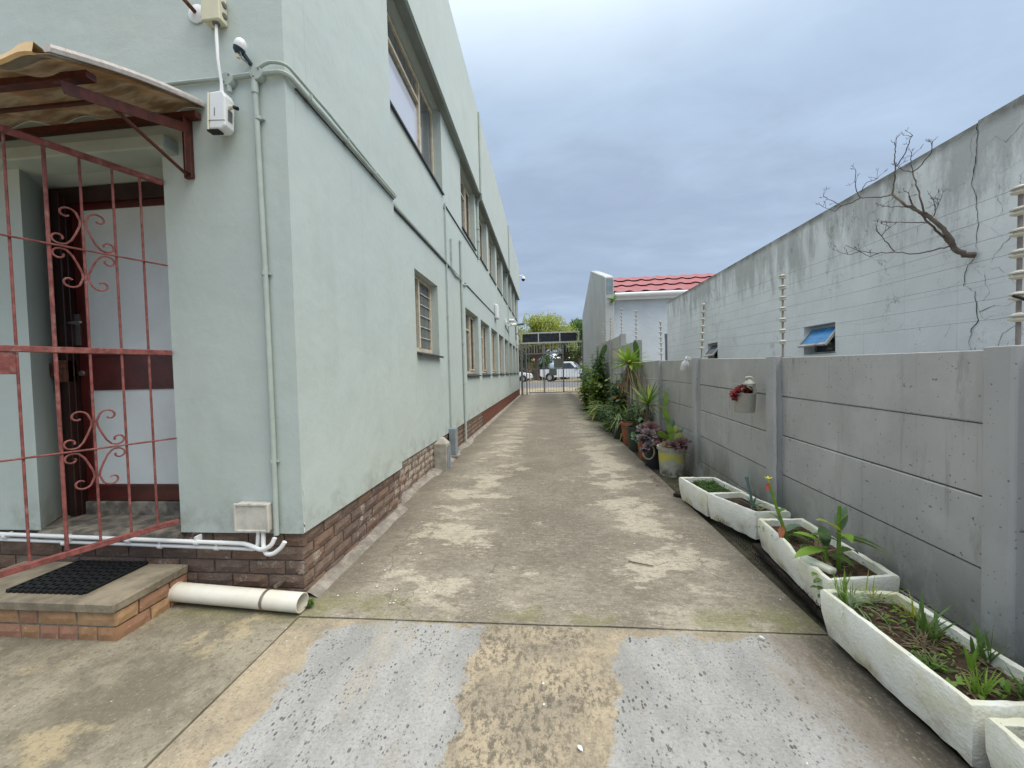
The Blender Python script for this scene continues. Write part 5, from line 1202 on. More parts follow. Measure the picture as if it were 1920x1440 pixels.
# bare tree growing from the crack
def wall_tree():
    t = thing('bare_wall_shrub', 'leafless shrub growing out of the crack in the pale blue wall', 'shrub', (3.0, 2.99, 2.07))
    segs = [([(2.985, 2.979, 2.057), (2.952, 3.014, 2.069), (2.919, 3.044, 2.128), (2.898, 3.049, 2.185), (2.857, 3.059, 2.273), (2.808, 3.089, 2.362), (2.769, 3.132, 2.424), (2.725, 3.188, 2.499), (2.725, 3.31, 2.64)],
        0.026, 0.01, 'm'), ([(2.906, 3.054, 2.145), (2.863, 3.079, 2.238), (2.819, 3.108, 2.32), (2.779, 3.129, 2.401), (2.735, 3.154, 2.491), (2.725, 3.173, 2.564)],
        0.012, 0.005, 'm'), ([(2.806, 3.087, 2.369), (2.776, 3.111, 2.422), (2.743, 3.104, 2.504), (2.725, 3.113, 2.621), (2.725, 3.144, 2.726)],
        0.01, 0.005, 'm'), ([(2.725, 3.144, 2.726), (2.725, 3.221, 2.78), (2.725, 3.261, 2.823)],
        0.004, 0.003, 't'), ([(2.725, 3.144, 2.726), (2.725, 3.071, 2.744), (2.725, 3.008, 2.798), (2.725, 2.995, 2.863)],
        0.005, 0.003, 't'), ([(2.725, 3.144, 2.726), (2.725, 3.159, 2.812), (2.725, 3.152, 2.864)],
        0.004, 0.0025, 't'), ([(2.725, 3.31, 2.64), (2.725, 3.294, 2.736), (2.725, 3.286, 2.836)],
        0.008, 0.005, 'm'), ([(2.725, 3.286, 2.836), (2.725, 3.206, 2.894), (2.725, 3.172, 2.96), (2.725, 3.145, 2.993)],
        0.005, 0.003, 't'), ([(2.725, 3.286, 2.836), (2.725, 3.295, 2.914), (2.725, 3.279, 2.993), (2.725, 3.295, 3.024)],
        0.005, 0.003, 't'), ([(2.725, 3.31, 2.64), (2.725, 3.388, 2.657), (2.725, 3.479, 2.69), (2.725, 3.617, 2.751)],
        0.007, 0.005, 'm'), ([(2.725, 3.617, 2.751), (2.725, 3.669, 2.853), (2.725, 3.679, 2.924), (2.725, 3.669, 3.01)],
        0.005, 0.003, 't'), ([(2.725, 3.617, 2.751), (2.725, 3.722, 2.751), (2.725, 3.834, 2.773), (2.725, 3.966, 2.883), (2.725, 4.068, 2.965)],
        0.005, 0.003, 't'), ([(2.725, 3.834, 2.773), (2.725, 3.917, 2.755), (2.725, 4.069, 2.863)],
        0.004, 0.002, 't'), ([(2.725, 3.617, 2.796), (2.725, 3.557, 2.848), (2.725, 3.452, 2.829)],
        0.004, 0.002, 't'), ([(2.902, 3.059, 2.147), (2.867, 3.11, 2.144), (2.826, 3.165, 2.139), (2.778, 3.232, 2.154), (2.736, 3.296, 2.187), (2.725, 3.44, 2.224), (2.725, 3.626, 2.297), (2.725, 3.788, 2.4)],
        0.007, 0.003, 'm'), ([(2.733, 3.301, 2.196), (2.725, 3.369, 2.294), (2.725, 3.405, 2.352), (2.725, 3.46, 2.411)],
        0.005, 0.003, 't'), ([(2.725, 3.405, 2.352), (2.725, 3.335, 2.396)],
        0.004, 0.002, 't'), ([(2.725, 3.44, 2.217), (2.725, 3.516, 2.215), (2.725, 3.615, 2.286)],
        0.004, 0.002, 't'), ([(2.725, 3.626, 2.297), (2.725, 3.721, 2.293), (2.725, 3.869, 2.367)],
        0.004, 0.002, 't'), ([(2.81, 3.112, 2.337), (2.771, 3.179, 2.368), (2.725, 3.267, 2.408), (2.725, 3.369, 2.447)],
        0.005, 0.0025, 't'), ([(2.735, 3.154, 2.491), (2.725, 3.22, 2.505), (2.725, 3.301, 2.54), (2.725, 3.397, 2.588)],
        0.005, 0.0025, 't'), ([(2.731, 3.157, 2.5), (2.725, 3.165, 2.546), (2.725, 3.173, 2.593)],
        0.004, 0.0025, 't'), ([(2.809, 3.076, 2.371), (2.798, 3.051, 2.409), (2.771, 3.036, 2.472)],
        0.004, 0.0025, 't'), ([(2.798, 3.051, 2.409), (2.783, 3.001, 2.457)],
        0.003, 0.002, 't')]
    rnd = random.Random(12); trunk = MB(); tw = MB()
    for pts, r0, r1, kind in segs:
        P3 = [Vector(p) for p in pts]
        n = len(P3); k_ = 0.78; rad = [k_*(r0+(r1-r0)*i/(n-1)) for i in range(n)]
        fine = []; fr = []
        for i in range(n-1):
            for k in range(4):
                f = k/4; q = P3[i].lerp(P3[i+1], f); q += Vector((rnd.uniform(-1, 1), rnd.uniform(-1, 1), rnd.uniform(-1, 1)))*0.004; fine.append(q); fr.append(rad[i]+(rad[i+1]-rad[i])*f)
        fine.append(P3[-1]); fr.append(rad[-1]); fine[0] = P3[0]
        (trunk if kind == 'm' else tw).tube(fine, fr, 6)
        if kind == 't':
            for k in range(4):
                b_ = fine[rnd.randrange(len(fine)//2, len(fine))] if k > 1 else fine[-1]
                d = Vector((rnd.uniform(-.5, .5), rnd.uniform(-.4, 1.3), rnd.uniform(0.1, 1.2))).normalized(); L = rnd.uniform(0.03, 0.07)
                e = b_+d*L; tw.tube([b_, b_+d*L*.5+Vector((0, 0, .006)), e], [0.0018, 0.0014, 0.001], 4)
                for s in range(3):
                    d2 = (d+Vector((rnd.uniform(-.8, .8), rnd.uniform(-.8, .8), rnd.uniform(-.2, .9)))).normalized(); tw.tube([e, e+d2*rnd.uniform(.015, .035)], [0.001, 0.0014], 4)
    part('branch', trunk, 'bark', t, fix=False); part('twigs', tw, 'bark_dark', t, fix=False, kind='stuff')
wall_tree()

# ================================================================ HOUSE WITH RED ROOF AND GABLE PARAPET
hs = thing('red_roofed_house', 'white house with red corrugated roof and grey gable parapet beyond the fence', 'house', (5, 16, 0))
c = MB(); c.box(2.42, 12.0, 14.25, 14.5, -0.1, 3.9); c.box(11.7, 12.0, 14.5, 23, -0.1, 3.9); c.box(2.42, 12, 22.8, 23.0, -0.1, 3.9); part('wall', c, 'white_house', hs)
c = MB(); c.prism([(13.9, -0.1), (13.9, 4.60), (14.15, 4.70), (17.9, 5.85), (22.4, 4.45), (22.4, -0.1)], 2.10, 2.42, 'x'); part('gable_parapet', c, 'parapet', hs, bevel=0.02)
c = MB(); c.box(2.16, 2.40, 13.893, 13.898, 4.0, 4.55); part('bare_cement', c, 'bluegrey', hs)
def roof(y0, z0, y1, z1):
    c = MB(); vs = []; fs = []; nx = 160; ny = 3
    for j in range(ny+1):
        f = j/ny
        for i in range(nx+1):
            x = 2.425+9.8*i/nx; ph = (x-2.42)/0.56*2*pi; h = 0.034*max(-0.25, cos(ph)); vs.append((x, y0+(y1-y0)*f, z0+(z1-z0)*f+h+0.02*(ny-j)/ny))
    for j in range(ny):
        for i in range(nx): a = j*(nx+1)+i; fs.append((a, a+1, a+nx+2, a+nx+1))
    c.add(vs, fs, True); return c
for (a, b_) in (((14.05, 4.08), (15.6, 4.60)), ((15.5, 4.60), (17.1, 5.13)), ((17.0, 5.13), (18.5, 5.62))):
    part('roof_sheet', roof(a[0], a[1], b_[0], b_[1]), 'roof', hs, fix=False)
part('roof_sheet', roof(23.2, 4.0, 18.5, 5.62), 'roof', hs, fix=False)
c = MB(); c.prism([(14.07, 4.02), (18.5, 5.55), (23.0, 3.95), (23.0, 3.85), (14.3, 3.88)], 2.43, 11.9, 'x'); part('roof_void', c, 'roof_dark', hs)
c = MB(); c.box(2.40, 12.2, 14.02, 14.06, 3.80, 4.02); part('fascia_board', c, 'house_white', hs)
c = MB(); c.tube([(2.45, 13.94, 3.97), (12.2, 13.94, 3.97)], 0.075, 10); part('gutter', c, 'house_white', hs)
c = MB()
for k in range(30): c.blade((2.40, 13.93, 3.75), (random.uniform(-1, .3), random.uniform(-1, .2), random.uniform(-.3, 1)), random.uniform(.12, .3), .05, 0.5)
solo('wall_fern', c, 'leaf_bright', 'small green fern sprouting at the gutter end of the white house', 'fern', kind=None, fix=False)
c = MB(); c.tube([(3.02, 9.98, 0), (3.02, 9.98, 2.0), (3.0, 9.95, 2.2)], 0.05, 8); solo('drain_stack', c, 'galv', 'grey pipe at the far corner of the pale blue building', 'pipe')

# ================================================================ STREET SIDE
def tree(name, label, x, y, h, tr, blobs, leaf_mats, nleaf, size, seed, trunk_h, bark='bark', droop=0.3):
    rnd = random.Random(seed); t = thing(name, label, 'tree', (x, y, 0.3)); z0 = 0.3
    c = MB(); fk = Vector((x+rnd.uniform(-.1, .1), y, z0+trunk_h)); c.tube([(x, y, z0-0.1), (x+0.03, y, z0+trunk_h*.5), fk], [tr*1.25, tr, tr*.9], 10); part('trunk', c, bark, t)
    c = MB()
    for (bx, by, bz, br) in blobs:
        e = Vector((x+bx, y+by, z0+bz)); mid = fk.lerp(e, .5)+Vector((rnd.uniform(-.3, .3), rnd.uniform(-.3, .3), rnd.uniform(0, .4)))
        c.tube([fk, mid, e], [tr*.55, tr*.3, tr*.12], 6)
        for k in range(5):
            d = Vector((rnd.uniform(-1, 1), rnd.uniform(-1, 1), rnd.uniform(-.2, 1))).normalized(); c.tube([mid.lerp(e, .6), e+d*br*.8], [tr*.16, tr*.04], 5)
    part('limb', c, bark, t)
    for mi, lm in enumerate(leaf_mats):
        c = MB(); n = nleaf//len(leaf_mats)
        for k in range(n):
            bx, by, bz, br = rnd.choice(blobs); 
            d = Vector((rnd.gauss(0, 1), rnd.gauss(0, 1), rnd.gauss(0, .8))).normalized()*br*(rnd.random()**0.45)
            # clumps: keep leaves where a noise field is high, so gaps stay
            p = Vector((x+bx, y+by, z0+bz))+d
            if noise.noise(p*1.4+Vector((seed, 0, mi*5))) < -0.08: continue
            s = size*rnd.uniform(.6, 1.3); u = Vector((rnd.gauss(0, 1), rnd.gauss(0, 1), rnd.gauss(0, .6)-droop)).normalized(); w = u.orthogonal().normalized()*s*.32
            w.rotate(Matrix.Rotation(rnd.uniform(0, 6), 3, u))
            c.add([p-w, p+u*s*.5-w*.6, p+u*s, p+u*s*.5+w*.9, p+w*.3], [(0, 1, 2, 3, 4)])
        part('foliage', c, lm, t, kind='stuff', fix=False)
    return t
rb = random.Random(5)
def crown(w, d, z0, z1, n, r, seed):
    r_ = random.Random(seed); out = []
    for k in range(n):
        a = r_.uniform(0, 2*pi); q = r_.random()**.6; f = r_.random(); zz = z0+(z1-z0)*f
        wid = math.sqrt(max(0.05, 1-((f-.35)/.75)**2)); out.append((w*q*cos(a)*wid, d*q*sin(a)*wid, zz, r*r_.uniform(.7, 1.2)))
    return out
tree('pepper_tree', 'spreading yellow green tree beyond the gate, over the parked pickup', -1.2, 45, 8, 0.27, crown(4.9, 3.5, 3.9, 7.0, 46, 1.1, 1), ['leaf_yel', 'leaf_pale', 'leaf_yel', 'leaf_yel'], 24000, 0.21, 2, 2.6)
tree('broadleaf_tree', 'round dark green tree right of the yellow green tree beyond the gate', 4.3, 52, 7, 0.25, crown(2.4, 2.5, 3.6, 7.3, 22, 1.1, 3), ['leaf', 'leaf_bright', 'leaf_dark'], 12000, 0.28, 4, 2.6)
tree('broadleaf_tree', 'tall thin dark tree showing just left of the gable parapet', 5.6, 60, 10, 0.2, crown(0.6, 0.8, 8.2, 9.0, 4, 0.4, 7), ['leaf_dark'], 900, 0.30, 6, 7.0)
tree('street_tree', 'low dark tree behind the gate header on the left', -3.0, 56, 6, 0.2, crown(4.0, 2.0, 2.6, 6.0, 22, 1.1, 9), ['leaf_dark', 'leaf'], 7000, 0.30, 8, 2.0)
tree('street_tree', 'dark dense tree behind the pickup truck roof', 3.0, 60, 6, 0.22, crown(5.0, 2.0, 2.4, 6.3, 26, 1.2, 11), ['leaf_dark', 'leaf_dark', 'leaf'], 8000, 0.32, 10, 2.0)
tree('street_tree', 'forked dark trunk tree between the gate shields and the pickup', 2.2, 48, 6, 0.2, crown(2.0, 1.5, 3.6, 5.2, 8, .8, 13), ['leaf_dark', 'leaf'], 2500, 0.26, 12, 2.4, 'bark_dark')
def bush(name, label, x, y, z, w, d, h, n, size, mats, seed, cat='bush'):
    rnd = random.Random(seed); t = thing(name, label, cat, (x, y, z))
    for mi, lm in enumerate(mats):
        c = MB()
        for k in range(n//len(mats)):
            p = Vector((x+rnd.gauss(0, w*.4), y+rnd.gauss(0, d*.4), z+h*rnd.random()**.8*(1-0.3*rnd.random())))
            u = Vector((rnd.gauss(0, 1), rnd.gauss(0, 1), rnd.gauss(.3, .8))); c.blade(p, u, size*rnd.uniform(.7, 1.3), size*.45, 0.6, 2, .2)
        part('foliage', c, lm, t, kind='stuff', fix=False)
    c = MB()
    for k in range(5): c.tube([(x+rnd.uniform(-.1, .1)*w, y, z-.05), (x+rnd.uniform(-.4, .4)*w, y+rnd.uniform(-.3, .3)*d, z+h*.7)], [.03*h, .01*h], 5)
    part('stem', c, 'bark', t); return t
bush('hedge_bush', 'bright green bush behind the tree trunk beyond the gate', -0.7, 47.5, 0.4, 2.0, 1.0, 2.6, 1500, .3, ['leaf_bright', 'leaf'], 3)
bush('hedge_bush', 'brown dry hedge at the left beyond the gate', -3.6, 46.5, 0.4, 1.8, 1.0, 1.9, 700, .3, ['leaf_dry', 'leaf_dark'], 5)
# far houses
t = thing('far_house', 'pinkish brick house with a dark roof across the street, seen left through the gate', 'house', (-6, 66, 0.4))
c = MB(); c.box(-12, -1.6, 64, 70, 0.3, 3.2); part('wall', c, 'house_pink', t)
c = MB(); c.prism([(63.5, 3.2), (67, 5.2), (70.5, 3.2)], -12.3, -1.3, 'x'); part('roof', c, 'house_pink', t)
c = MB(); c.box(-4.4, -3.2, 63.95, 64.02, 1.2, 2.6); part('window', c, 'pane_dark', t)
t = thing('far_house', 'white building with low pitched roof glimpsed behind the pickup', 'house', (5, 70, 0.4))
c = MB(); c.box(1.6, 13, 68, 75, 0.3, 3.6); part('wall', c, 'house_white', t)
c = MB(); c.prism([(67.5, 3.6), (71.5, 4.6), (75.5, 3.6)], 1.2, 13.4, 'x'); part('roof', c, 'house_white', t)
c = MB(); c.box(3.4, 4.4, 67.95, 68.02, 1.4, 2.6); c.box(6.4, 7.4, 67.95, 68.02, 1.4, 2.6); part('window', c, 'pane_dark', t)
t = thing('boundary_wall', 'cream boundary wall across the street beyond the parked cars', 'wall', (0, 58, 0.4))
c = MB(); c.box(-20, 20, 57.9, 58.1, 0.3, 1.9); part('wall_panel', c, 'house_cream', t)
c = MB()
for k in range(9): c.box(-20+5*k-.2, -20+5*k+.2, 57.75, 58.25, 0.3, 2.1)
part('pier', c, 'house_cream', t)
t = thing('timber_bench', 'brown timber bench beside the tree trunk across the street', 'bench', (0.0, 44, 0.35))
c = MB()
for k in range(3): c.box(-0.6, 1.4, 43.7+.16*k, 43.82+.16*k, 0.82, 0.87)
part('seat', c, 'hose', t)
c = MB(); c.box(-0.6, 1.4, 44.2, 44.24, 1.45, 1.6); c.box(-0.6, 1.4, 44.2, 44.24, 1.15, 1.3); part('backrest', c, 'hose', t)
for x in (-.5, 1.3): c = MB(); c.box(x-.05, x+.05, 43.7, 44.25, 0.33, 0.82); c.box(x-.05, x+.05, 44.15, 44.25, .82, 1.6); part('leg', c, 'hose', t)

# vehicles
def wheel(t, x, y, z, r, w, rot=0):
    c = MB(); c.lathe([(r*.62, -w/2), (r*.93, -w/2), (r, -w*.36), (r, w*.36), (r*.93, w/2), (r*.62, w/2)], 24, (x, y, z), 'y'); wh = part('wheel', c, 'tyre', t)
    c = MB(); c.lathe([(0.0001, w*.42), (r*.15, w*.44), (r*.2, w*.30), (r*.55, w*.30), (r*.62, w*.48)], 20, (x, y, z), 'y'); c.lathe([(0.0001, -w*.3), (r*.62, -w*.3)], 20, (x, y, z), 'y')
    part('rim', c, 'rim', wh, fix=False)
    c = MB()
    for k in range(6): a = k*pi/3; c.bar((x+r*.12*cos(a), y-w*.38, z+r*.12*sin(a)), (x+r*.56*cos(a), y-w*.42, z+r*.56*sin(a)), r*.16, .02, up=(0, 1, 0))
    part('spoke', c, 'rim', wh); return wh
def extr(mb, prof, y0, y1, inset=0.0):
    """side profile (x,z) extruded over width, upper part pulled in"""
    n = len(prof); zs = [z for x, z in prof]; zm = min(zs); zM = max(zs)
    def Y(y, z): f = (z-zm)/(zM-zm); return y+(inset*f if y == y0 else -inset*f)
    mb.add([(x, Y(y0, z), z) for x, z in prof]+[(x, Y(y1, z), z) for x, z in prof], [tuple(range(n)), tuple(range(2*n-1, n-1, -1))]+[(i, (i+1) % n, (i+1) % n+n, i+n) for i in range(n)])
def arch(cx, r, z0, k=9):
    return [(cx-r*cos(pi*i/(k-1)), z0+r*sin(pi*i/(k-1))) for i in range(k)]
def pickup():
    t = thing('pickup_truck', 'white single-cab pickup truck parked across the street behind the gate', 'pickup', (2.05, 38.4, 0.36))
    LOCS[t.name] = Vector((0, 0, 0))
    # built about its own centre, front towards +X
    body = MB(); zb = .38
    prof = [(-2.6, .55)]+[(-2.6, 1.08), (-2.55, 1.12), (-0.62, 1.12), (-0.6, 1.10), (0.75, 1.10), (1.35, 1.08), (2.35, 0.98), (2.6, 0.85), (2.65, 0.6), (2.6, .40)]+[(2.18, .38)]+list(reversed(arch(1.75, .44, .38)))[1:-1]+[(1.31, .38), (-1.16, .38)]+list(reversed(arch(-1.6, .44, .38)))[1:-1]+[(-2.04, .38), (-2.45, .45)]
    extr(body, prof, -.88, .88, .04); part('body', body, 'car_white', t, bevel=.02, seg=2)
    cab = MB(); extr(cab, [(-0.58, 1.10), (-0.50, 1.74), (-0.35, 1.80), (0.45, 1.80), (0.62, 1.76), (1.25, 1.11)], -.84, .84, .13); part('cab', cab, 'car_white', t, bevel=.03, seg=2)
    for s in (-1, 1):
        w = MB(); ys = s*.80
        pts = [(-0.40, 1.17), (-0.36, 1.66), (0.42, 1.68), (0.95, 1.17)]
        f = lambda z: s*(.845-.13*(z-1.10)/.70)
        w.add([(x, f(z)+s*.004, z) for x, z in pts], [(0, 1, 2, 3)]); w.add([(x, f(z)-s*.01, z) for x, z in pts], [(3, 2, 1, 0)]); part('side_window', w, 'pane_dark', t, fix=False)
    w = MB(); w.add([(.68, -.66, 1.72), (.68, .66, 1.72), (1.22, .76, 1.15), (1.22, -.76, 1.15)], [(0, 1, 2, 3)]); w.v = [(x+.02, y, z+.02) for x, y, z in w.v]; part('windscreen', w, 'pane_dark', t, fix=False)
    b = MB(); b.box(-2.5, -.68, -.74, .74, 1.122, 1.126); part('load_bed', b, 'car_dark', t)
    for x in (-1.6, 1.75):
        for s in (-1, 1): wheel(t, x, s*.80, .37, .37, .24)
    b = MB(); b.box(-2.72, -2.58, -.85, .85, .5, .68); b.box(2.58, 2.72, -.85, .85, .42, .62); part('bumper', b, 'car_dark', t, bevel=.02)
    for s in (-1, 1):
        b = MB(); b.box(2.30, 2.62, s*.78-.1, s*.78+.1, .78, .92); part('headlight', b, 'steel', t, bevel=.02)
        b = MB(); b.box(-2.63, -2.56, s*.80-.06, s*.80+.06, .72, 1.02); part('tail_light', b, 'petal_red', t)
        b = MB(); b.box(.98, 1.1, s*.95-.1, s*.95+.1, 1.12, 1.3); part('mirror', b, 'car_dark', t, bevel=.02)
    b = MB(); b.tube([(-.55, -.7, 1.12), (-.55, -.66, 1.9), (-.55, .66, 1.9), (-.55, .7, 1.12)], .03); part('roll_bar', b, 'galv_white', t)
    t.rotation_euler = (0, 0, radians(-14)); t.scale = (1, 1, 1.05)
    LOCS[t.name] = Vector((0, 0, 0)); return t
pickup()
t = thing('water_tank', 'pale blue water tank standing in the pickup bed', 'tank', (0.75, 38.7, 1.5))
c = MB(); c.lathe([(0.0001, 0), (.42, 0), (.45, .05), (.45, .45), (.40, .6), (.15, .68), (.15, .74), (.0001, .74)], 20, (.75, 38.7, 1.52)); part('vessel', c, 'tank', t)
def car(name, label, x, y, rz, paint):
    t = thing(name, label, 'car', (x, y, 0.36)); LOCS[t.name] = Vector((0, 0, 0)); b = MB()
    prof = [(-2.1, .5), (-2.12, .85), (-1.95, .98), (-0.9, 1.02), (0.9, .98), (1.9, .82), (2.1, .65), (2.1, .35), (1.75, .32)]+list(reversed(arch(1.35, .36, .32)))[1:-1]+[(.98, .32), (-.97, .32)]+list(reversed(arch(-1.3, .36, .32)))[1:-1]+[(-1.68, .32), (-2.05, .38)]
    extr(b, prof, -.84, .84, .05); part('body', b, paint, t, bevel=.03, seg=2)
    c = MB(); extr(c, [(-1.85, 0.98), (-1.45, 1.38), (-.8, 1.48), (.1, 1.46), (.9, .98)], -.78, .78, .14); part('cabin', c, paint, t, bevel=.03, seg=2)
    for s in (-1, 1):
        w = MB(); f = lambda z: s*(.785-.14*(z-.98)/.5); w.add([(xx, f(zz)+s*.006, zz) for xx, zz in [(-1.5, 1.04), (-1.25, 1.34), (.05, 1.38), (.65, 1.04)]], [(0, 1, 2, 3)]); part('side_window', w, 'pane_dark', t, fix=False)
        for xx in (-1.3, 1.35): wheel(t, xx, s*.76, .31, .31, .2)
        h = MB(); h.box(1.95, 2.11, s*.68-.12, s*.68+.12, .62, .74); part('headlight', h, 'steel', t)
    w = MB(); w.add([(.16, -.6, 1.44), (.16, .6, 1.44), (.88, .72, 1.02), (.88, -.72, 1.02)], [(0, 1, 2, 3)]); w.v = [(xx+.015, yy, zz+.015) for xx, yy, zz in w.v]; part('windscreen', w, 'pane_dark', t, fix=False)
    t.rotation_euler = (0, 0, rz); return t
car('parked_car', 'white hatchback at the left beyond the gate, its rear hidden by the office block', -3.6, 39.2, radians(-8), 'car_white')
car('parked_car', 'dark car parked behind the tree trunk across the street', 0.9, 47.0, radians(20), 'car_dark')
t = thing('parked_car', 'x', 'car') if False else None

# ================================================================ PLANTERS ON THE RIGHT
def planter(name, label, top, z0, z1, wall=0.028, taper=0.012, chipped=False):
    """open foam box from four top corners A(outer far) B(outer near) C(inner near) D(inner far)"""
    cx = sum(p[0] for p in top)/4; cy = sum(p[1] for p in top)/4
    t = thing(name, label, 'planter', (cx, cy, z0)); c = MB()
    def off(pts, d):
        out = []
        n = len(pts)
        for i in range(n):
            p, a, b_ = Vector(pts[i]+(0,)), Vector(pts[i-1]+(0,)), Vector(pts[(i+1) % n]+(0,))
            e1 = (p-a).normalized(); e2 = (b_-p).normalized(); n1 = Vector((-e1.y, e1.x, 0)); n2 = Vector((-e2.y, e2.x, 0)); m = (n1+n2); m = m/(m.length**2)*2
            out.append(tuple((p+m*d)[:2]))
        return out
    def dense(pts, jit, seed):
        out = []
        for i in range(4):
            a, b_ = pts[i], pts[(i+1) % 4]
            for k in range(14):
                f = k/14; x, y = a[0]+(b_[0]-a[0])*f, a[1]+(b_[1]-a[1])*f
                out.append((x+jit*noise.noise(Vector((x*22, y*22, seed))), y+jit*noise.noise(Vector((x*22, y*22, seed+5)))))
        return out
    inn = off(top, wall); bot = off(top, taper*1.5); ibot = off(top, wall+taper)
    # orientation A,B,C,D runs counter-clockwise seen from above
    R = [dense(bot, .006, 1), dense(off(top, 0.004), .005, 2), dense(off(top, 0.0), .005, 3), dense(off(top, 0.005), .005, 9), dense(inn, .006, 4), dense(ibot, .004, 5)]
    zz = [z0, z0+(z1-z0)*.5, z1-.012, z1, z1-.003, z1-.13]; n = 56; vs = []; fs = []
    for q, (ring_, z) in enumerate(zip(R, zz)):
        for i, (x, y) in enumerate(ring_):
            dz = 0
            if q in (2, 3, 4):
                dz = .005*noise.noise(Vector((x*25, y*25, 7)))
                if chipped and 7 <= i <= 12: dz -= .030*sin((i-7)/5*pi)
            if q == 0: dz = .008*noise.noise(Vector((x*18, y*18, 3)))
            vs.append((x, y, z+dz))
    for q in range(len(R)-1):
        for i in range(n): fs.append((q*n+i, q*n+(i+1) % n, (q+1)*n+(i+1) % n, (q+1)*n+i))
    fs.append(tuple(range(n-1, -1, -1)))
    c.add(vs, fs, True); part('box', c, 'foam', t, fix=False)
    s = MB(); g = 12; A, B, Cc, D = [Vector(p+(0,)) for p in off(top, wall-.002)]; vs = []; fs = []
    for j in range(g+1):
        for i in range(g+1):
            p = A.lerp(B, j/g).lerp(D.lerp(Cc, j/g), i/g); e = 1 if (0 < i < g and 0 < j < g) else 0
            vs.append((p.x, p.y, z1-.045+e*(.014*noise.noise(Vector((p.x*9, p.y*9, 1)))+.008*noise.noise(Vector((p.x*30, p.y*30, 1)))+.006)))
    for j in range(g):
        for i in range(g): a = j*(g+1)+i; fs.append((a, a+1, a+g+2, a+g+1))
    s.add(vs, fs, True); part('soil', s, 'soil', t, fix=False); return t
planter('foam_planter', 'white foam planter filled with low green ground cover, farthest of the row', [(1.29, 3.95), (1.355, 3.44), (1.70, 3.44), (1.64, 3.95)], .02, .235)
planter('foam_planter', 'white foam planter set askew holding a blue green stem', [(1.35, 3.415), (1.515, 2.965), (1.77, 2.98), (1.66, 3.47)], .03, .242)
planter('foam_planter', 'white foam planter with a chipped rim and canna plants', [(1.455, 2.82), (1.362, 2.00), (1.74, 2.06), (1.765, 2.83)], .055, .252, chipped=True)
planter('foam_planter', 'large white foam planter full of weeds and grass tufts on brown soil', [(1.288, 1.945), (1.30, 1.292), (1.65, 1.30), (1.63, 1.945)], .035, .243)
planter('foam_planter', 'white foam planter cut off by the lower right picture corner', [(1.308, 1.268), (1.26, .62), (1.60, .60), (1.645, 1.268)], .03, .236)
c = MB(); c.bar((1.54, 2.9, .02), (1.45, 1.9, .02), .16, .035); solo('support_plank', c, 'plank', 'plank darkened to read as the shaded gap under the planter with the cannas', 'plank', bevel=.004)
c = MB(); c.bar((1.60, 1.95, .015), (1.62, .6, .015), .30, .03); solo('support_plank', c, 'plank', 'plank darkened to read as the shaded gap under the large weedy planter', 'plank', bevel=.004)
c = MB()
pts0, pts1 = Vector((1.335, 3.28, 0)), Vector((1.345, 1.98, 0)); n = 40
for i in range(n):
    a = pts0.lerp(pts1, i/n); b_ = pts0.lerp(pts1, (i+1)/n)
    for k in range(3):
        z = .0+.028*k; off_ = .5 if k % 2 else 0
        c.tube([a+Vector((.05, 0, z)), a.lerp(b_, .5)+Vector((.045, 0, z+.014)), b_+Vector((.05, 0, z))], .0016, 4, caps=False); c.tube([a.lerp(b_, .5)+Vector((.045, 0, z+.014)), a.lerp(b_, .5)+Vector((.045, 0, z+.028))], .0016, 4, caps=False)
solo('wire_netting', c, 'mesh_wire', 'black chicken wire squashed under the white foam planters', 'netting', fix=False)
c = MB(); c.bar((1.30, 4.10, .02), (1.46, 3.98, .03), .10, .03); solo('support_plank', c, 'plank', 'short broken board beside the farthest foam planter', 'plank', bevel=.004)
# chunk of foam over the chipped rim
c = MB(); c.obox((1.45, 2.21, .232), (.055, .17, .035), (0, .1, .35)); solo('foam_chunk', c, 'foam', 'broken finger of white foam lying in the canna planter', 'foam piece', bevel=.012, seg=2)

# plants in the planters
def cover(x0, x1, y0, y1, z, n, s, mats, seed, name, label):
    rnd = random.Random(seed); c = MB()
    for k in range(n):
        x, y = rnd.uniform(x0, x1), rnd.uniform(y0, y1)
        if noise.noise(Vector((x*9, y*9, seed))) < -.25: continue
        c.blade((x, y, z+rnd.uniform(-.005, .02)), (rnd.gauss(0, 1), rnd.gauss(0, 1), abs(rnd.gauss(.6, .6))), s*rnd.uniform(.6, 1.4), s*.6, .6, 2)
    o = solo(name, c, mats, kind='stuff', fix=False); o['label'] = label; o['category'] = 'ground cover'; return o
cover(1.40, 1.60, 3.49, 3.88, .205, 1300, .018, 'moss_leaf', 3, 'ground_cover', 'fresh low green ground cover filling the farthest planter')
rnd = random.Random(31)
t = thing('aloe_stem', 'blue green leek-like stem in the askew planter', 'plant', (1.60, 3.17, .2))
c = MB(); c.tube([(1.60, 3.17, .195), (1.592, 3.18, .29), (1.578, 3.20, .40), (1.572, 3.205, .44)], [.011, .010, .011, .016]); part('stem', c, 'blue_stem', t)
for k in range(6):
    c = MB(); a = rnd.uniform(0, 6.3); c.blade((1.60, 3.17, .205), (cos(a)*.7, sin(a)*.7, .8), rnd.uniform(.12, .2), .012, 1.2); part('leaf', c, 'blue_stem' if k % 2 else 'leaf_dark', t, fix=False)
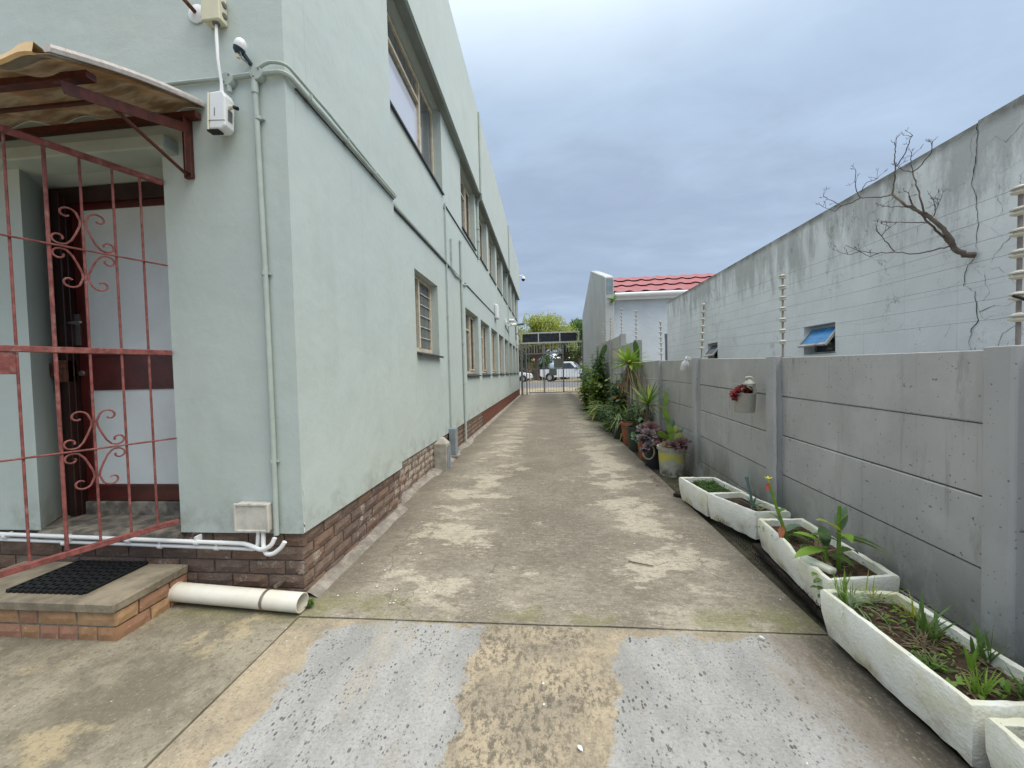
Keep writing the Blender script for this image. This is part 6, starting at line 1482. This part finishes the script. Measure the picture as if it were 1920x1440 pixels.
def canna(label, x, y, z, stems, flower=None, seed=1):
    rnd = random.Random(seed); t = thing('canna_plant', label, 'plant', (x, y, z))
    for (pts, leaves) in stems:
        c = MB(); c.tube(pts, [.007+.004*(1-i/len(pts)) for i in range(len(pts))], 7); part('stem', c, 'leaf_bright', t)
        for (p, d, L, w, mat, dr) in leaves:
            c = MB(); c.blade(p, d, L, w, dr, 7, .25, .9, .45); part('leaf', c, mat, t, fix=False)
    if flower:
        c = MB(); fx, fy, fz = flower
        for k in range(5): a = k*1.256; c.blade((fx, fy, fz), (cos(a)*.5, sin(a)*.5, .9), .04, .022, .5, 3)
        part('yellow_flower', c, 'petal_yel', t, fix=False)
        c = MB()
        for k in range(5): a = k*1.256; c.blade((fx, fy, fz-.01), (cos(a)*.4, sin(a)*.4, -.8), .05, .02, .3, 3)
        part('red_flower', c, 'petal_red', t, fix=False)
canna('slim canna with a red and yellow flower leaning over the planter rim', 1.50, 2.55, .2, [
    ([(1.50, 2.55, .20), (1.47, 2.57, .33), (1.44, 2.60, .47), (1.425, 2.62, .56)], [
        ((1.48, 2.56, .26), (.55, .1, .5), .13, .055, 'leaf_grey', .8), ((1.485, 2.56, .25), (.5, -.3, .2), .13, .055, 'leaf', .9),
        ((1.46, 2.58, .33), (-.5, -.1, .8), .09, .045, 'leaf_grey', .8), ((1.455, 2.58, .38), (.6, .1, .6), .07, .035, 'leaf', 1.0), ((1.47, 2.56, .30), (-.35, -.5, .1), .11, .035, 'leaf_orange', 1.8)])], (1.422, 2.622, .57), 2)
canna('tall canna with broad yellowing leaves in the chipped planter', 1.55, 2.22, .2, [
    ([(1.55, 2.20, .20), (1.552, 2.20, .35), (1.553, 2.20, .48), (1.555, 2.20, .56)], [
        ((1.552, 2.20, .42), (-.8, -.1, 1.0), .15, .065, 'leaf_yel', .9), ((1.553, 2.20, .42), (.25, .1, 1.0), .14, .065, 'leaf_grey', .7),
        ((1.553, 2.20, .38), (1.0, -.25, .35), .22, .055, 'leaf', 1.0), ((1.553, 2.20, .38), (1.0, -.4, .2), .26, .035, 'leaf_yel', 1.0), ((1.552, 2.2, .36), (-.7, .2, .5), .14, .06, 'leaf', .8), ((1.552, 2.2, .40), (-.2, -.8, .7), .15, .06, 'leaf_bright', 1.1), ((1.55, 2.2, .30), (.8, .3, .5), .16, .05, 'leaf', 1.3), ((1.55, 2.2, .46), (.3, -.3, 1), .09, .035, 'leaf_yel', .6), ((1.55, 2.2, .26), (-.3, .6, .5), .15, .03, 'leaf_dry', 2.2)]),
    ([(1.51, 2.22, .20), (1.50, 2.22, .28), (1.49, 2.21, .33)], [
        ((1.50, 2.22, .31), (-1, -.15, .1), .19, .075, 'leaf_bright', .55), ((1.495, 2.22, .32), (-.7, .3, .9), .16, .065, 'leaf_bright', 1.0), ((1.50, 2.22, .33), (.3, .6, .8), .15, .06, 'leaf_dark', .9), ((1.50, 2.22, .28), (.4, -.7, .5), .14, .055, 'leaf', 1.2), ((1.50, 2.22, .25), (-.2, -.7, .3), .14, .025, 'leaf_dry', 2.0)])], None, 3)
def tuft(label, x, y, z, n, L, w, mat, seed, spread=.7, droop=.8, stemr=0, cat='grass'):
    rnd = random.Random(seed); t = thing('grass_tuft', label, cat, (x, y, z), group=None)
    c = MB()
    for k in range(n):
        a = rnd.uniform(0, 2*pi); c.blade((x+rnd.gauss(0, .012), y+rnd.gauss(0, .012), z), (cos(a)*spread*rnd.random(), sin(a)*spread*rnd.random(), 1), L*rnd.uniform(.6, 1.15), w, droop*rnd.uniform(.4, 1.5), 5, .3)
    part('blades', c, mat, t, kind='stuff', fix=False); return t
tuft('dark green strappy tuft in the middle of the weedy planter', 1.51, 1.66, .20, 26, .17, .010, 'leaf', 5, .8, .7)
tuft('dark green tuft at the inner back edge of the weedy planter', 1.60, 1.55, .20, 12, .15, .012, 'leaf', 6, .6, .6)
tuft('pale drooping grass tuft over the outer rim of the weedy planter', 1.37, 1.86, .21, 34, .17, .006, 'leaf_pale', 7, 1.0, 1.8)
tuft('bright upright grass at the back corner of the weedy planter', 1.36, 1.90, .20, 16, .16, .006, 'leaf_bright', 8, .4, .5)
tuft('yellow green grass blades near the front of the weedy planter', 1.42, 1.38, .20, 26, .12, .006, 'leaf_bright', 9, .6, .6)
tuft('grass clump at the inner front corner of the weedy planter', 1.55, 1.37, .20, 30, .10, .006, 'leaf', 10, .9, .9)
tuft('thin long grass arching behind the canna planter end', 1.50, 1.92, .20, 24, .14, .005, 'leaf_yel', 11, .9, 1.0)
tuft('small upright sprout near the planter centre with two blades', 1.50, 1.50, .20, 6, .10, .013, 'leaf_bright', 12, .4, .6)
tuft('grass in the planter at the lower right picture corner', 1.45, 1.15, .20, 30, .12, .007, 'leaf_bright', 13, .9, .8)
tuft('small weed growing at the corner of the plinth by the drainpipe', -1.385, 2.06, 0, 20, .06, .012, 'leaf', 14, 1.0, .8)
cover(1.34, 1.60, 1.34, 1.9, .205, 90, .030, 'leaf_bright', 9, 'weeds', 'scattered small round weeds on the soil of the weedy planter')
tuft('wispy yellowing grass spread along the inner edge of the weedy planter', 1.58, 1.80, .20, 40, .14, .004, 'leaf_yel', 61, 1.2, 1.6)
tuft('short dry grass in the middle of the weedy planter', 1.45, 1.62, .20, 46, .09, .004, 'leaf_dry', 62, 1.4, 1.2)
tuft('mixed low grass near the outer rim of the weedy planter', 1.37, 1.50, .20, 40, .08, .005, 'leaf', 63, 1.3, 1.0)
tuft('dead brown grass around the canna stems', 1.56, 2.36, .21, 46, .12, .007, 'leaf_dry', 64, 1.4, 1.6)
tuft('thin seedling tuft beside the blue green stem', 1.63, 3.12, .20, 20, .10, .004, 'leaf_pale', 65, 1.2, 1.2)
cover(1.34, 1.62, 1.32, 1.92, .205, 260, .014, 'moss_leaf', 12, 'seedlings', 'tiny green seedlings scattered over the soil of the weedy planter')
cover(1.42, 1.70, 2.2, 2.75, .215, 220, .02, 'leaf', 10, 'weeds', 'low weeds on the soil of the canna planter')
c = MB(); rnd = random.Random(77)
for k in range(260):
    x, y = (rnd.uniform(1.33, 1.61), rnd.uniform(1.34, 1.9)) if k % 3 else (rnd.uniform(1.44, 1.70), rnd.uniform(2.15, 2.75))
    a = rnd.uniform(0, 6.3); c.blade((x, y, .212), (cos(a), sin(a), .12), rnd.uniform(.02, .07), .006, .3, 3)
o = solo('dry_litter', c, 'leaf_dry', kind='stuff', fix=False); o['label'] = 'dry straw and dead leaf bits on the planter soil'; o['category'] = 'litter'
t = thing('trailing_sprig', 'small round-leaved sprig trailing over the corner of the chipped planter', 'plant', (1.37, 2.07, .2))
for (y, z) in ((2.10, .24), (2.08, .21), (2.06, .19), (2.09, .17), (2.05, .15), (2.07, .225)):
    c = MB(); c.blade((1.372, y, z), (-1, random.uniform(-.6, .6), .3), .035, .028, .8, 3); part('leaf', c, 'leaf', t, fix=False)

# ---------------------------------------------------------------- pots and potted plants
def pot(name, label, x, y, z, r0, r1, h, mat, rim=.012, cat='pot'):
    t = thing(name, label, cat, (x, y, z)); c = MB()
    c.lathe([(.0001, 0), (r0, 0), (r0+(r1-r0)*.9, h*.9), (r1+rim, h*.9), (r1+rim, h), (r1-.006, h), (r1-.02, h-.06), (.0001, h-.06)], 28, (0, 0, 0))
    c.v = [(a+x, b_+y, d_+z) for a, b_, d_ in c.v]; part('shell', c, mat, t, fix=False)
    s = MB(); s.lathe([(.0001, h-.025), (r1-.012, h-.035)], 20, (x, y, z)); part('soil', s, 'soil', t, fix=False); return t
def rosette(mb, c, r, n=18, up=(0, 0, 1), rnd=random):
    c = Vector(c); T = Matrix.Rotation(rnd.uniform(.5, 1.0), 3, 'X') @ Matrix.Rotation(rnd.uniform(-.7, .2), 3, 'Y')
    for k in range(n):
        f = k/n; a = k*2.39996; el = .15+f*1.1; d = T @ Vector((cos(a)*cos(el), sin(a)*cos(el), sin(el))); L = r*(1-.55*f)
        mb.blade(c, d, L, L*.50, .1, 4, .5, .5, .68, up=T @ Vector((0, 0, 1)))
pot('bucket_pot', 'old whitish paint bucket with a yellow band holding cactus and purple succulents', 1.56, 5.02, -.03, .145, .165, .37, 'bucket', .014)
pot('plant_pot', 'black tall pot next to the yellow banded bucket', 1.44, 5.40, -.03, .115, .135, .33, 'pot_black')
pot('plant_pot', 'terracotta pot with a curled hose between the black pot and the green bucket', 1.46, 5.86, -.03, .10, .145, .34, 'terracotta')
pot('plant_pot', 'dark green bucket standing on the edge of the strip', 1.46, 6.55, -.03, .12, .145, .40, 'pot_green')
pot('plant_pot', 'terracotta pot squeezed behind the dark green bucket', 1.47, 7.1, -.03, .11, .15, .40, 'terracotta')
pot('plant_pot', 'wide dark blue grey pot, farthest of the front cluster', 1.44, 7.58, -.03, .17, .19, .40, 'pot_black', .015)
pot('plant_pot', 'low weathered terracotta pot in front of the leafy bushes', 1.52, 11.3, -.03, .20, .26, .34, 'terracotta')
pot('plant_pot', 'small dark pot between the trailing fern and the weathered terracotta pot', 1.5, 9.9, -.03, .13, .16, .30, 'pot_black')
c = MB(); pts = []
for k in range(17):
    a = pi*.15-k*(1.25*pi)/16; pts.append((1.375+.0*k, 5.22-.0+.085*cos(a)*-1.0, .235+.095*sin(a)))
c.tube([(1.33+.075*cos(pi*1.05+k*1.5*pi/16), 5.24, .22+.10*sin(pi*1.05+k*1.5*pi/16)*1.0) for k in range(17)], .011, 8)
solo('hose_loop', c, 'hose', 'pale curled hose end hanging in front of the black pot', 'hose')
rnd = random.Random(8)
t = thing('purple_succulent', 'large cluster of grey purple rosettes spilling from the black pot', 'succulent', (1.42, 5.45, .38))
for (x, y, z, r, m) in ((1.36, 5.32, .42, .14, 'purple_grey'), (1.50, 5.28, .36, .14, 'purple'), (1.29, 5.40, .34, .12, 'purple_grey'), (1.42, 5.45, .50, .14, 'purple'), (1.33, 5.24, .29, .10, 'purple_grey'), (1.34, 5.55, .47, .12, 'purple_grey'), (1.44, 5.20, .30, .10, 'purple'), (1.25, 5.6, .33, .10, 'leaf_grey'), (1.28, 5.28, .22, .08, 'purple_grey'), (1.58, 5.32, .42, .11, 'purple')):
    c = MB(); rosette(c, (x, y, z), r, 20); part('rosette', c, m, t, fix=False)
c = MB()
for k in range(8): c.tube([(1.44, 5.42, .34), (1.32+.03*k, 5.40+.03*(k % 3), .40)], .012, 5)
part('stem', c, 'bark_dark', t)
t = thing('purple_succulent', 'flat purple rosettes on the rim of the yellow banded bucket', 'succulent', (1.6, 4.95, .35))
for (x, y, z, r, m) in ((1.63, 4.90, .37, .13, 'purple'), (1.54, 4.88, .36, .11, 'purple'), (1.70, 4.96, .36, .11, 'purple'), (1.47, 4.92, .36, .09, 'leaf_dry')):
    c = MB(); rosette(c, (x, y, z), r, 18); part('rosette', c, m, t, fix=False)
def pad(mb, p, d, L, w, th=.012):
    p = Vector(p); d = Vector(d).normalized(); s = Vector((1, -.3, 0)).normalized(); s = (s-d*s.dot(d)).normalized(); n = s.cross(d); vs = []; fs = []; K = 7
    for i in range(K+1):
        f = i/K; ww = w/2*max(.12, math.sqrt(max(0, sin(pi*min(.98, .04+f*.95))))); c0 = p+d*L*f
        vs += [c0-s*ww, c0+n*th*sin(pi*f+.1), c0+s*ww, c0-n*th*sin(pi*f+.1)]
    for i in range(K):
        for k in range(4): fs.append((i*4+k, i*4+(k+1) % 4, (i+1)*4+(k+1) % 4, (i+1)*4+k))
    mb.add(vs, fs, True)
t = thing('pad_cactus', 'tall bright green jointed cactus growing from the yellow banded bucket', 'cactus', (1.57, 5.02, .33))
for (p, d, L, w, m) in (((1.55, 5.02, .33), (0, 0, 1), .18, .09, 'leaf_bright'), ((1.55, 5.02, .48), (-.1, 0, 1), .14, .08, 'leaf_bright'), ((1.58, 5.02, .50), (.5, 0, .9), .10, .07, 'leaf_yel'), ((1.52, 5.02, .44), (-.9, 0, .5), .15, .085, 'leaf_bright'), ((1.60, 5.0, .42), (.7, 0, .8), .12, .07, 'leaf_yel'), ((1.63, 5.02, .50), (.6, 0, .5), .09, .06, 'leaf_grey'), ((1.54, 5.03, .62), (-.35, 0, 1), .24, .06, 'leaf_bright'), ((1.50, 5.03, .84), (0, 0, 1), .19, .045, 'leaf_bright'), ((1.56, 5.02, .58), (.25, 0, 1), .10, .06, 'leaf_grey')):
    c = MB(); pad(c, p, d, L, w); part('pad', c, m, t)
def yucca(label, x, y, zb, zh, nL, L, w, mat, seed, dry=0, lean=(0, 0), up=.6):
    rnd = random.Random(seed); t = thing('yucca_plant', label, 'plant', (x, y, zb)); hx, hy = x+lean[0], y+lean[1]
    c = MB(); c.tube([(x, y, zb), (x+lean[0]*.4+.01, y+lean[1]*.5, (zb+zh)/2), (hx, hy, zh)], [.026, .022, .024], 8); part('stem', c, 'bark', t)
    for k in range(nL):
        f = k/nL; a = k*2.4+rnd.uniform(-.2, .2); el = -0.15+f*1.45*up/.6*.9; el = min(el, 1.45)
        c = MB(); c.blade((hx, hy, zh+.02*f), (cos(a)*cos(el), sin(a)*cos(el), sin(el)), L*rnd.uniform(.8, 1.1)*(1-.15*f), w, .35*(1-f), 5, .35, .8, .35); part('leaf', c, mat if k % 5 else 'leaf_yel', t, fix=False)
    if dry:
        c = MB()
        for k in range(dry):
            a = rnd.uniform(0, 6.3); c.blade((hx+.02*cos(a), hy+.02*sin(a), zh-rnd.uniform(0, .25)), (cos(a)*.35, sin(a)*.35, -.5), rnd.uniform(.25, .6), .018, 1.0, 5)
        part('dry_skirt', c, 'leaf_dry', t, fix=False, kind='stuff')
yucca('tall yucca with a bright green head and a skirt of dry leaves above the fence', 1.52, 7.45, .3, 1.43, 44, .50, .065, 'leaf_bright', 4, 60, (.06, .15))
yucca('lower spiky yucca with a fan of narrow green leaves by the terracotta pots', 1.50, 6.05, .28, .77, 52, .48, .028, 'leaf', 5, 8, (.03, .0), .62)
t = thing('strap_cactus', 'broad notched green strap stem rising beside the tall yucca head', 'cactus', (1.66, 7.5, 1.3))
c = MB(); pad(c, (1.66, 7.5, 1.28), (.25, 0, 1), .32, .11); part('pad', c, 'leaf_bright', t); c = MB(); pad(c, (1.73, 7.5, 1.52), (-.15, 0, 1), .36, .11); part('pad', c, 'leaf', t); c = MB(); pad(c, (1.62, 7.5, 1.02), (.1, 0, 1), .34, .10); part('pad', c, 'leaf', t); c = MB(); c.tube([(1.6, 7.5, .3), (1.62, 7.5, 1.1)], .012, 6); part('stem', c, 'bark', t)
t = thing('aerial_roots', 'pale stringy dry stems hanging in front of the fence below the tall yucca', 'dry stems', (1.55, 7.2, 1.0)); c = MB()
for k in range(7):
    x = 1.50+.05*k; c.tube([(x, 7.4, 1.40-.02*k), (x+rnd.uniform(-.02, .1), 7.1, 1.1), (x+rnd.uniform(.0, .15), 6.8, .75+.1*rnd.random()), (x+rnd.uniform(-.1, .1), 6.7, .45)], .005, 4)
part('stem', c, 'leaf_dry', t)
def leafy(name, label, x, y, z, h, w, d, n, L, wd, mats, seed, arch=.9, part_name='leaf', single=False, cat='plant', stems=5):
    rnd = random.Random(seed); t = thing(name, label, cat, (x, y, z)); sp = []
    c = MB()
    for k in range(stems):
        e = Vector((x+rnd.uniform(-.5, .5)*w, y+rnd.uniform(-.5, .5)*d, z+h*rnd.uniform(.55, 1))); m = Vector((x, y, z)).lerp(e, .5)+Vector((rnd.uniform(-.04, .04), 0, 0)); c.tube([(x+rnd.uniform(-.03, .03), y, z), m, e], [.012, .009, .005], 5); sp.append((Vector((x, y, z)), m, e))
    part('stem', c, 'leaf_dark', t)
    groups = {m: MB() for m in mats}
    for k in range(n):
        a, m, e = rnd.choice(sp); f = rnd.random(); p = a.lerp(m, f*2) if f < .5 else m.lerp(e, f*2-1)
        if f < .25 and rnd.random() < .5: continue
        an = rnd.uniform(0, 6.3); dd = (cos(an), sin(an), rnd.uniform(-.1, .9)); mt = rnd.choice(mats); q = L*rnd.uniform(.6, 1.25)
        mb = MB() if single else groups[mt]
        mb.blade(p+Vector((rnd.gauss(0, w*.12), rnd.gauss(0, d*.12), rnd.gauss(0, .03))), dd, q, wd*rnd.uniform(.8, 1.2), arch, 4, .25, .9, .45)
        if single: part(part_name, mb, mt, t, fix=False)
    if not single:
        for mt, mb in groups.items():
            if mb.f: part('foliage', mb, mt, t, fix=False, kind='stuff')
    return t
leafy('leafy_plant', 'green leafy plant with long pointed leaves in the terracotta pot by the hose', 1.44, 5.86, .28, .35, .22, .2, 14, .16, .05, ['leaf_grey', 'leaf'], 21, single=True)
leafy('leafy_plant', 'broad-leaved plant in the dark green bucket', 1.44, 6.55, .34, .38, .25, .2, 14, .22, .075, ['leaf_grey', 'leaf', 'leaf_dark'], 22, single=True)
leafy('spider_plant', 'pale striped spider plant in the wide dark pot', 1.40, 7.6, .34, .14, .12, .12, 46, .36, .018, ['leaf_pale', 'leaf_bright'], 23, 1.6, stems=4)
leafy('leafy_plant', 'dark leafy mass behind the spider plant against the fence', 1.64, 7.1, 0, .75, .26, .9, 420, .15, .05, ['leaf_dark', 'leaf', 'leaf_dark'], 24, stems=12)
leafy('trailing_fern', 'trailing green fern spilling over the concrete edge', 1.36, 8.5, 0, .55, .36, .9, 1600, .08, .026, ['leaf', 'leaf_grey', 'leaf_dark'], 25, 1.6, stems=14, cat='fern')
leafy('grassy_plant', 'long arching strap leaves sticking out over the drive', 1.55, 8.0, .1, .45, .15, .4, 46, .75, .02, ['leaf', 'leaf_yel', 'leaf_bright'], 26, .9, stems=5)
leafy('leafy_plant', 'bushy plant with pale green round leaves against the fence post', 1.66, 9.4, 0, 1.25, .30, .8, 480, .17, .085, ['leaf', 'leaf_bright', 'leaf_grey', 'leaf_dark'], 27, stems=12)
leafy('leafy_plant', 'shrub with one rusty orange leaf cluster near the fence step', 1.68, 8.9, .2, .95, .18, .5, 130, .14, .07, ['leaf_grey', 'leaf_orange', 'leaf'], 28, stems=7)
leafy('climbing_plant', 'dense dark climber on the fence just before the gable parapet', 1.62, 12.0, 0, 1.95, .34, 1.3, 1300, .13, .07, ['leaf_dark', 'leaf_dark', 'leaf'], 29, stems=16)
leafy('leafy_shrub', 'leafy yellow green shrub in the weathered terracotta pot', 1.44, 11.4, .2, 1.25, .50, .8, 520, .20, .08, ['leaf', 'leaf_yel', 'leaf_bright', 'leaf_grey'], 30, stems=12)
leafy('leafy_shrub', 'low dark shrub at the concrete edge, farthest of the plants', 1.38, 13.2, 0, 1.0, .55, 1.3, 900, .16, .07, ['leaf_dark', 'leaf', 'leaf_yel'], 31, stems=16)
leafy('leafy_shrub', 'tall green shrub beside the gable parapet foot', 1.62, 14.6, 0, 1.85, .6, 1.3, 800, .22, .09, ['leaf', 'leaf_grey', 'leaf_bright'], 32, stems=14)
t = thing('strap_cactus', 'dark upright cactus pad above the climber by the gable parapet', 'cactus', (1.66, 11.6, 1.9)); c = MB(); pad(c, (1.62, 11.6, 1.75), (.45, 0, 1), .36, .16); part('pad', c, 'leaf', t); c = MB(); pad(c, (1.58, 11.6, 1.45), (.1, 0, 1), .34, .14); part('pad', c, 'leaf_dark', t)
leafy('leafy_plant', 'pointed grey green plant low at the edge beyond the trailing fern', 1.38, 10.3, 0, .4, .3, .6, 150, .18, .05, ['leaf_grey', 'leaf'], 33, 1.1, stems=8)

leafy('grassy_plant', 'fan of upright strap leaves behind the wide dark pot', 1.58, 7.9, .1, .35, .2, .4, 70, .62, .035, ['leaf', 'leaf_bright', 'leaf_yel'], 51, .7, stems=6)
leafy('grassy_plant', 'upright bright strap leaves over the trailing fern', 1.52, 9.0, .1, .45, .25, .5, 80, .60, .04, ['leaf', 'leaf_bright', 'leaf_grey'], 52, .7, stems=6)
leafy('grassy_plant', 'tall strap-leaved clump before the weathered terracotta pot', 1.50, 10.5, 0, .55, .3, .6, 110, .60, .05, ['leaf_bright', 'leaf', 'leaf_yel'], 53, .8, stems=8)
leafy('leafy_plant', 'small green weeds among the terracotta and green pots at the fence foot', 1.66, 6.2, 0, .45, .2, 1.0, 260, .12, .045, ['leaf', 'leaf_bright', 'leaf_dark'], 54, stems=10)
# hanging jug with succulents
t = thing('hanging_pot', 'cut grey plastic jug hung on the fence with red succulents', 'pot', (1.68, 3.42, .95))
c = MB(); c.lathe([(.0001, 0), (.074, 0), (.078, .012), (.086, .15), (.089, .155), (.089, .163), (.082, .163), (.076, .10), (.0001, .10)], 24, (1.665, 3.42, .935)); part('shell', c, 'jug', t, fix=False)
c = MB(); c.tube(path_round([(1.715, 3.36, 1.08), (1.715, 3.36, 1.20), (1.69, 3.37, 1.235), (1.655, 3.38, 1.225)], .03), [.012]*2+[.013]*14 if False else .012, 8); part('handle', c, 'jug', t)
c = MB(); c.lathe([(.016, .03), (.018, .022), (.018, .012), (.036, -.008), (.050, -.026)], 16, (1.685, 3.38, 1.205)); part('spout', c, 'jug', t, fix=False)
t = thing('red_succulent', 'deep red succulent rosettes in the hanging jug', 'succulent', (1.63, 3.42, 1.09))
for (x, z, r) in ((1.60, 1.10, .065), (1.655, 1.115, .07), (1.70, 1.10, .055), (1.575, 1.075, .05), (1.63, 1.13, .055), (1.585, 1.05, .04)):
    c = MB(); rosette(c, (x, 3.40, z), r, 18); part('rosette', c, 'red_leaf', t, fix=False)
leafy('spider_plant', 'small pale spider plant sprouting from the hanging jug', 1.63, 3.42, 1.12, .05, .03, .03, 12, .17, .009, ['leaf_pale'], 41, .8, stems=2, single=True)

# ---------------------------------------------------------------- small litter
c = MB(); c.tube([(.53, 2.66, .008), (.60, 2.62, .012), (.68, 2.60, .008)], [.004, .005, .003], 5); solo('twig', c, 'bark', 'small dry twig lying on the concrete of the drive', 'twig')
c = MB(); rnd = random.Random(55)
for k in range(72):
    if k < 58: x, y = rnd.uniform(-1.35, -.7)*1.0, 2.1+rnd.random()**1.5*4
    else: x, y = rnd.uniform(-.5, 1.3), rnd.uniform(1.0, 6)
    a = rnd.uniform(0, 6.3); s = rnd.uniform(.003, .008); c.add([(x+s*cos(a+q)*(1 if q % 2 < 1 else .6), y+s*sin(a+q), .011) for q in (0, 1.2, 2.6, 3.9, 5.1)], [(0, 1, 2, 3, 4)])
o = solo('paint_flakes', c, 'white_flake', kind='stuff', fix=False); o['label'] = 'white paint flakes and chips scattered over the concrete'; o['category'] = 'litter'
for (x, y, lab) in ((.08, 1.32, 'single pale yellow leaf on the tan concrete between the grey patches'), (1.0, 1.93, 'small grey stone on the joint at the right')):
    c = MB(); c.blade((x, y, .012), (.6, -.8, .02), .026, .016, .1, 3, .2); solo('fallen_leaf' if x < .5 else 'flat_stone', c, 'white_flake' if x < .5 else 'white_flake', lab, 'leaf' if x < .5 else 'stone', fix=False)
c = MB(); rnd = random.Random(66)
for k in range(40):
    x, y = rnd.gauss(1.25, .06), rnd.gauss(4.7, .25); a = rnd.uniform(0, 6.3); c.blade((x, y, .008), (cos(a), sin(a), .05), rnd.uniform(.02, .05), .015, .1, 2)
o = solo('petal_litter', c, 'purple', kind='stuff', fix=False); o['label'] = 'fallen purple succulent leaves on the concrete before the bucket'; o['category'] = 'litter'

# repeats of one kind carry one group phrase
GROUPS = {'grassy_plant': 'strappy plants along the fence', 'foam_planter': 'white foam planters along the fence', 'plant_pot': 'plant pots along the fence', 'wall_pipe': 'thin pipes up the side wall', 'downpipe': 'downpipes on the side wall',
          'water_pipe': 'white pipes along the brick plinth', 'pipe_cover': 'pipe covers at the side wall', 'grass_tuft': 'grass tufts in and around the planters', 'yucca_plant': 'yuccas in pots by the fence',
          'canna_plant': 'cannas in the chipped planter', 'purple_succulent': 'purple succulents in the pots', 'leafy_plant': 'leafy plants along the fence', 'leafy_shrub': 'shrubs at the far end of the fence',
          'parked_car': 'cars parked across the street', 'street_tree': 'trees across the street', 'broadleaf_tree': 'trees across the street', 'support_plank': 'boards under the planters',
          'hedge_bush': 'bushes across the street', 'far_house': 'houses across the street', 'conduit_run': 'green painted conduits', 'conduit': 'green painted conduits', 'junction_box': 'electrical boxes on the front wall', 'meter_box': 'electrical boxes on the front wall'}
for o in list(SC.objects):
    if o.parent is None and o.get('category') and not o.get('group'):
        g = GROUPS.get(o.name.split('.')[0])
        if g: o['group'] = g
